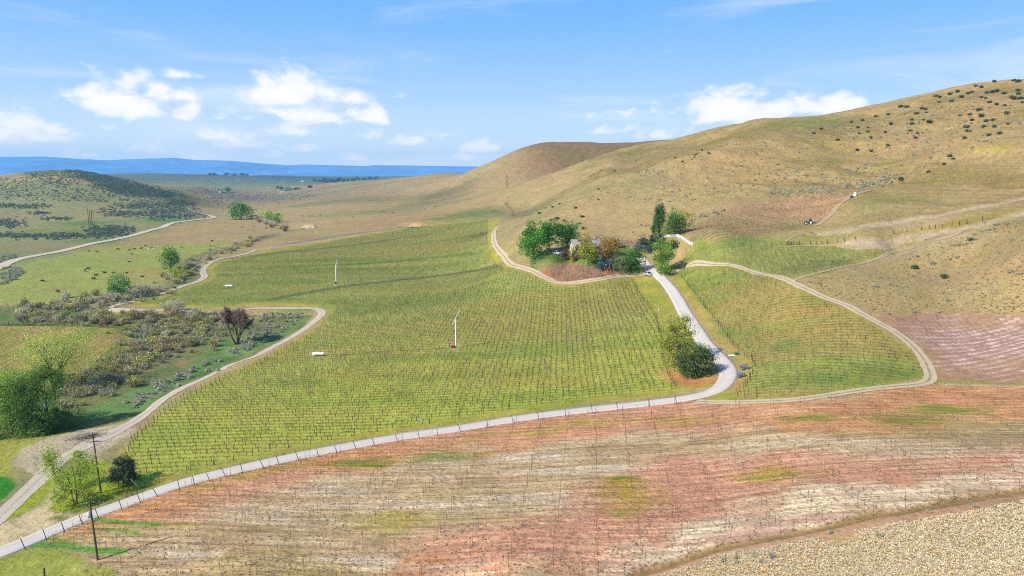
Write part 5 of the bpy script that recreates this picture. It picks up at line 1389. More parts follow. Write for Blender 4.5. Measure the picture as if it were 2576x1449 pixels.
for u, v, hp, wp, sd, lb in ((1873, 931, 15, 24, 113, 'upper grey blue shrub outside the road bend'), (1862, 949, 15, 21, 114, 'lower grey blue shrub outside the road bend')):
    k = pxm(u, v); link(mound_mesh('grey_shrub', hp * k, wp * k, sd, (150, 154, 152), (126, 134, 122), 320, 0.2, 7), 'grey_shrub', None, at(u, v), label=lb, category='shrub')
# ------------------------------------------------------------------ vines and trellis
def vine_mesh(seed, h=0.95, arm=0.75, r=0.055, detail=True, col=(88, 74, 52)):
    rs = np.random.RandomState(seed)
    lean = rs.normal() * 0.13
    top = np.array([lean, rs.normal() * 0.04, h])
    segs = []
    if detail:
        mid = np.array([lean * 0.25 + rs.normal() * 0.05, rs.normal() * 0.04, h * 0.55])
        segs.append(([(0, 0, -0.1), mid, top], [r * 1.15, r * 0.9, r * 0.85]))
        for s in (-1, 1):
            if rs.uniform() < 0.12: continue
            L = arm * rs.uniform(0.75, 1.2)
            segs.append(([top - np.array([0, 0, 0.03]), top + np.array([s * L * 0.5, rs.normal() * 0.04, 0.05 + rs.normal() * 0.03]), top + np.array([s * L, rs.normal() * 0.05, 0.03 + rs.normal() * 0.05])], [r * 0.75, r * 0.6, r * 0.42]))
        V, F = tubes(segs, 4)
    else:
        segs.append(([(0, 0, -0.1), top], [r, r * 0.9]))
        segs.append(([top + np.array([-arm, 0, 0.02]), top + np.array([arm, 0, 0.02])], [r * 0.6, r * 0.6]))
        V, F = tubes(segs, 3)
    return V, F

def lattice(name, poly_uv, step, jitter=0.1, seed=0, shift=0.0):
    p, d, n, s = ROWS[name]
    poly = P(poly_uv)
    rel = poly - np.array([p.x, p.y])
    a = rel @ np.array([d.x, d.y]); b = rel @ np.array([n.x, n.y])
    kk = np.arange(math.floor(b.min() / s), math.ceil(b.max() / s) + 1)
    jj = np.arange(math.floor(a.min() / step), math.ceil(a.max() / step) + 1)
    K, J = np.meshgrid(kk, jj, indexing='ij')
    rs = np.random.RandomState(seed)
    A = (J + shift) * step + rs.normal(size=K.shape) * jitter; B = K * s + rs.normal(size=K.shape) * jitter * 0.4
    x = p.x + d.x * A + n.x * B; y = p.y + d.y * A + n.y * B
    m = inside(poly, x.ravel(), y.ravel()).reshape(K.shape)
    return x, y, K, m, math.atan2(d.y, d.x)

def stamp(variants, x, y, z, rz, rs, smin=0.85, smax=1.15):
    """copies of small meshes joined into one"""
    Vs = []; Fs = []; base = 0
    pick = rs.randint(0, len(variants), len(x)); sc = rs.uniform(smin, smax, len(x)); fl = np.where(rs.uniform(size=len(x)) < 0.5, 0, math.pi)
    for q, (V, F) in enumerate(variants):
        i = np.nonzero(pick == q)[0]
        if not len(i): continue
        ang = (rz[i] if np.ndim(rz) else np.full(len(i), rz)) + fl[i]
        c, s = np.cos(ang)[:, None], np.sin(ang)[:, None]
        X = V[None, :, 0] * sc[i][:, None]; Y = V[None, :, 1] * sc[i][:, None]; Z = V[None, :, 2] * sc[i][:, None]
        W = np.stack([x[i][:, None] + X * c - Y * s, y[i][:, None] + X * s + Y * c, z[i][:, None] + Z], -1)
        Vs.append(W.reshape(-1, 3))
        Fs.append((F[None] + (np.arange(len(i)) * len(V))[:, None, None]).reshape(-1, F.shape[1]) + base)
        base += len(i) * len(V)
    return np.concatenate(Vs), np.concatenate(Fs)

def wood(name, rgb, amt=0.3):
    m, nt, b = new_mat(name, rough=0.9, spec=0.1)
    c = nd(nt, 'ShaderNodeRGB'); c.outputs[0].default_value = (*rgb, 1)
    mul_noise(nt, b, c.outputs[0], [(0.8, amt, 3), (9, 0.2, 3)])
    return m
M_VINE = wood('vine_wood', (0.055, 0.046, 0.03)); M_VINERED = wood('tan_vine_canes', (0.33, 0.23, 0.15)); M_POST = wood('weathered_post', (0.12, 0.095, 0.075)); M_STEEL = wood('rusty_steel', (0.19, 0.11, 0.08), 0.2); M_DARKPOST = wood('dark_post', (0.055, 0.045, 0.038))

NEARV = [vine_mesh(s, r=0.056) for s in range(10)]
FARV = [vine_mesh(50 + s, detail=False, r=0.038) for s in range(6)]
THINV = [vine_mesh(80 + s, r=0.036, arm=0.85, h=0.85) for s in range(8)]
ndv = np.random.RandomState(5)
vx = []; 
def add_v(name, poly_uv, step, keep=0.94, jitter=0.12, seed=0):
    x, y, K, m, rz = lattice(name, poly_uv, step, jitter, seed)
    m = m & (np.random.RandomState(seed + 1).uniform(size=m.shape) < keep)
    return x[m], y[m], rz, K, m
x1, y1, rz1, _k, _m = add_v('main', O_VINES, 1.62, 0.93, 0.14, 1)
d1 = np.hypot(x1, y1)
# leave the road bend bank and the tank and tower pads clear
def clear_of(x, y, spots):
    ok = np.ones(len(x), bool)
    for u, v, r in spots:
        q = at(u, v); ok &= np.hypot(x - q.x, y - q.y) > r
    return ok
ok = clear_of(x1, y1, [(801, 894, 3.0), (1143, 876, 2.2), (576, 721, 4.0), (843, 712, 2.6), (1747, 945, 9)])
x1, y1, d1 = x1[ok], y1[ok], d1[ok]
order = np.argsort(d1)
near_i = order[:300]; far_i = order[300:]
vm_ = [mesh_from('grapevine', V, F, M_VINE, smooth=True) for V, F in NEARV]
z1 = ground_a(x1, y1)
for i in near_i:
    o = link(vm_[ndv.randint(10)], 'grapevine', None, (x1[i], y1[i], z1[i]), rz1 + (math.pi if ndv.uniform() < 0.5 else 0) + ndv.normal() * 0.05,
             label='bare T-shaped grapevine in the bright green vineyard nearest the paved road', category='grapevine', group='bare vines nearest the paved road')
    s = ndv.uniform(0.88, 1.15); o.scale = (s, s, s * ndv.uniform(0.9, 1.1))
mid_i = far_i[d1[far_i] < 330]; vfar_i = far_i[d1[far_i] >= 330]
MV = []; MF = []; mb = 0
def mass(V, F):
    global mb
    MV.append(V); MF.append(F + mb); mb += len(V)
mass(*stamp(NEARV, x1[mid_i], y1[mid_i], z1[mid_i], rz1, ndv))
V, F = stamp(FARV, x1[vfar_i], y1[vfar_i], z1[vfar_i], rz1, ndv); mass(V, F)
for nm, pl, st, kp, sd in (('right', O_RIGHT, 1.62, 0.88, 2), ('mid', O_MID, 1.7, 0.9, 3), ('left', O_LEFT, 1.6, 0.55, 4), ('upper', O_UPPER, 1.5, 0.95, 6)):
    x, y, rz, _k, _m = add_v(nm, pl, st, kp, 0.42, sd)
    V, F = stamp(FARV if nm != 'right' else THINV, x, y, ground_a(x, y), rz, ndv); mass(V, F)
# short young vines in the red and straw field
x, y, rz, _k, _m = add_v('pink', O_PINK, 1.9, 0.3, 0.2, 7)
YV = []
for s in range(5):
    q = np.random.RandomState(300 + s)
    YV.append(tubes([([(0, 0, -0.05), (q.normal() * 0.05, 0, 0.3), (q.normal() * 0.14, q.normal() * 0.05, 0.62)], [0.024, 0.02, 0.013])], 4))
V, F = stamp(YV, x, y, ground_a(x, y), rz, ndv, 0.6, 1.4); mass(V, F)
link(mesh_from('grapevine_rows', np.concatenate(MV), np.concatenate(MF), M_VINE), 'grapevine_rows', kind='stuff', label='thousands of bare grapevines in rows over all the vineyard blocks', category='grapevines')

# tan canes of the plot below the house and of the upper rows
q = P(O_BLOCK); rs_ = np.random.RandomState(9)
pv = within(O_BLOCK, 800, 31); w_ = at_many(*np.array(pv).T)
CV = []
for s in range(6):
    g_ = np.random.RandomState(700 + s)
    CV.append(tubes([([(0, 0, -0.1), (g_.normal() * 0.08, g_.normal() * 0.05, 0.8), (g_.normal() * 0.2, g_.normal() * 0.1, 1.7)], [0.06, 0.05, 0.03])], 4))
V, F = stamp(CV, w_[:, 0], w_[:, 1], ground_a(w_[:, 0], w_[:, 1]), 0.0, rs_, 0.8, 1.2)
back = within([(1552, 606), (1600, 604), (1630, 606), (1625, 618), (1560, 622)], 260, 33) + within([(1520, 600), (1552, 602), (1552, 620), (1530, 618)], 100, 34)
w2 = at_many(*np.array(back).T)
V2, F2 = stamp(CV, w2[:, 0], w2[:, 1], ground_a(w2[:, 0], w2[:, 1]), 0.0, rs_, 0.8, 1.2)
x, y, rz, _k, _m = add_v('upper', [(1760, 560), (1850, 527), (1950, 507), (2060, 490), (2146, 484), (2140, 492), (2060, 503), (1950, 522), (1850, 545), (1780, 565)], 1.7, 0.9, 0.2, 8)
V3, F3 = stamp(CV, x, y, ground_a(x, y), rz, rs_, 0.7, 1.1)
link(mesh_from('cane_rows', np.concatenate([V, V2, V3]), np.concatenate([F, F2 + len(V), F3 + len(V) + len(V2)]), M_VINERED), 'cane_rows', kind='stuff', label='tall tan vine canes packed in the plots around the house and hill vineyard', category='vine canes')

# posts of the front field: steel stakes every few metres along each row
def post_mesh(name, h, r, mat, sides=6, lean=0.0):
    V, F = tubes([([(0, 0, -0.3), (lean * 0.5, 0, h * 0.5), (lean, 0, h)], [r, r, r * 0.95]), ([(lean, 0, h), (lean, 0, h + 0.01)], [r * 0.95, 0.001])], sides)
    return mesh_from(name, V, F, mat)
px_, py_, K_, m_, rzp = lattice('pink', O_PINK, 5.9, 0.12, 21)
p0, d0, n0, s0 = ROWS['pink']
# the stakes of neighbouring rows stand in lines that slant up the slope
Aq, Bq = at(703, 1434), at(913, 1187)
rel = Vector((Bq.x - Aq.x, Bq.y - Aq.y)); slant = rel.dot(d0) / rel.dot(n0)
poly_p = P(O_PINK)
allx, ally = [], []
a_ext = np.arange(-80, 80) * 5.9
for k in range(int(K_.min()), int(K_.max()) + 1):
    off = (slant * k * s0) % 5.9
    a = a_ext + off + np.random.RandomState(1000 + k).normal(size=len(a_ext)) * 0.12
    allx.append(p0.x + d0.x * a + n0.x * k * s0); ally.append(p0.y + d0.y * a + n0.y * k * s0)
sx = np.concatenate(allx); sy = np.concatenate(ally)
m = inside(poly_p, sx, sy) & (np.random.RandomState(3).uniform(size=len(sx)) < 0.92)
sx, sy = sx[m], sy[m]; sz = ground_a(sx, sy); ds = np.hypot(sx, sy)
# those inside the picture, nearest first
vis = (np.abs(np.degrees(np.arctan2(sx, sy))) < 38) & (ds > 88)
o_ = np.argsort(np.where(vis, ds, 1e9)); n_ind = 300
SPV = [post_mesh('trellis_post', 1.75, 0.03, M_STEEL, 5, l) for l in (0.0, 0.05, -0.04)]
for i in o_[:n_ind]:
    link(SPV[ndv.randint(3)], 'trellis_post', None, (sx[i], sy[i], sz[i]), ndv.uniform(0, 6.28), label='thin rusty trellis stake in the lower part of the red and straw field', category='post', group='trellis stakes of the front field')
rest = np.array([i for i in o_[n_ind:]])
PV = [tubes([([(0, 0, -0.3), (l, 0, 1.75)], [0.031, 0.030])], 4) for l in (0.0, 0.05, -0.04)]
V, F = stamp(PV, sx[rest], sy[rest], sz[rest], 0.0, ndv, 0.92, 1.08)
V_, F_ = [V], [F]; b_ = len(V)
for nm, pl, st in (('main', O_VINES, 6.48), ('right', O_RIGHT, 6.48), ('mid', O_MID, 6.8)):
    x, y, K, mm_, rz = lattice(nm, pl, st, 0.1, 77)
    sh_ = np.random.RandomState(78).uniform(-1, 1, (K.shape[0], 1)) * (1.2 if nm == 'main' else 3.2); x = x + sh_ * math.cos(rz); y = y + sh_ * math.sin(rz)
    x, y = x[mm_], y[mm_]
    if nm == 'main':
        okk = clear_of(x, y, [(801, 894, 3.0), (1143, 876, 2.2), (576, 721, 4.0), (843, 712, 2.6), (1747, 945, 9)]); x, y = x[okk], y[okk]
    V, F = stamp(PV, x, y, ground_a(x, y), 0.0, ndv, 0.9, 1.05); V_.append(V); F_.append(F + b_); b_ += len(V)
link(mesh_from('trellis_stakes', np.concatenate(V_), np.concatenate(F_), M_STEEL), 'trellis_stakes', kind='stuff', label='many more thin trellis stakes in all the vineyard rows', category='posts')

# stout posts at the row ends
def row_ends(name, poly_uv, side, every=1, off=0.0):
    p, d, n, s = ROWS[name]; poly = P(poly_uv)
    rel = poly - np.array([p.x, p.y]); b = rel @ np.array([n.x, n.y]); a = rel @ np.array([d.x, d.y])
    res = []
    for k in range(math.ceil(b.min() / s), math.floor(b.max() / s) + 1, every):
        t = np.arange(a.min(), a.max(), 0.4)
        m = inside(poly, p.x + d.x * t + n.x * k * s, p.y + d.y * t + n.y * k * s)
        if m.sum() < 8: continue
        e = t[m][0 if side < 0 else -1] + off * side
        res.append((p.x + d.x * e + n.x * k * s, p.y + d.y * e + n.y * k * s))
    return np.array(res), math.atan2(d.y, d.x)
EPV = [post_mesh('end_post', 1.9, 0.062, M_DARKPOST, 7, l) for l in (-0.25, -0.4, -0.1)]
def end_posts(pts, rz, label, group, flip=False, scale=1.0, rmax=420):
    for x, y in pts:
        if math.hypot(x, y) > rmax or math.hypot(x, y) < 85 or abs(math.degrees(math.atan2(x, y))) > 38: continue
        o = link(EPV[ndv.randint(3)], 'end_post', None, (x, y, ground(x, y)), rz + (math.pi if flip else 0) + ndv.normal() * 0.2, label=label, category='post', group=group)
        o.scale = (scale, scale, scale * ndv.uniform(0.9, 1.08))
e1, rz = row_ends('main', O_VINES, -1)
end_posts(e1, rz, 'stout dark end post of a vine row along the gravel loop road', 'row end posts along the gravel road', False, 1.0, 260)
e2, rz = row_ends('main', O_VINES, 1)
end_posts(e2, rz, 'stout dark end post of a green vineyard row on its paved road side', 'row end posts on the paved road side of the green vineyard', True, 0.95, 300)
e3, rz = row_ends('right', O_RIGHT, -1)
end_posts(e3, rz, 'end post of a right-hand vineyard row facing the paved road', 'row end posts of the right-hand vineyard', False, 0.9, 300)
# leaning posts along the lower side of the paved road
lp = []
s_acc = 0.0; nxt = 1.0
low = R1C - R1N * 2.9
for i in range(1, len(low)):
    if R1C[i][0] > at(1700, 1008).x: break
    s_acc += float(np.hypot(*(low[i] - low[i - 1])))
    gap = 2.6 + 3.6 * np.clip((low[i][0] + 62) / 90, 0, 1)
    if s_acc >= nxt: lp.append(low[i]); nxt = s_acc + gap * ndv.uniform(0.82, 1.18)
if np.hypot(*lp[0]) > np.hypot(*(R1C[0] + R1N[0] * 2.9)): pass
for x, y in lp:
    if x < -95: continue
    o = link(EPV[ndv.randint(3)], 'end_post', None, (x, y, ground(x, y)), ndv.normal() * 0.25 + 0.3, label='dark leaning row end post on the lower edge of the paved road', category='post', group='leaning posts along the paved road')
    o.scale = (1.0, 1.0, ndv.uniform(0.95, 1.12)); o.rotation_euler = (0.0, -0.12 + ndv.normal() * 0.05, o.rotation_euler[2])
# ------------------------------------------------------------------ brush and scrub
SAGE = [mound_mesh('sagebrush', 0.95, 1.9, 900 + i, (158, 156, 134), (134, 140, 112), 120, 0.17) for i in range(6)]
DARKB = [mound_mesh('bitterbrush', 1.9, 3.6, 920 + i, (84, 100, 54), (66, 84, 46), 230, 0.32, 7) for i in range(5)]
Z6 = lambda x, y: (1932 + .25 * x, 184.4 + .25 * y)
Z5 = lambda x, y: (1288 + .25 * x, 352 + .25 * y)
Z7 = lambda x, y: (1932 + .25 * x, 546.7 + .25 * y)
top_dark = [(2080,92),(2120,85),(2270,92),(2510,90),(2475,80),(2085,135),(2150,148),(1900,185),(1835,215),(2045,195),(2015,210),(2245,200),(2290,190),(2375,210),(2520,180),(2525,212),(1690,235),(1730,245),(1940,245),(1720,295),(1840,290),(2140,250),(2190,255),(2470,262),(2225,300),(2300,320),(2375,330),(1325,345),(1395,345),(1545,360),(1580,370),(1595,400),(1500,412),(2130,375),(2400,410),(1210,420),(1080,440),(1930,430),(2025,425),(2150,438),(2045,480),(1440,475),(1565,475),(1620,500),(1240,518),(1440,518),(2255,480),(2185,490),(2000,548),(2175,545),(2275,545),(2420,515),(2560,300),(2540,260),(2440,250),(1905,195),(2200,205),(2255,185)]
scatter_uv(DARKB, 'bitterbrush', 'dark green bushy shrub high on the tan hill at the right edge', 'shrub', 'dark shrubs on the upper hill', [Z6(*p) for p in top_dark], 0.75, 1.25, 1)
mid_dark = [Z6(*p) for p in [(950,480),(840,495),(530,565),(1010,550),(900,550),(1005,597),(910,610),(1175,600),(1430,585),(1505,610),(1485,655),(2000,590),(2330,615),(2220,630),(455,608),(700,680),(1040,655),(1200,733),(900,780),(1035,787),(1985,660),(2030,590)]]
scatter_uv(DARKB, 'bitterbrush', 'dark shrub among grey sagebrush halfway up the big tan hill', 'shrub', 'dark shrubs halfway up the hill', mid_dark, 0.65, 1.0, 2)
scatter_uv(DARKB, 'bitterbrush', 'green shrub on the pale grassy spur at the right', 'shrub', 'green shrubs on the grassy spur', [Z6(*p) for p in [(1825,840),(1865,865),(1770,922),(1605,1000),(1345,1070),(1340,1078)]] + [Z7(1490,520), Z7(1785,615), Z7(2030,235)], 0.55, 0.85, 3)
scatter_uv(DARKB, 'bitterbrush', 'dark shrub on the tan slope behind the house and poplars', 'shrub', 'dark shrubs on the slope behind the house', [Z5(*p) for p in [(1850,155),(1865,140),(1710,225),(1975,145),(1915,110),(1640,185),(1250,212),(565,265),(820,350),(790,368),(895,312),(1035,315),(1300,245),(875,500),(455,800),(705,778),(390,810),(520,820),(870,605),(480,650),(275,745),(340,690),(410,680),(670,850),(720,900),(640,690)]], 0.45, 0.8, 4)
# sagebrush
band = along([Z6(20,1212), Z6(300,1200), Z6(600,1180), Z6(900,1140), Z6(1100,1110), Z6(1290,1050)], 95, (6, 5), 11) + along([Z6(950,1160), Z6(1250,1050)], 45, (8, 6), 12)
hillsage = within([Z6(700,480), Z6(1300,380), Z6(1900,320), Z6(2576,330), Z6(2576,520), Z6(2100,600), Z6(1400,700), Z6(700,700)], 55, 13) + along([Z6(560,540), Z6(790,545)], 16, (6, 3), 14) + within([Z6(50,900), Z6(800,850), Z6(1200,950), Z6(700,1180), Z6(50,1190)], 45, 15)
scatter_uv(SAGE, 'sagebrush', 'grey sagebrush clump scattered over the face of the big tan hill', 'sagebrush', 'sagebrush on the big hill', hillsage, 0.7, 1.2, 6)
backsage = along([Z5(1250,350), Z5(1420,310), Z5(1520,390)], 26, (7, 4), 16) + along([Z5(100,770), Z5(300,670)], 22, (6, 3), 17) + along([Z5(1880,780), Z5(2150,710)], 22, (6, 3), 18) + within([Z5(900,400), Z5(2300,400), Z5(2400,560), Z5(1200,650), Z5(700,560)], 20, 19) + [Z5(660,850), Z5(690,840), Z5(720,890), Z5(740,900), Z5(1300,860), Z5(1350,870), Z5(1380,860), Z5(1220,930), Z5(960,525), Z5(985,535), Z5(1030,560)]
spur = [Z7(*p) for p in [(1850,285),(1880,288),(1920,285),(1960,280),(2000,272),(2030,235),(2085,230),(2080,178),(2160,150),(2200,135),(2230,130),(2280,120),(2300,80),(2395,75),(2180,60),(1505,400),(1420,430),(1610,382),(1660,470),(1905,410),(1830,430),(1465,597),(1235,685),(1130,610),(1295,690),(2095,672),(1920,740),(2005,732),(1810,845),(2440,560),(2540,570),(2340,360),(2450,240),(2500,95),(1085,700),(630,615),(1590,230),(330,190),(360,180),(400,150),(440,160),(480,180),(520,680),(420,650),(1200,975),(1465,955)]]
scatter_uv(SAGE, 'sagebrush', 'grey sagebrush on the dry spur above the right-hand track', 'sagebrush', 'sagebrush on the right spur', spur, 0.6, 1.0, 8)
loop = within([(640, 790), (700, 788), (780, 790), (760, 806), (690, 845), (640, 860), (625, 830)], 26, 20) + along([(610, 880), (660, 860), (700, 835)], 14, (6, 3), 21) + along([(395, 970), (440, 955), (480, 938), (545, 905)], 16, (8, 4), 22) + [(580, 884), (592, 890), (420, 980), (405, 975), (560, 812)]
scatter_uv(SAGE, 'sagebrush', 'silvery sagebrush inside the loop of the gravel road', 'sagebrush', 'sagebrush inside the gravel loop', loop, 0.9, 1.6, 9)
scatter_uv(SAGE, 'sagebrush', 'grey shrub clump by the valley road at the left edge', 'sagebrush', 'sagebrush by the valley road', within([(0, 640), (30, 636), (40, 650), (0, 662)], 16, 23) + within([(0, 672), (40, 670), (56, 686), (40, 705), (0, 720)], 42, 24), 1.4, 2.2, 10)
scatter_uv(SAGE, 'sagebrush', 'small green grey clump on the straw slope in the lower right corner', 'sagebrush', 'clumps on the straw slope', [(1288+.25*x, 1076.7+.25*y) for x, y in [(2430,1280),(2260,1305),(2130,1345),(2245,1350),(2505,1350)]] + [(1932+.25*x, 1190.6+.25*y) for x, y in [(625,605),(1120,640),(1150,632),(35,845),(1620,390),(2080,340)]], 0.35, 0.6, 11)
# bare grey and olive brush of the creek bottom
GREYB = [twig_shrub_mesh('creek_brush', 2.6, 4.2, 940 + i, (166, 154, 130), (142, 140, 104), 130, 0.05) for i in range(4)]
OLIVB = [twig_shrub_mesh('creek_brush', 2.5, 4.0, 950 + i, (142, 136, 84), (152, 148, 80), 120, 0.05, 260) for i in range(4)]
DKB = [twig_shrub_mesh('creek_brush', 2.8, 4.4, 960 + i, (132, 114, 90), (136, 126, 82), 140, 0.055, 80) for i in range(4)]
GRNB = [mound_mesh('green_brush', 1.6, 3.2, 970 + i, (92, 128, 62), (112, 134, 66), 170, 0.26, 7) for i in range(3)]
up1 = along([(30, 790), (90, 778), (180, 772), (260, 760), (330, 742), (400, 726), (450, 712)], 46, (14, 9), 31)
scatter_uv(GREYB + OLIVB + GREYB, 'creek_brush', 'leafless grey brush along the creek above the slanting left field', 'brush', 'brush along the upper creek', up1, 0.7, 1.5, 12)
up2 = along([(60, 800), (150, 800), (250, 803), (340, 806), (430, 800), (500, 798), (540, 808)], 80, (16, 8), 32)
scatter_uv(GREYB + OLIVB + DKB, 'creek_brush', 'grey and olive brush between the left field and the gravel track', 'brush', 'brush beyond the left field', up2, 0.7, 1.4, 13)
low1 = along([(190, 985), (240, 965), (290, 935), (340, 905), (380, 880), (430, 868), (470, 860), (510, 840)], 110, (24, 13), 33)
scatter_uv(DKB + GREYB + OLIVB, 'creek_brush', 'brown and olive brush in the creek bottom below the left field', 'brush', 'brush in the creek bottom', low1, 0.55, 1.2, 14)
scatter_uv(GRNB + OLIVB, 'green_brush', 'low green brush at the edges of the creek bottom', 'brush', 'green brush by the creek', along([(320, 820), (330, 850), (345, 835), (380, 850), (420, 838), (520, 830), (300, 890), (260, 918), (215, 930)], 34, (8, 6), 34) + [(300, 800), (180, 812), (140, 812)], 0.5, 1.0, 15)
up3 = along([(470, 690), (455, 700), (480, 668), (505, 645), (540, 636), (580, 628), (620, 612), (660, 600)], 34, (10, 4), 35)
scatter_uv(GREYB + OLIVB, 'creek_brush', 'small grey brush along the upper creek beyond the blue toilet', 'brush', 'brush beyond the blue toilet', up3, 0.7, 1.5, 16)
scatter_uv(DKB + GREYB, 'creek_brush', 'grey brush beside the far valley trees', 'brush', 'brush beside the far valley trees', along([(625, 552), (650, 552), (670, 560), (690, 568), (715, 582)], 26, (7, 2), 36), 1.4, 2.4, 17)
scatter_uv(GREYB, 'creek_brush', 'bare pale brush clump beside the round green pasture tree', 'brush', 'brush by the pasture tree', [(340, 742), (352, 738), (330, 752), (318, 756), (362, 742), (285, 758), (265, 757), (436, 780), (425, 779), (448, 782)], 1.2, 2.0, 18)

# the thicket between the bushes one can tell apart
def arrays(me):
    n = len(me.vertices); V = np.zeros(n * 3, np.float32); me.vertices.foreach_get('co', V)
    c = np.zeros(n * 4, np.float32); me.color_attributes['Col'].data.foreach_get('color', c)
    return V.reshape(-1, 3), np.arange(n).reshape(-1, 4), c.reshape(-1, 4)[:, :3]
THICK = [arrays(twig_shrub_mesh('t', 1.9, 3.6, 980 + i, *cc, 46, 0.05, lf)) for i, (cc, lf) in enumerate([(((158, 150, 128), (132, 136, 98)), 40), (((150, 142, 92), (154, 150, 84)), 90), (((134, 118, 96), (140, 130, 88)), 30), (((164, 156, 134), (140, 144, 104)), 40), (((146, 138, 100), (128, 124, 88)), 60)])]
# cover that nobody could count: sage on the left hill and flats, straw tussocks, dry bunch grass
def cover(name, label, category, variants, pts_uv, smin, smax, seed, mat, world=None):
    rs = np.random.RandomState(seed)
    if world is None:
        pts = np.array(pts_uv, float); w = at_many(pts[:, 0], pts[:, 1])
    else: w = world
    z = ground_a(w[:, 0], w[:, 1])
    rzv = rs.uniform(0, 6.28, len(w))
    Vs = [v for v, f, c in variants]
    pick = rs.randint(0, len(variants), len(w)); sc = rs.uniform(smin, smax, len(w))
    VV, FF, CC = [], [], []; base = 0
    for q, (V, F, Cv) in enumerate(variants):
        i = np.nonzero(pick == q)[0]
        if not len(i): continue
        c, s = np.cos(rzv[i])[:, None], np.sin(rzv[i])[:, None]; k = sc[i][:, None]
        X = V[None, :, 0] * k; Y = V[None, :, 1] * k; Z = V[None, :, 2] * k
        W = np.stack([w[i, 0][:, None] + X * c - Y * s, w[i, 1][:, None] + X * s + Y * c, z[i][:, None] + Z], -1)
        VV.append(W.reshape(-1, 3)); FF.append((F[None] + (np.arange(len(i)) * len(V))[:, None, None]).reshape(-1, F.shape[1]) + base)
        tint = (1 + rs.normal(size=len(i)) * 0.12).clip(0.6, 1.5)
        CC.append((Cv[None] * tint[:, None, None]).reshape(-1, 3)); base += len(i) * len(V)
    me = mesh_from(name, np.concatenate(VV), np.concatenate(FF), mat); color_attr(me, 'Col', np.concatenate(CC))
    return link(me, name, kind='stuff', label=label, category=category)
def tuft(seed, n, h, w, blade, col, col2):
    rs = np.random.RandomState(seed)
    a = rs.uniform(0, 6.28, n); lean = rs.uniform(0.2, 1.0, n)
    b = np.stack([np.cos(a), np.sin(a), np.zeros(n)], 1) * (w * 0.12)
    e = np.stack([np.cos(a) * w * 0.5 * lean, np.sin(a) * w * 0.5 * lean, h * (1.05 - 0.55 * lean ** 2)], 1)
    sd = np.stack([-np.sin(a), np.cos(a), np.zeros(n)], 1)
    V = np.stack([b - sd * blade, b + sd * blade, e + sd * blade * 0.7, e - sd * blade * 0.7], 1).reshape(-1, 3)
    cl = np.where((rs.uniform(size=n) < 0.5)[:, None], shade_cols(col, n, rs, 1.0, 0.15, 1.12), shade_cols(col2, n, rs, 1.0, 0.15, 1.12))
    return V, np.arange(n * 4).reshape(-1, 4), np.repeat(cl, 4, 0)
def clump(seed, n, h, w, size, col, col2):
    rs = np.random.RandomState(seed)
    o = rs.normal(size=(n, 3)); o /= np.linalg.norm(o, axis=1)[:, None]; o[:, 2] = np.abs(o[:, 2])
    V, F = cards(o * np.array([w / 2, w / 2, h]) * rs.uniform(0.5, 1, n)[:, None], size, rs, out=o)
    cl = np.where((rs.uniform(size=n) < 0.5)[:, None], shade_cols(col, n, rs, 1.0, 0.15), shade_cols(col2, n, rs, 1.0, 0.15))
    return V, F, np.repeat(cl, 4, 0)
tk = along([(30, 792), (120, 782), (260, 770), (340, 748), (420, 730)], 120, (16, 8), 71) + along([(50, 802), (200, 803), (340, 808), (440, 803), (560, 800)], 190, (18, 7), 72) + along([(170, 990), (240, 968), (300, 932), (360, 895), (430, 868), (520, 838)], 330, (30, 15), 73) + along([(330, 830), (400, 836), (480, 828), (560, 815)], 110, (26, 10), 74) + along([(470, 696), (480, 670), (560, 634), (650, 604)], 60, (10, 4), 75)
_t = np.random.RandomState(76)
cover('brush_thicket', 'dense grey and olive thicket filling the creek bottom between the larger bushes', 'brush', THICK, tk, 0.5, 1.15, 77, M_TWIG)
lh = [(150, 422), (200, 421), (265, 438), (335, 457), (400, 476), (458, 490), (400, 496), (330, 494), (280, 480), (230, 458), (190, 438)]
pts = within(lh, 2600, 41) + within([(60, 425), (200, 421), (240, 450), (160, 470), (70, 450)], 500, 42) + within([(-20, 440), (300, 470), (460, 500), (470, 520), (300, 510), (-20, 500)], 900, 43)
for ln, n, sp in ((((-10, 516), (60, 520), (120, 518)), 200, (10, 3)), (((265, 532), (330, 540), (400, 535), (470, 525)), 460, (16, 4)), (((300, 520), (420, 518), (470, 510)), 300, (16, 4)), (((-10, 560), (50, 565)), 200, (14, 5)), (((-10, 590), (60, 594), (160, 596), (240, 592), (310, 590)), 420, (14, 3)), (((230, 580), (300, 575), (320, 588)), 240, (14, 4)), (((90, 538), (120, 537)), 60, (8, 2)), (((110, 550), (180, 551)), 70, (8, 1.5)), (((400, 548), (460, 545), (500, 540)), 200, (18, 3)), (((540, 500), (640, 496), (760, 492)), 400, (30, 5)), (((470, 480), (560, 486)), 140, (20, 4))):
    pts += along(ln, n, sp, 44 + n)
_j = np.random.RandomState(63); pts = [(u + _j.normal() * 9, v + _j.normal() * 1.6) for u, v in pts]
sv = [clump(510 + i, 44, 0.85, 1.7, 0.30, (168, 162, 138), (144, 146, 116)) for i in range(5)]
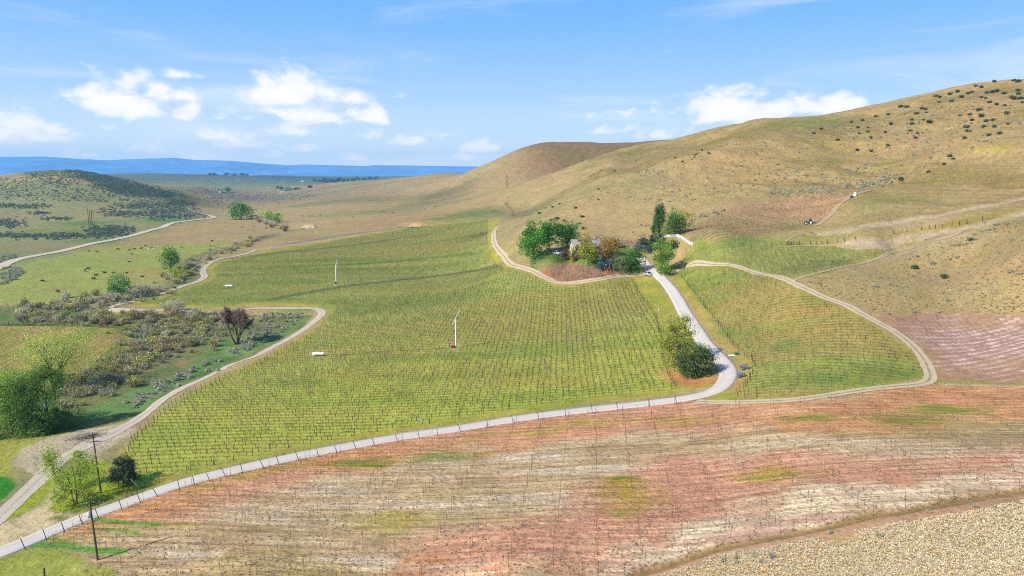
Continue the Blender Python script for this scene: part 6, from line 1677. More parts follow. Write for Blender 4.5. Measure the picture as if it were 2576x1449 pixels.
cover('sagebrush_cover', 'grey sagebrush packed along the upper vineyard and dotted above the house', 'sagebrush', sv, band + backsage + along([Z6(20,1212), Z6(600,1180), Z6(1290,1050)], 110, (7, 3), 61) + within([Z6(-900, 600), Z6(0, 600), Z6(700, 420), Z6(1900, 250), Z6(2576, 300), Z6(2576, 600), Z6(1300, 1040), Z6(100, 1180), Z6(-500, 1300), Z6(-1300, 1300)], 420, 64) + within([(620, 790), (700, 786), (785, 788), (765, 806), (690, 850), (600, 895), (560, 890), (620, 840)], 90, 65) + along([(330, 1020), (400, 975), (480, 940), (560, 908)], 40, (14, 7), 66), 0.6, 1.2, 62, M_LEAF)
cover('sagebrush_cover', 'dense grey green sagebrush covering the left hill and flats', 'sagebrush', [clump(500 + i, 26, 1.7, 3.2, 0.55, (104, 116, 96), (88, 104, 82)) for i in range(5)], pts, 0.6, 1.4, 45, M_LEAF)
# straw tussocks of the near slope, thick away from the ditch
st_pts = within([(1600, 1470), (1800, 1400), (1960, 1372), (2100, 1345), (2260, 1315), (2450, 1285), (2620, 1250), (2700, 1500), (1560, 1500)], 22000, 46)
st_w = at_many(*np.array(st_pts).T)
dens = fbm(st_w[:, 0], st_w[:, 1], 9, 3, 47) + 0.15 * np.clip((np.array(st_pts)[:, 1] - (1372 - 0.24 * (np.array(st_pts)[:, 0] - 1960))) / 40, -1, 1.2)
st_w = st_w[(dens > -0.10) & (np.random.RandomState(4).uniform(size=len(dens)) < 0.8)]
cover('straw_tussocks', 'thousands of pale straw grass tussocks on the near slope', 'dry grass', [tuft(520 + i, 14, 0.17, 0.36 + 0.045 * i, 0.035, (250, 232, 194), (238, 218, 176)) for i in range(6)], None, 0.35, 1.3, 48, M_STRAW, world=st_w)
# bunch grass on the nearer hill sides
bg = within([(1990, 712), (2130, 672), (2400, 600), (2640, 530), (2640, 790), (2400, 788), (2230, 792), (2100, 745)], 1800, 51)
cover('bunch_grass', 'dry tan bunch grass dotted over the right-hand hill sides', 'dry grass', [tuft(540 + i, 9, 0.22, 0.8, 0.08, (206, 180, 126), (190, 164, 108)) for i in range(5)], bg, 0.6, 1.3, 53, M_STRAW)
pg = within(O_PINK[:-4] + [(2300, 1500), (300, 1500)], 11000, 54)
pw = at_many(*np.array(pg).T)
s1w = grid_read(s1.reshape(TX.shape), pw[:, 0], pw[:, 1]); pw = pw[(s1w < 0.15)]
cover('dry_weeds', 'low pale dead weeds strewn over the red and straw field', 'dry grass', [tuft(560 + i, 7, 0.13, 0.5, 0.04, (200, 176, 146), (188, 154, 126)) for i in range(5)], None, 0.6, 1.3, 55, M_STRAW, world=pw)
# ------------------------------------------------------------------ made things
def flat(name, rgb, rough=0.6, metal=0.0, spec=0.3, noise=0.08):
    m, nt, b = new_mat(name, rough=rough, spec=spec)
    b.inputs['Metallic'].default_value = metal
    c = nd(nt, 'ShaderNodeRGB'); c.outputs[0].default_value = (*rgb, 1)
    mul_noise(nt, b, c.outputs[0], [(3.0, noise, 3), (0.5, noise * 0.7, 2)])
    return m
M_WHITE = flat('white_paint', (0.72, 0.72, 0.70)); M_POLE = flat('tarred_pole', (0.10, 0.075, 0.055), 0.9, noise=0.25); M_GALV = flat('galvanised_steel', (0.55, 0.57, 0.58), 0.45, 0.4)
M_RED = flat('red_enamel', (0.42, 0.035, 0.05), 0.5); M_BLACK = flat('black_rubber', (0.02, 0.02, 0.022), 0.8); M_GLASS = flat('dark_glass', (0.03, 0.04, 0.055), 0.15, spec=0.6)
M_SILVER = flat('silver_paint', (0.50, 0.50, 0.52), 0.35, 0.3, 0.5); M_BLUE = flat('blue_plastic', (0.015, 0.11, 0.36), 0.5); M_GREEN = flat('green_paint', (0.015, 0.12, 0.07), 0.5); M_CREAM = flat('cream_stucco', (0.62, 0.52, 0.36), 0.9)
M_ROOF = flat('tan_shingles', (0.30, 0.26, 0.22), 0.95, noise=0.2); M_RUST = flat('brown_poles', (0.17, 0.09, 0.055), 0.9, noise=0.2); M_CER = flat('grey_ceramic', (0.45, 0.44, 0.42), 0.3); M_COW = flat('black_hide', (0.018, 0.015, 0.014), 0.8); M_BROWNCOW = flat('brown_hide', (0.10, 0.045, 0.025), 0.8); M_CREAMCOW = flat('cream_hide', (0.62, 0.50, 0.33), 0.8); M_YEL = flat('yellow_paint', (0.6, 0.45, 0.05)); M_LAMP = flat('lamp_glass', (0.75, 0.74, 0.7), 0.2); M_DEAD = flat('dead_wood', (0.26, 0.22, 0.19), 0.95, noise=0.3)
M_FARROOF = flat('far_roof', (0.10, 0.11, 0.13), 0.9); M_FARWALL = flat('far_wall', (0.7, 0.66, 0.6), 0.9)

class MB:
    """collects simple solids, then becomes one mesh object"""
    def __init__(self): self.bm = bmesh.new()
    def box(self, c, s, rot=None, taper=None, bevel=0.0):
        r = bmesh.ops.create_cube(self.bm, size=1.0); vs = r['verts']
        for v in vs:
            k = 1.0
            if taper and v.co.z > 0: v.co.x *= taper[0]; v.co.y *= taper[1]
            v.co = Vector((v.co.x * s[0], v.co.y * s[1], v.co.z * s[2]))
        if bevel:
            es = list({e for v in vs for e in v.link_edges})
            r2 = bmesh.ops.bevel(self.bm, geom=es, offset=bevel, segments=2, affect='EDGES', profile=0.6)
            vs = list({v for f in r2['faces'] for v in f.verts} | {v for v in vs if v.is_valid})
        M = Matrix.Translation(c) @ (rot.to_matrix().to_4x4() if rot else Matrix.Identity(4))
        bmesh.ops.transform(self.bm, matrix=M, verts=[v for v in vs if v.is_valid])
        return self
    def cyl(self, a, b, r, r2=None, seg=12, cap=True):
        a = Vector(a); b = Vector(b); d = b - a
        M = Matrix.Translation((a + b) / 2) @ d.to_track_quat('Z', 'Y').to_matrix().to_4x4()
        bmesh.ops.create_cone(self.bm, cap_ends=cap, segments=seg, radius1=r, radius2=r if r2 is None else r2, depth=d.length, matrix=M)
        return self
    def ball(self, c, r, seg=10, s=(1, 1, 1)):
        M = Matrix.Translation(c) @ Matrix.Diagonal((*s, 1))
        bmesh.ops.create_uvsphere(self.bm, u_segments=seg, v_segments=max(6, seg // 2 + 2), radius=r, matrix=M)
        return self
    def prism(self, prof, y0, y1, axis='y'):
        """closed outline (x, z) swept along y"""
        lo = [self.bm.verts.new((x, y0, z)) for x, z in prof]; hi = [self.bm.verts.new((x, y1, z)) for x, z in prof]
        n = len(prof)
        for i in range(n): self.bm.faces.new((lo[i], lo[(i + 1) % n], hi[(i + 1) % n], hi[i]))
        self.bm.faces.new(lo[::-1]); self.bm.faces.new(hi)
        return self
    def make(self, name, mat, parent=None, smooth=False):
        bmesh.ops.recalc_face_normals(self.bm, faces=self.bm.faces)
        me = bpy.data.meshes.new(name); self.bm.to_mesh(me); self.bm.free()
        me.materials.append(mat)
        if smooth: me.polygons.foreach_set('use_smooth', np.ones(len(me.polygons), bool))
        return link(me, name, parent)
    def me(self, name, mat, smooth=False):
        bmesh.ops.recalc_face_normals(self.bm, faces=self.bm.faces)
        me = bpy.data.meshes.new(name); self.bm.to_mesh(me); self.bm.free(); me.materials.append(mat)
        if smooth: me.polygons.foreach_set('use_smooth', np.ones(len(me.polygons), bool))
        return me
E3 = lambda x, y, z: Euler((x, y, z))
def heading(x, y): return math.atan2(y, x)

# utility poles
def utility_pole(label, u, v, h, arms, rz, can=False, lean=0.0):
    t = top_empty('utility_pole', label, 'utility pole', at(u, v), rz)
    t.rotation_euler = (0, lean, rz)
    MB().cyl((0, 0, -0.5), (0, 0, h), 0.17, 0.11, 12).make('pole', M_POLE, t)
    for (z, ang, L) in arms:
        c, s = math.cos(ang), math.sin(ang)
        b = MB().box((0.15 * -s, 0.15 * c, z), (L, 0.11, 0.13), E3(0, 0, ang), bevel=0.01)
        a = b.make('crossarm', M_POLE, t)
        for k in (-0.46, -0.16, 0.16, 0.46) if L > 2 else (-0.4, 0.4):
            x, y = 0.15 * -s + c * k * L, 0.15 * c + s * k * L
            MB().cyl((x, y, z + 0.06), (x, y, z + 0.20), 0.035, 0.02, 8).ball((x, y, z + 0.22), 0.055, 8).make('insulator', M_CER, a, True)
        for sd in (-1, 1):
            MB().cyl((0.15 * -s + c * sd * L * 0.28, 0.15 * c + s * sd * L * 0.28, z - 0.04), (0, 0, z - 0.65), 0.022, seg=6).make('brace', M_POLE, t)
    if can:
        tr = MB().cyl((-0.33, -0.1, h - 2.6), (-0.33, -0.1, h - 1.75), 0.20, seg=14).make('transformer', M_GALV, t, True)
        MB().cyl((-0.33, -0.1, h - 1.75), (-0.33, -0.1, h - 1.55), 0.05, 0.03, 8).make('bushing', M_CER, tr)
    else:
        MB().box((0.16, -0.12, h * 0.45), (0.22, 0.16, 0.4), bevel=0.02).make('meter_box', M_GALV, t)
    return t
utility_pole('tall dark utility pole with two crossarms beside the lime tree', 254, 1240, 12.2, [(11.6, 0.95, 2.0), (10.3, 0.12, 2.9)], 0.0, False, -0.035)
utility_pole('dark utility pole with one crossarm and a grey transformer below the paved road', 246, 1409, 9.6, [(9.2, 0.35, 2.7)], 0.0, True, -0.03)
# transmission poles
def h_frame(label, u, v, h, xs, arm):
    t = top_empty('transmission_poles', label, 'power poles', at(u, v))
    for x in xs: MB().cyl((x, 0, -0.5), (x, 0, h), 0.42, 0.26, 8).make('pole', M_RUST, t)
    if arm: MB().box(((xs[0] + xs[-1]) / 2, 0.25, h * 0.80), (abs(xs[-1] - xs[0]) + 2.4, 0.35, 0.4)).make('crossarm', M_RUST, t)
h_frame('group of three tall brown poles on the left grass flat', 228, 567, 20, (-1.9, 0.0, 2.0), False)
h_frame('pair of tall brown poles on the hillside beyond the vineyard', 1275, 472, 20, (-1.2, 1.3), True)

# frost fans
def wind_machine(label, u, v, h, blade_rot, yaw, engine_mat):
    t = top_empty('wind_machine', label, 'wind machine', at(u, v), yaw)
    MB().cyl((0, 0, -0.4), (0, 0, h), 0.27, 0.20, 16).cyl((0, 0, -0.1), (0, 0, 0.12), 0.55, seg=16).make('tower', M_WHITE, t, False)
    hd = MB().box((0, -0.1, h + 0.16), (0.42, 0.9, 0.34), bevel=0.06).make('gearbox', M_GLASS, t)
    MB().cyl((0, -0.5, h + 0.2), (0, -0.85, h + 0.26), 0.13, 0.07, 10).make('hub', M_GALV, hd)
    b = MB()
    d = Vector((math.sin(blade_rot), 0, math.cos(blade_rot)))
    for s in (-1, 1):
        b.box(Vector((0, -0.78, h + 0.25)) + d * (1.42 * s), (0.26, 0.07, 2.75), E3(0.0, blade_rot, 0) , bevel=0.025)
    b.make('propeller', M_WHITE, t)
    e = MB().box((-1.0, -0.1, 0.62), (1.35, 0.85, 0.95), bevel=0.10).make('engine', engine_mat, t)
    MB().cyl((-1.3, -0.1, 1.05), (-1.3, -0.1, 1.55), 0.05, seg=8).make('exhaust', M_GALV, e)
    MB().box((-1.68, -0.1, 0.62), (0.06, 0.6, 0.6)).make('radiator', M_BLACK, e)
    MB().box((-1.0, -0.1, 0.08), (1.6, 1.0, 0.16)).make('skid', M_GALV, e)
wind_machine('nearer white wind machine tower with a red engine at its base', 1147, 876, 10.3, 0.46, 0.25, M_RED)
wind_machine('farther white wind machine tower with its propeller upright', 846, 713, 10.4, 0.10, 1.15, M_RED)
# propane tanks
def propane_tank(label, u, v, L, r, rz):
    t = top_empty('propane_tank', label, 'propane tank', at(u, v), rz)
    z = r + 0.28
    b = MB().cyl((-L / 2, 0, z), (L / 2, 0, z), r, seg=20, cap=False)
    for s in (-1, 1): b.ball((s * L / 2, 0, z), r, 20, (0.75, 1, 1))
    b.make('tank', M_WHITE, t, True)
    for s in (-1, 1):
        MB().box((s * L * 0.33, 0, 0.16), (0.16, r * 1.5, 0.44)).make('foot', M_GALV, t)
    MB().cyl((0, 0, z + r - 0.04), (0, 0, z + r + 0.17), 0.2, 0.17, 12).make('valve_dome', M_WHITE, t)
propane_tank('nearer long white propane tank in the green vineyard', 801, 896, 3.3, 0.52, 0.08)
propane_tank('farther white propane tank near the gravel loop track', 576, 723, 3.4, 0.55, 0.05)
# portable toilet
t = top_empty('portable_toilet', 'blue portable toilet with white roof beside the gravel road', 'portable toilet', at(498, 676), 0.5)
MB().box((0, 0, 1.12), (1.15, 1.15, 2.1), bevel=0.05).make('cabin', M_BLUE, t)
MB().box((0, 0, 2.26), (1.22, 1.22, 0.2), taper=(0.7, 0.8), bevel=0.04).make('roof', M_WHITE, t)
dr = MB().box((0, -0.60, 1.1), (0.75, 0.05, 1.85), bevel=0.015).make('door', flat('door_blue', (0.02, 0.15, 0.42), 0.5), t); MB().box((0.28, -0.64, 1.1), (0.05, 0.05, 0.16)).make('handle', M_BLACK, dr)
MB().box((0, 0, 0.05), (1.2, 1.25, 0.1)).make('skid', M_BLACK, t); MB().cyl((0.4, 0.4, 2.2), (0.4, 0.4, 2.7), 0.05, seg=8).make('vent_pipe', M_WHITE, t)

# vehicles
def wheel_set(t, xs, y, r, w=0.22):
    for x in xs:
        for s in (-1, 1):
            wl = top_wheel(t, x, s * y, r, w)
def top_wheel(t, x, y, r, w):
    o = MB().cyl((x, y - w / 2, r), (x, y + w / 2, r), r, seg=18).make('wheel', M_BLACK, t)
    s = 1 if y > 0 else -1
    MB().cyl((x, y + s * w * 0.40, r), (x, y + s * w * 0.56, r), r * 0.58, seg=14).make('rim', M_GALV, o)
    return o
def pickup(label, u, v, rz):
    t = top_empty('pickup_truck', label, 'pickup truck', at(u, v) + Vector((0, 0, 0.05)), rz)
    # x points forward
    prof = [(-2.75, 0.45), (2.70, 0.45), (2.82, 0.62), (2.80, 1.02), (2.55, 1.12), (1.15, 1.20), (1.05, 1.2), (-0.65, 1.2), (-0.70, 1.14), (-2.78, 1.14), (-2.82, 0.6)]
    MB().prism(prof, -0.98, 0.98).make('body', M_SILVER, t)
    cab = MB().prism([(1.12, 1.18), (0.30, 1.86), (-0.50, 1.88), (-0.72, 1.18)], -0.86, 0.86).make('cab', M_SILVER, t)
    MB().box((0.76, 0, 1.53), (0.05, 1.50, 0.80), E3(0, -0.88, 0)).make('windscreen', M_GLASS, t)
    MB().box((-0.64, 0, 1.56), (0.05, 1.4, 0.42), E3(0, 0.3, 0)).make('rear_window', M_GLASS, t)
    for s in (-1, 1): MB().box((-0.08, s * 0.868, 1.54), (0.95, 0.03, 0.40), bevel=0.01).make('side_window', M_GLASS, t)
    MB().box((-1.75, 0, 1.10), (1.9, 1.66, 0.12)).make('bed', M_BLACK, t)
    MB().box((2.84, 0, 0.86), (0.06, 1.05, 0.26), bevel=0.01).make('grille', M_BLACK, t)
    for s in (-1, 1):
        MB().box((2.82, s * 0.74, 0.90), (0.08, 0.34, 0.22), bevel=0.02).make('headlight', M_LAMP, t)
        MB().box((0.72, s * 1.06, 1.24), (0.12, 0.2, 0.16), bevel=0.02).make('mirror', M_SILVER, t)
        MB().box((-2.83, s * 0.86, 0.9), (0.05, 0.16, 0.36)).make('tail_light', M_RED, t)
    MB().box((2.86, 0, 0.55), (0.14, 1.9, 0.2), bevel=0.03).make('bumper', M_GALV, t)
    wheel_set(t, (1.85, -1.75), 0.90, 0.40)
pickup('silver pickup truck parked where the dirt track meets the paved drive', 1631, 694, -1.25)
def suv(label, u, v, rz):
    t = top_empty('parked_car', label, 'car', at(u, v) + Vector((0, 0, 0.03)), rz)
    MB().prism([(-2.35, 0.42), (2.3, 0.42), (2.38, 0.85), (1.2, 1.08), (-2.3, 1.12), (-2.4, 0.7)], -0.93, 0.93).make('body', M_WHITE, t)
    MB().prism([(1.05, 1.07), (0.35, 1.68), (-1.9, 1.70), (-2.25, 1.1)], -0.80, 0.80).make('cabin', M_WHITE, t)
    MB().box((0.73, 0, 1.40), (0.05, 1.4, 0.66), E3(0, -0.85, 0)).make('windscreen', M_GLASS, t)
    for s in (-1, 1):
        MB().box((-0.75, s * 0.81, 1.40), (2.0, 0.03, 0.40), bevel=0.01).make('side_window', M_GLASS, t)
        MB().box((2.34, s * 0.66, 0.80), (0.08, 0.34, 0.18)).make('headlight', M_LAMP, t)
    wheel_set(t, (1.45, -1.4), 0.85, 0.36)
suv('white car parked beside the deep green trees by the house', 1401, 640, -0.9)
def tractor(label, u, v, rz):
    t = top_empty('tractor', label, 'tractor', at(u, v), rz)
    MB().box((0.95, 0, 1.05), (1.9, 0.75, 0.7), bevel=0.08).make('bonnet', M_GREEN, t)
    MB().box((-0.6, 0, 0.85), (1.5, 0.8, 0.5), bevel=0.05).make('chassis', M_GREEN, t)
    c = MB().box((-0.65, 0, 1.75), (1.3, 1.3, 1.35), taper=(0.85, 0.9), bevel=0.05).make('cab', M_GLASS, t)
    MB().box((-0.65, 0, 2.50), (1.5, 1.45, 0.14), bevel=0.04).make('roof', M_GREEN, c)
    MB().cyl((1.2, 0.25, 1.35), (1.2, 0.25, 2.2), 0.05, seg=8).make('exhaust', M_BLACK, t)
    for x, r, w, y in ((1.45, 0.5, 0.35, 0.85), (-0.75, 0.85, 0.5, 0.95)):
        for s in (-1, 1):
            o = MB().cyl((x, s * y - w / 2, r), (x, s * y + w / 2, r), r, seg=18).make('wheel', M_BLACK, t)
            MB().cyl((x, s * y + s * w * 0.40, r), (x, s * y + s * w * 0.56, r), r * 0.6, seg=14).make('rim', M_LAMP, o)
    MB().box((-2.4, 0, 0.75), (1.8, 1.9, 0.9), bevel=0.05).make('sprayer', M_GREEN, t)
tractor('green tractor with pale wheel rims at the edge of the upper vineyard', 2034, 564, 2.9)

# white rail fence
def rail_fence():
    uv = np.array([(1670, 601), (1680, 598), (1690, 596.5), (1700, 597), (1709, 599), (1718, 604), (1726, 610), (1734, 616), (1743, 619)], float)
    w = at_many(uv[:, 0], uv[:, 1])[:, :2]
    c, s = smooth_line(w, 2.4)
    t = top_empty('rail_fence', 'white four rail fence curving above the bank by the poplars', 'fence', (c[0][0], c[0][1], ground(*c[0])))
    o0 = Vector(t.location)
    zs = ground_a(c[:, 0], c[:, 1])
    for (x, y), z in zip(c, zs):
        b = MB().box(Vector((x, y, z + 0.75)) - o0, (0.20, 0.20, 1.7), bevel=0.01).box(Vector((x, y, z + 1.63)) - o0, (0.26, 0.26, 0.08)); b.make('post', M_WHITE, t)
    for k in (0.35, 0.72, 1.09, 1.44):
        b = MB()
        for i in range(len(c) - 1):
            a = Vector((*c[i], zs[i] + k)) - o0; e = Vector((*c[i + 1], zs[i + 1] + k)) - o0; d = e - a
            b.box((a + e) / 2, (d.length - 0.1, 0.07, 0.20), E3(0, -math.atan2(d.z, math.hypot(d.x, d.y)), math.atan2(d.y, d.x)))
        b.make('rail', M_WHITE, t)
rail_fence()

# the house among the trees
def house():
    p = at(1478, 635); p.z = ground(p.x, p.y)
    t = top_empty('house', 'cream house with tan shingle roof half hidden by the garden trees', 'house', p, 0.16)
    W, D, H, R = 15.0, 9.5, 3.4, 2.7
    wl = MB().box((0, 0, H / 2 - 1.5), (W, D, H + 3.0)).make('wall', M_CREAM, t)
    for s in (-1, 1):     # gable triangles
        b = MB(); x = s * W / 2
        vs = [b.bm.verts.new(q) for q in ((x, -D / 2, H), (x, D / 2, H), (x, 0, H + R), (x - s * 0.2, -D / 2, H), (x - s * 0.2, D / 2, H), (x - s * 0.2, 0, H + R))]
        for f in ((0, 1, 2), (5, 4, 3), (0, 2, 5, 3), (1, 4, 5, 2), (0, 3, 4, 1)): b.bm.faces.new([vs[i] for i in f])
        b.make('gable', M_CREAM, t)
    rf = MB()
    for s in (-1, 1):
        L = math.hypot(D / 2 + 0.7, R * (D / 2 + 0.7) / (D / 2))
        rf.box((0, s * (D / 4 + 0.17), H + R / 2 + 0.02), (W + 1.4, L, 0.22), E3(-s * math.atan2(R, D / 2), 0, 0))
    rf = rf.make('roof', M_ROOF, t)
    MB().box((3.5, 1.2, H + R + 0.2), (0.9, 0.9, 2.0)).make('chimney', M_CREAM, rf)
    for x in (-6.2, -2.6, 1.6, 5.6):
        wd = MB().box((x, -D / 2 - 0.02, 2.0), (1.6, 0.10, 1.4)).make('window', M_GLASS, t)
        MB().box((x, -D / 2 - 0.03, 2.76), (1.8, 0.14, 0.12)).box((x, -D / 2 - 0.05, 1.24), (1.8, 0.18, 0.12)).box((x - 0.86, -D / 2 - 0.03, 2.0), (0.1, 0.14, 1.4)).box((x + 0.86, -D / 2 - 0.03, 2.0), (0.1, 0.14, 1.4)).make('frame', M_WHITE, wd)
    for y in (-2.4, 2.2):
        wd = MB().box((-W / 2 - 0.02, y, 2.1), (0.10, 1.4, 1.5)).make('window', M_GLASS, t)
        MB().box((-W / 2 - 0.03, y, 2.92), (0.14, 1.6, 0.12)).box((-W / 2 - 0.04, y, 1.28), (0.18, 1.6, 0.12)).make('frame', M_WHITE, wd)
    wd = MB().box((-W / 2 - 0.02, 0, 4.3), (0.10, 1.0, 0.9)).make('window', M_GLASS, t)
    dr = MB().box((-0.5, -D / 2 - 0.04, 1.05), (1.0, 0.10, 2.1)).make('door', M_RUST, t); MB().ball((-0.15, -D / 2 - 0.13, 1.0), 0.06).make('handle', M_GALV, dr)
house()
# distant houses on the plain
for i, (u, v, wpx, roofm, wallm, lb) in enumerate([
    (400, 434, 7, 0, 1, 'tiny white house farthest left on the distant bench'), (497, 438.5, 11, 1, 1, 'wide pale house on the distant bench above the green slope'), (536, 440, 12, 0, 1, 'long white house with dark roof on the distant bench'),
    (577, 441.5, 9, 0, 1, 'white house at the left of a tree clump on the distant bench'), (600, 442.5, 10, 0, 1, 'white house at the right of a tree clump on the distant bench'), (618, 441, 7, 0, 0, 'dark house between white ones on the distant bench'), (633, 443, 9, 1, 1, 'pinkish white house near the right end of the bench'), (645, 443, 7, 1, 1, 'last pale house at the right end of the distant bench'),
    (675, 472, 5, 0, 1, 'small white house alone on the far valley floor'), (711, 483, 13, 0, 1, 'white walled barn with a blue grey roof, nearest building of the far valley'), (740, 472, 10, 1, 1, 'low tan house between green trees of the far valley'), (761, 457, 8, 1, 1, 'white building left of the far tree line'), (769, 453, 5, 0, 1, 'tiny white house beyond the white building left of the tree line'), (794, 469, 7, 1, 1, 'pale house at the foot of the long tan slope'), (553, 484.5, 9, 1, 1, 'pale shed under the far valley green trees')]):
    k = pxm(u, v); w = wpx * k * 0.8
    t = top_empty('far_house', lb, 'house', at(u, v), 0.2 + 0.3 * math.sin(i * 2.1))
    h = w * 0.30; d = w * 0.6
    MB().box((0, 0, h / 2 - 0.5), (w, d, h + 1)).make('wall', M_FARWALL if wallm else M_FARROOF, t)
    MB().prism([(-d * 0.58, h), (d * 0.58, h), (0, h + d * 0.34)], -w * 0.53, w * 0.53).make('roof', M_FARROOF if not roofm else M_ROOF, t).rotation_euler = (0, 0, math.pi / 2)

# fence posts
def fence_posts(uv, h, r, mat, label, group, cat='post', name='fence_post'):
    me = post_mesh(name, h, r, mat, 7)
    for u, v in uv:
        p = at(u, v)
        o = link(me, name, None, p, ndv.uniform(0, 6.28), label=label, category=cat, group=group)
        o.scale = (1, 1, ndv.uniform(0.85, 1.12)); o.rotation_euler = (ndv.normal() * 0.05, ndv.normal() * 0.05, 0)
ZE = lambda x, y: (1970.5 + .1157 * x, 469.6 + .1157 * y)
fence_posts([ZE(*p) for p in [(80,1270),(100,1272),(150,1270),(175,1270),(230,1260),(305,1265),(345,1265),(585,1270),(710,1270),(840,1255),(960,1240),(1165,1215),(1330,1200),(1555,1170)]] + [Z7(*p) for p in [(1258,168),(1398,148),(1540,130),(1620,122),(1680,118),(1750,107),(1850,92),(1925,82),(2000,68),(2155,35)]], 1.7, 0.13, M_DARKPOST, 'dark wooden fence post in the line across the pale spur', 'wooden fence posts on the spur')
fence_posts([(1932+.25*x, 1190.6+.25*y) for x, y in [(125,605),(380,545),(755,480),(1055,430),(1380,352),(1705,305),(2015,270),(2285,218),(2530,165)]] + [(1288+.25*x, 1076.7+.25*y) for x, y in [(1127,1449),(1395,1395),(1760,1275),(2058,1200),(2392,1130)]], 1.5, 0.035, M_STEEL, 'thin steel fence post along the ditch above the straw slope', 'steel fence posts along the ditch')
fence_posts([(.25*x, 714.4+.25*y) for x, y in [(1475,418),(1545,414),(85,410),(235,402),(600,398),(1045,402)]], 1.5, 0.09, M_DARKPOST, 'dark fence post at the far edge of the slanting left field', 'fence posts of the left field')
p = at(114, 1462); link(post_mesh('wooden_post', 2.1, 0.14, M_POST, 10), 'wooden_post', None, p, label='thick weathered wooden post cut off by the bottom edge of the view', category='post')
link(post_mesh('steel_fence_post', 1.7, 0.05, M_STEEL, 6), 'steel_fence_post', None, at(2494, 767), label='lone rusty steel post above the red field at the right edge', category='post')
for u, v, lb in ((1657, 782, 'lower white marker post on the grass verge of the paved drive'), (1625, 723, 'upper white marker post on the grass verge near the pickup')):
    t = top_empty('marker_post', lb, 'marker post', at(u, v)); MB().cyl((0, 0, -0.2), (0, 0, 1.1), 0.08, seg=10).make('pipe', M_WHITE, t); MB().cyl((0, 0, 1.1), (0, 0, 1.18), 0.1, 0.06, 10).make('cap', M_WHITE, t)
# leaning white pipe by the pine
t = top_empty('gate_pole', 'white pole leaning sideways between the pine and the round shrub', 'pole', at(352, 1229)); t.rotation_euler = (0.1, -0.62, 0)
MB().cyl((0, 0, -0.2), (0, 0, 2.6), 0.06, seg=10).make('pipe', M_WHITE, t); MB().cyl((0, 0, -0.1), (0, 0, 0.5), 0.09, seg=10).make('sleeve', M_GALV, t)
# water tank and box on the hill, valve boxes by the road
t = top_empty('water_tank', 'small white water tank at the top of the upper vineyard track', 'tank', at(2151, 493)); MB().cyl((0, 0, 0), (0, 0, 1.6), 0.75, seg=18).make('tank', M_WHITE, t); MB().cyl((0, 0, 1.6), (0, 0, 1.85), 0.75, 0.25, 18).make('lid', M_WHITE, t)
t = top_empty('equipment_box', 'green box beside the white water tank on the hill track', 'box', at(2142, 498), 0.3); MB().box((0, 0, 0.45), (1.6, 0.9, 0.9), bevel=0.05).make('box', M_GREEN, t); MB().box((0, 0, 0.93), (1.7, 1.0, 0.08)).make('lid', M_GREEN, t)
t = top_empty('valve_box', 'open valve box with pale slats and a green lid on the road bank', 'valve box', at(1843, 895), 0.35)
for k in range(4): MB().box((-0.9 + k * 0.45, 0, 0.12), (0.22, 1.3, 0.1)).make('slat', M_LAMP, t)
MB().box((1.25, -0.1, 0.35), (0.9, 1.1, 0.6), bevel=0.05).make('box', M_GREEN, t); MB().box((1.25, -0.1, 0.69), (1.0, 1.2, 0.08)).make('lid', M_GREEN, t)
# heap of cut branches in the yard
rs_ = np.random.RandomState(77); segs = []
for i in range(70):
    a = rs_.uniform(-0.5, 0.5) + (math.pi / 2 if rs_.uniform() < 0.12 else 0); L = rs_.uniform(1.0, 3.6)
    c = np.array([rs_.normal() * 1.7, rs_.normal() * 0.9, abs(rs_.normal()) * 0.35 + 0.1]); d = np.array([math.cos(a), math.sin(a), rs_.normal() * 0.12]) * L / 2
    r = rs_.uniform(0.03, 0.09); segs.append(([c - d, c + rs_.normal(size=3) * 0.08, c + d], [r, r * 0.9, r * 0.6]))
V, F = tubes(segs, 5)
link(mesh_from('branch_pile', V, F, M_DEAD), 'branch_pile', None, at(216, 1101), 0.15, label='heap of cut grey branches in the bare dirt yard', category='branch pile')
# creek water glimpsed by the pasture tree
m, nt, b = new_mat('creek_water', (0.03, 0.07, 0.12), 0.08, 0.6)
q = P([(458, 690), (466, 688), (469, 700), (466, 714), (459, 714), (461, 702)], step=4)
zc = float(ground_a(q[:, 0], q[:, 1]).max()) + 0.12
bm = bmesh.new(); bm.faces.new([bm.verts.new((x, y, zc)) for x, y in q]); bmesh.ops.triangulate(bm, faces=bm.faces); bmesh.ops.recalc_face_normals(bm, faces=bm.faces)
me = bpy.data.meshes.new('creek'); bm.to_mesh(me); bm.free(); me.materials.append(m)
link(me, 'creek', kind='structure', label='short reach of blue creek water by the pasture tree')

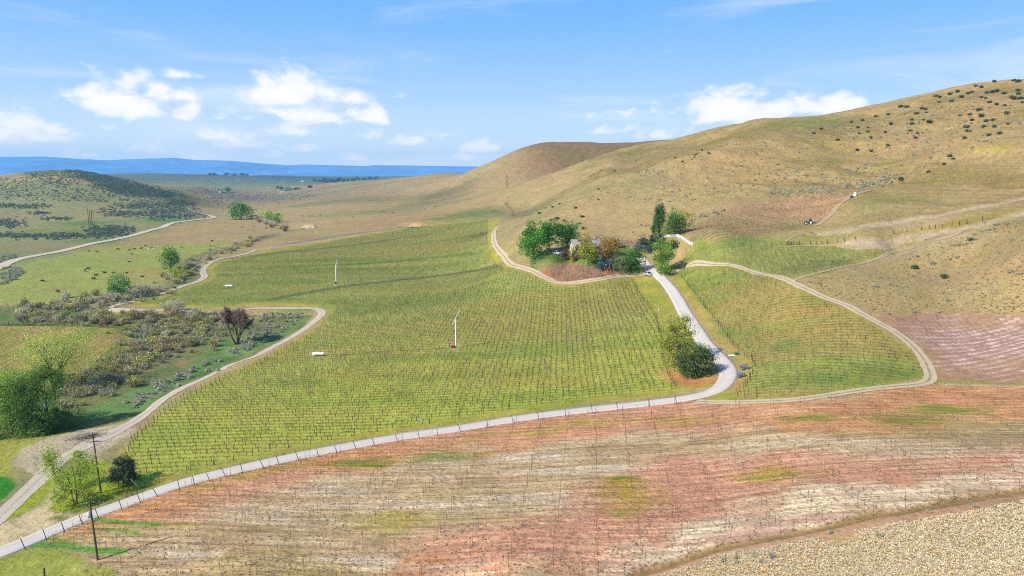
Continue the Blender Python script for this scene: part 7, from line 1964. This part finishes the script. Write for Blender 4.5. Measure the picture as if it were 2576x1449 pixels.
# sandy cut banks
def rock_bank(name, label, u, v, wpx, hpx, seed, col):
    p = at(u, v); k = pxm(u, v); rs = np.random.RandomState(seed)
    w = wpx * k; h = hpx * k
    xs = np.linspace(-1, 1, 26); ys = np.linspace(0, 1, 12)
    X, Y = np.meshgrid(xs, ys)
    prof = np.sqrt(np.clip(1 - X ** 2, 0, 1))
    Zv = h * prof * np.sin(Y * math.pi * 0.5) ** 0.7 + fbm(X * 9 + seed, Y * 9, 2.2, 3, seed) * h * 0.22 * prof
    wx = p.x + X * w / 2; wy = p.y + (Y - 0.3) * h * 1.6 + fbm(X * 9, Y * 9 + seed, 2, 3, seed + 1) * h * 0.3
    base = ground_a(wx, wy)
    V = np.stack([wx, wy, np.maximum(base - 0.15, p.z - 0.2 + Zv * 0.8)], -1).reshape(-1, 3)
    n = len(xs); i = np.arange(len(ys) - 1)[:, None] * n + np.arange(n - 1)[None]
    F = np.stack([i, i + 1, i + n + 1, i + n], -1).reshape(-1, 4)
    m, nt, b = new_mat(name + '_soil', rough=0.95, spec=0.1)
    c = nd(nt, 'ShaderNodeRGB'); c.outputs[0].default_value = (*alb(*col), 1)
    mul_noise(nt, b, c.outputs[0], [(1.2, 0.3, 5), (0.3, 0.15, 3)])
    me = mesh_from(name, V, F, m)
    link(me, name, kind='structure', label=label)
rock_bank('sand_bank', 'pale sandy cut bank in the far valley pasture', 776, 574, 40, 11, 5, (220, 188, 146))
rock_bank('sand_bank', 'orange sandy cut bank at the top edge of the vineyard', 1050, 570, 44, 10, 6, (224, 176, 128))

# cattle
def cow_mesh(name, pose, mat, s=1.0):
    b = MB()
    lie = pose == 'lying'
    zt = 0.55 if lie else 1.0
    rings = [(-1.05, 0.16, 0.20, 0.05), (-0.95, 0.30, 0.34, 0.02), (-0.6, 0.33, 0.38, 0), (0, 0.36, 0.42, -0.03), (0.45, 0.33, 0.40, 0), (0.75, 0.24, 0.32, 0.06), (0.95, 0.16, 0.24, 0.10)]
    vs = []
    for x, ry, rz_, dz in rings:
        vs.append([b.bm.verts.new((x, ry * math.cos(a), zt + dz + rz_ * math.sin(a))) for a in np.linspace(0, 2 * math.pi, 10, endpoint=False)])
    for r0, r1 in zip(vs[:-1], vs[1:]):
        for i in range(10): b.bm.faces.new((r0[i], r0[(i + 1) % 10], r1[(i + 1) % 10], r1[i]))
    b.bm.faces.new(vs[0]); b.bm.faces.new(vs[-1])
    graze = pose == 'grazing'
    hx, hz = (1.45, zt - 0.55) if graze else (1.35, zt + 0.42)
    b.cyl((0.85, 0, zt + 0.12), (hx - 0.1, 0, hz + 0.1), 0.21, 0.13, 8)
    b.cyl((hx - 0.14, 0, hz + 0.12), (hx + (0.14 if graze else 0.38), 0, hz - (0.26 if graze else 0.10)), 0.15, 0.09, 8)
    for sd in (-1, 1): b.cyl((hx - 0.1, sd * 0.12, hz + 0.14), (hx - 0.16, sd * 0.32, hz + 0.17), 0.06, 0.02, 6)
    b.cyl((-1.04, 0, zt + 0.2), (-1.14, 0, zt - 0.45 if not lie else 0.2), 0.035, 0.05, 6)
    if lie:
        for sd in (-1, 1): b.cyl((0.5, sd * 0.3, 0.18), (1.0, sd * 0.32, 0.08), 0.10, 0.07, 6); b.cyl((-0.7, sd * 0.33, 0.2), (-0.15, sd * 0.42, 0.08), 0.13, 0.07, 6)
    else:
        for x, k in ((0.62, 0.05), (0.55, -0.06), (-0.72, -0.1), (-0.80, 0.08)):
            sd = 1 if (x, k) in ((0.62, 0.05), (-0.72, -0.1)) else -1
            b.cyl((x, sd * 0.2, zt - 0.2), (x + k * 0.6, sd * 0.2, 0.42), 0.12, 0.07, 7); b.cyl((x + k * 0.6, sd * 0.2, 0.45), (x + k, sd * 0.2, 0.0), 0.065, 0.055, 7)
    me = b.me(name, mat, True)
    return me
CW = {('b', 'grazing'): cow_mesh('cow', 'grazing', M_COW), ('b', 'standing'): cow_mesh('cow', 'standing', M_COW), ('b', 'lying'): cow_mesh('cow', 'lying', M_COW), ('r', 'lying'): cow_mesh('cow', 'lying', M_BROWNCOW), ('c', 'standing'): cow_mesh('cow', 'standing', M_CREAMCOW), ('r', 'standing'): cow_mesh('cow', 'standing', M_BROWNCOW)}
ZC = lambda x, y: (167.7 + .1388 * x, 603.7 + .1388 * y)
def cow(u, v, kind, pose, rz, label, group='cattle in the pasture', s=1.05):
    o = link(CW[(kind, pose)], 'cow', None, at(u, v), rz, label=label, category='cow', group=group); o.scale = (s, s, s)
for (x, y), kd, ps, rz, lb in [
    ((415, 220), 'b', 'grazing', 3.0, 'black cow grazing just below the valley road, left of another'), ((548, 225), 'b', 'standing', 0.1, 'black cow to the right of the one grazing below the valley road'), ((928, 182), 'b', 'grazing', 0.1, 'black cow alone between the roadside pair and the far cluster'),
    ((1140, 195), 'b', 'grazing', 3.0, 'leftmost black cow of the three close together in the far pasture'), ((1230, 178), 'b', 'grazing', 3.2, 'middle black cow of the three close together in the far pasture'), ((1350, 170), 'b', 'standing', 0.3, 'big black cow at the right of the three, near the cream ones'),
    ((1430, 112), 'b', 'lying', 0.0, 'black cow lying at the upper edge of the green pasture'), ((1535, 163), 'r', 'standing', 0.2, 'small brown cow just above the two cream ones'), ((2085, 145), 'b', 'grazing', 3.0, 'black cow grazing above the tall pasture edge tree'),
    ((390, 540), 'b', 'standing', 0.2, 'large black cow at the upper right of the tight pair'), ((332, 572), 'b', 'standing', 2.2, 'black cow at the lower left of the tight pair'), ((535, 662), 'b', 'standing', 0.4, 'black cow below the tight pair, upper of two'), ((490, 722), 'b', 'grazing', 0.0, 'black cow below the tight pair, lower of two'),
    ((690, 598), 'b', 'lying', 3.1, 'black cow lying on the tan strip right of the tight pair'), ((845, 604), 'r', 'lying', 0.0, 'brown cow lying on the tan strip'), ((1090, 604), 'r', 'lying', 0.2, 'small brown cow lying right of the other brown one'), ((1135, 402), 'b', 'lying', 3.0, 'black cow lying in the middle of the green pasture'),
    ((1370, 672), 'b', 'lying', 0.1, 'black cow lying below the tall tree on the tan patch'), ((1180, 270), 'r', 'standing', 2.8, 'brown calf standing below the far cluster'), ((1490, 186), 'c', 'standing', 3.1, 'left one of two cream cows in the far pasture'), ((1565, 184), 'c', 'standing', 0.1, 'right one of two cream cows in the far pasture')]:
    u, v = ZC(x, y); cow(u, v, kd, ps, rz, lb, s=1.08 if 'large' in lb or 'big' in lb or 'pair' in lb else 0.92)
cow(146, 736, 'b', 'grazing', 2.9, 'black cow grazing lowest in the pasture, near the creek brush', s=1.0); cow(107, 709.5, 'b', 'grazing', 0.1, 'black cow farthest left in the pasture', s=1.0); cow(440, 728, 'b', 'standing', 2.8, 'black cow hidden in shade by the creek brush and track', s=1.0)
for i, (x, y) in enumerate([(2435,884),(2550,872),(2135,1024),(2115,1074)]):
    cow(.25 * x, 352 + .25 * y, 'b', 'standing', i * 1.7, 'black cow on the tan grass between valley road and far trees', 'cattle beyond the pasture', 1.0)
for i, (x, y) in enumerate([(105,893),(165,886),(105,861),(650,760),(570,769),(533,773),(470,772),(972,781),(1272,725),(1302,723),(1373,740),(1697,700),(1805,680),(1215,480),(1295,477),(1670,475),(1615,500)]):
    cow(644 + .25 * x, 352 + .25 * y, 'b', 'standing', i * 1.3, 'tiny black cow far off on the dry tan valley and slopes', 'cattle on the far dry slopes', 1.05)
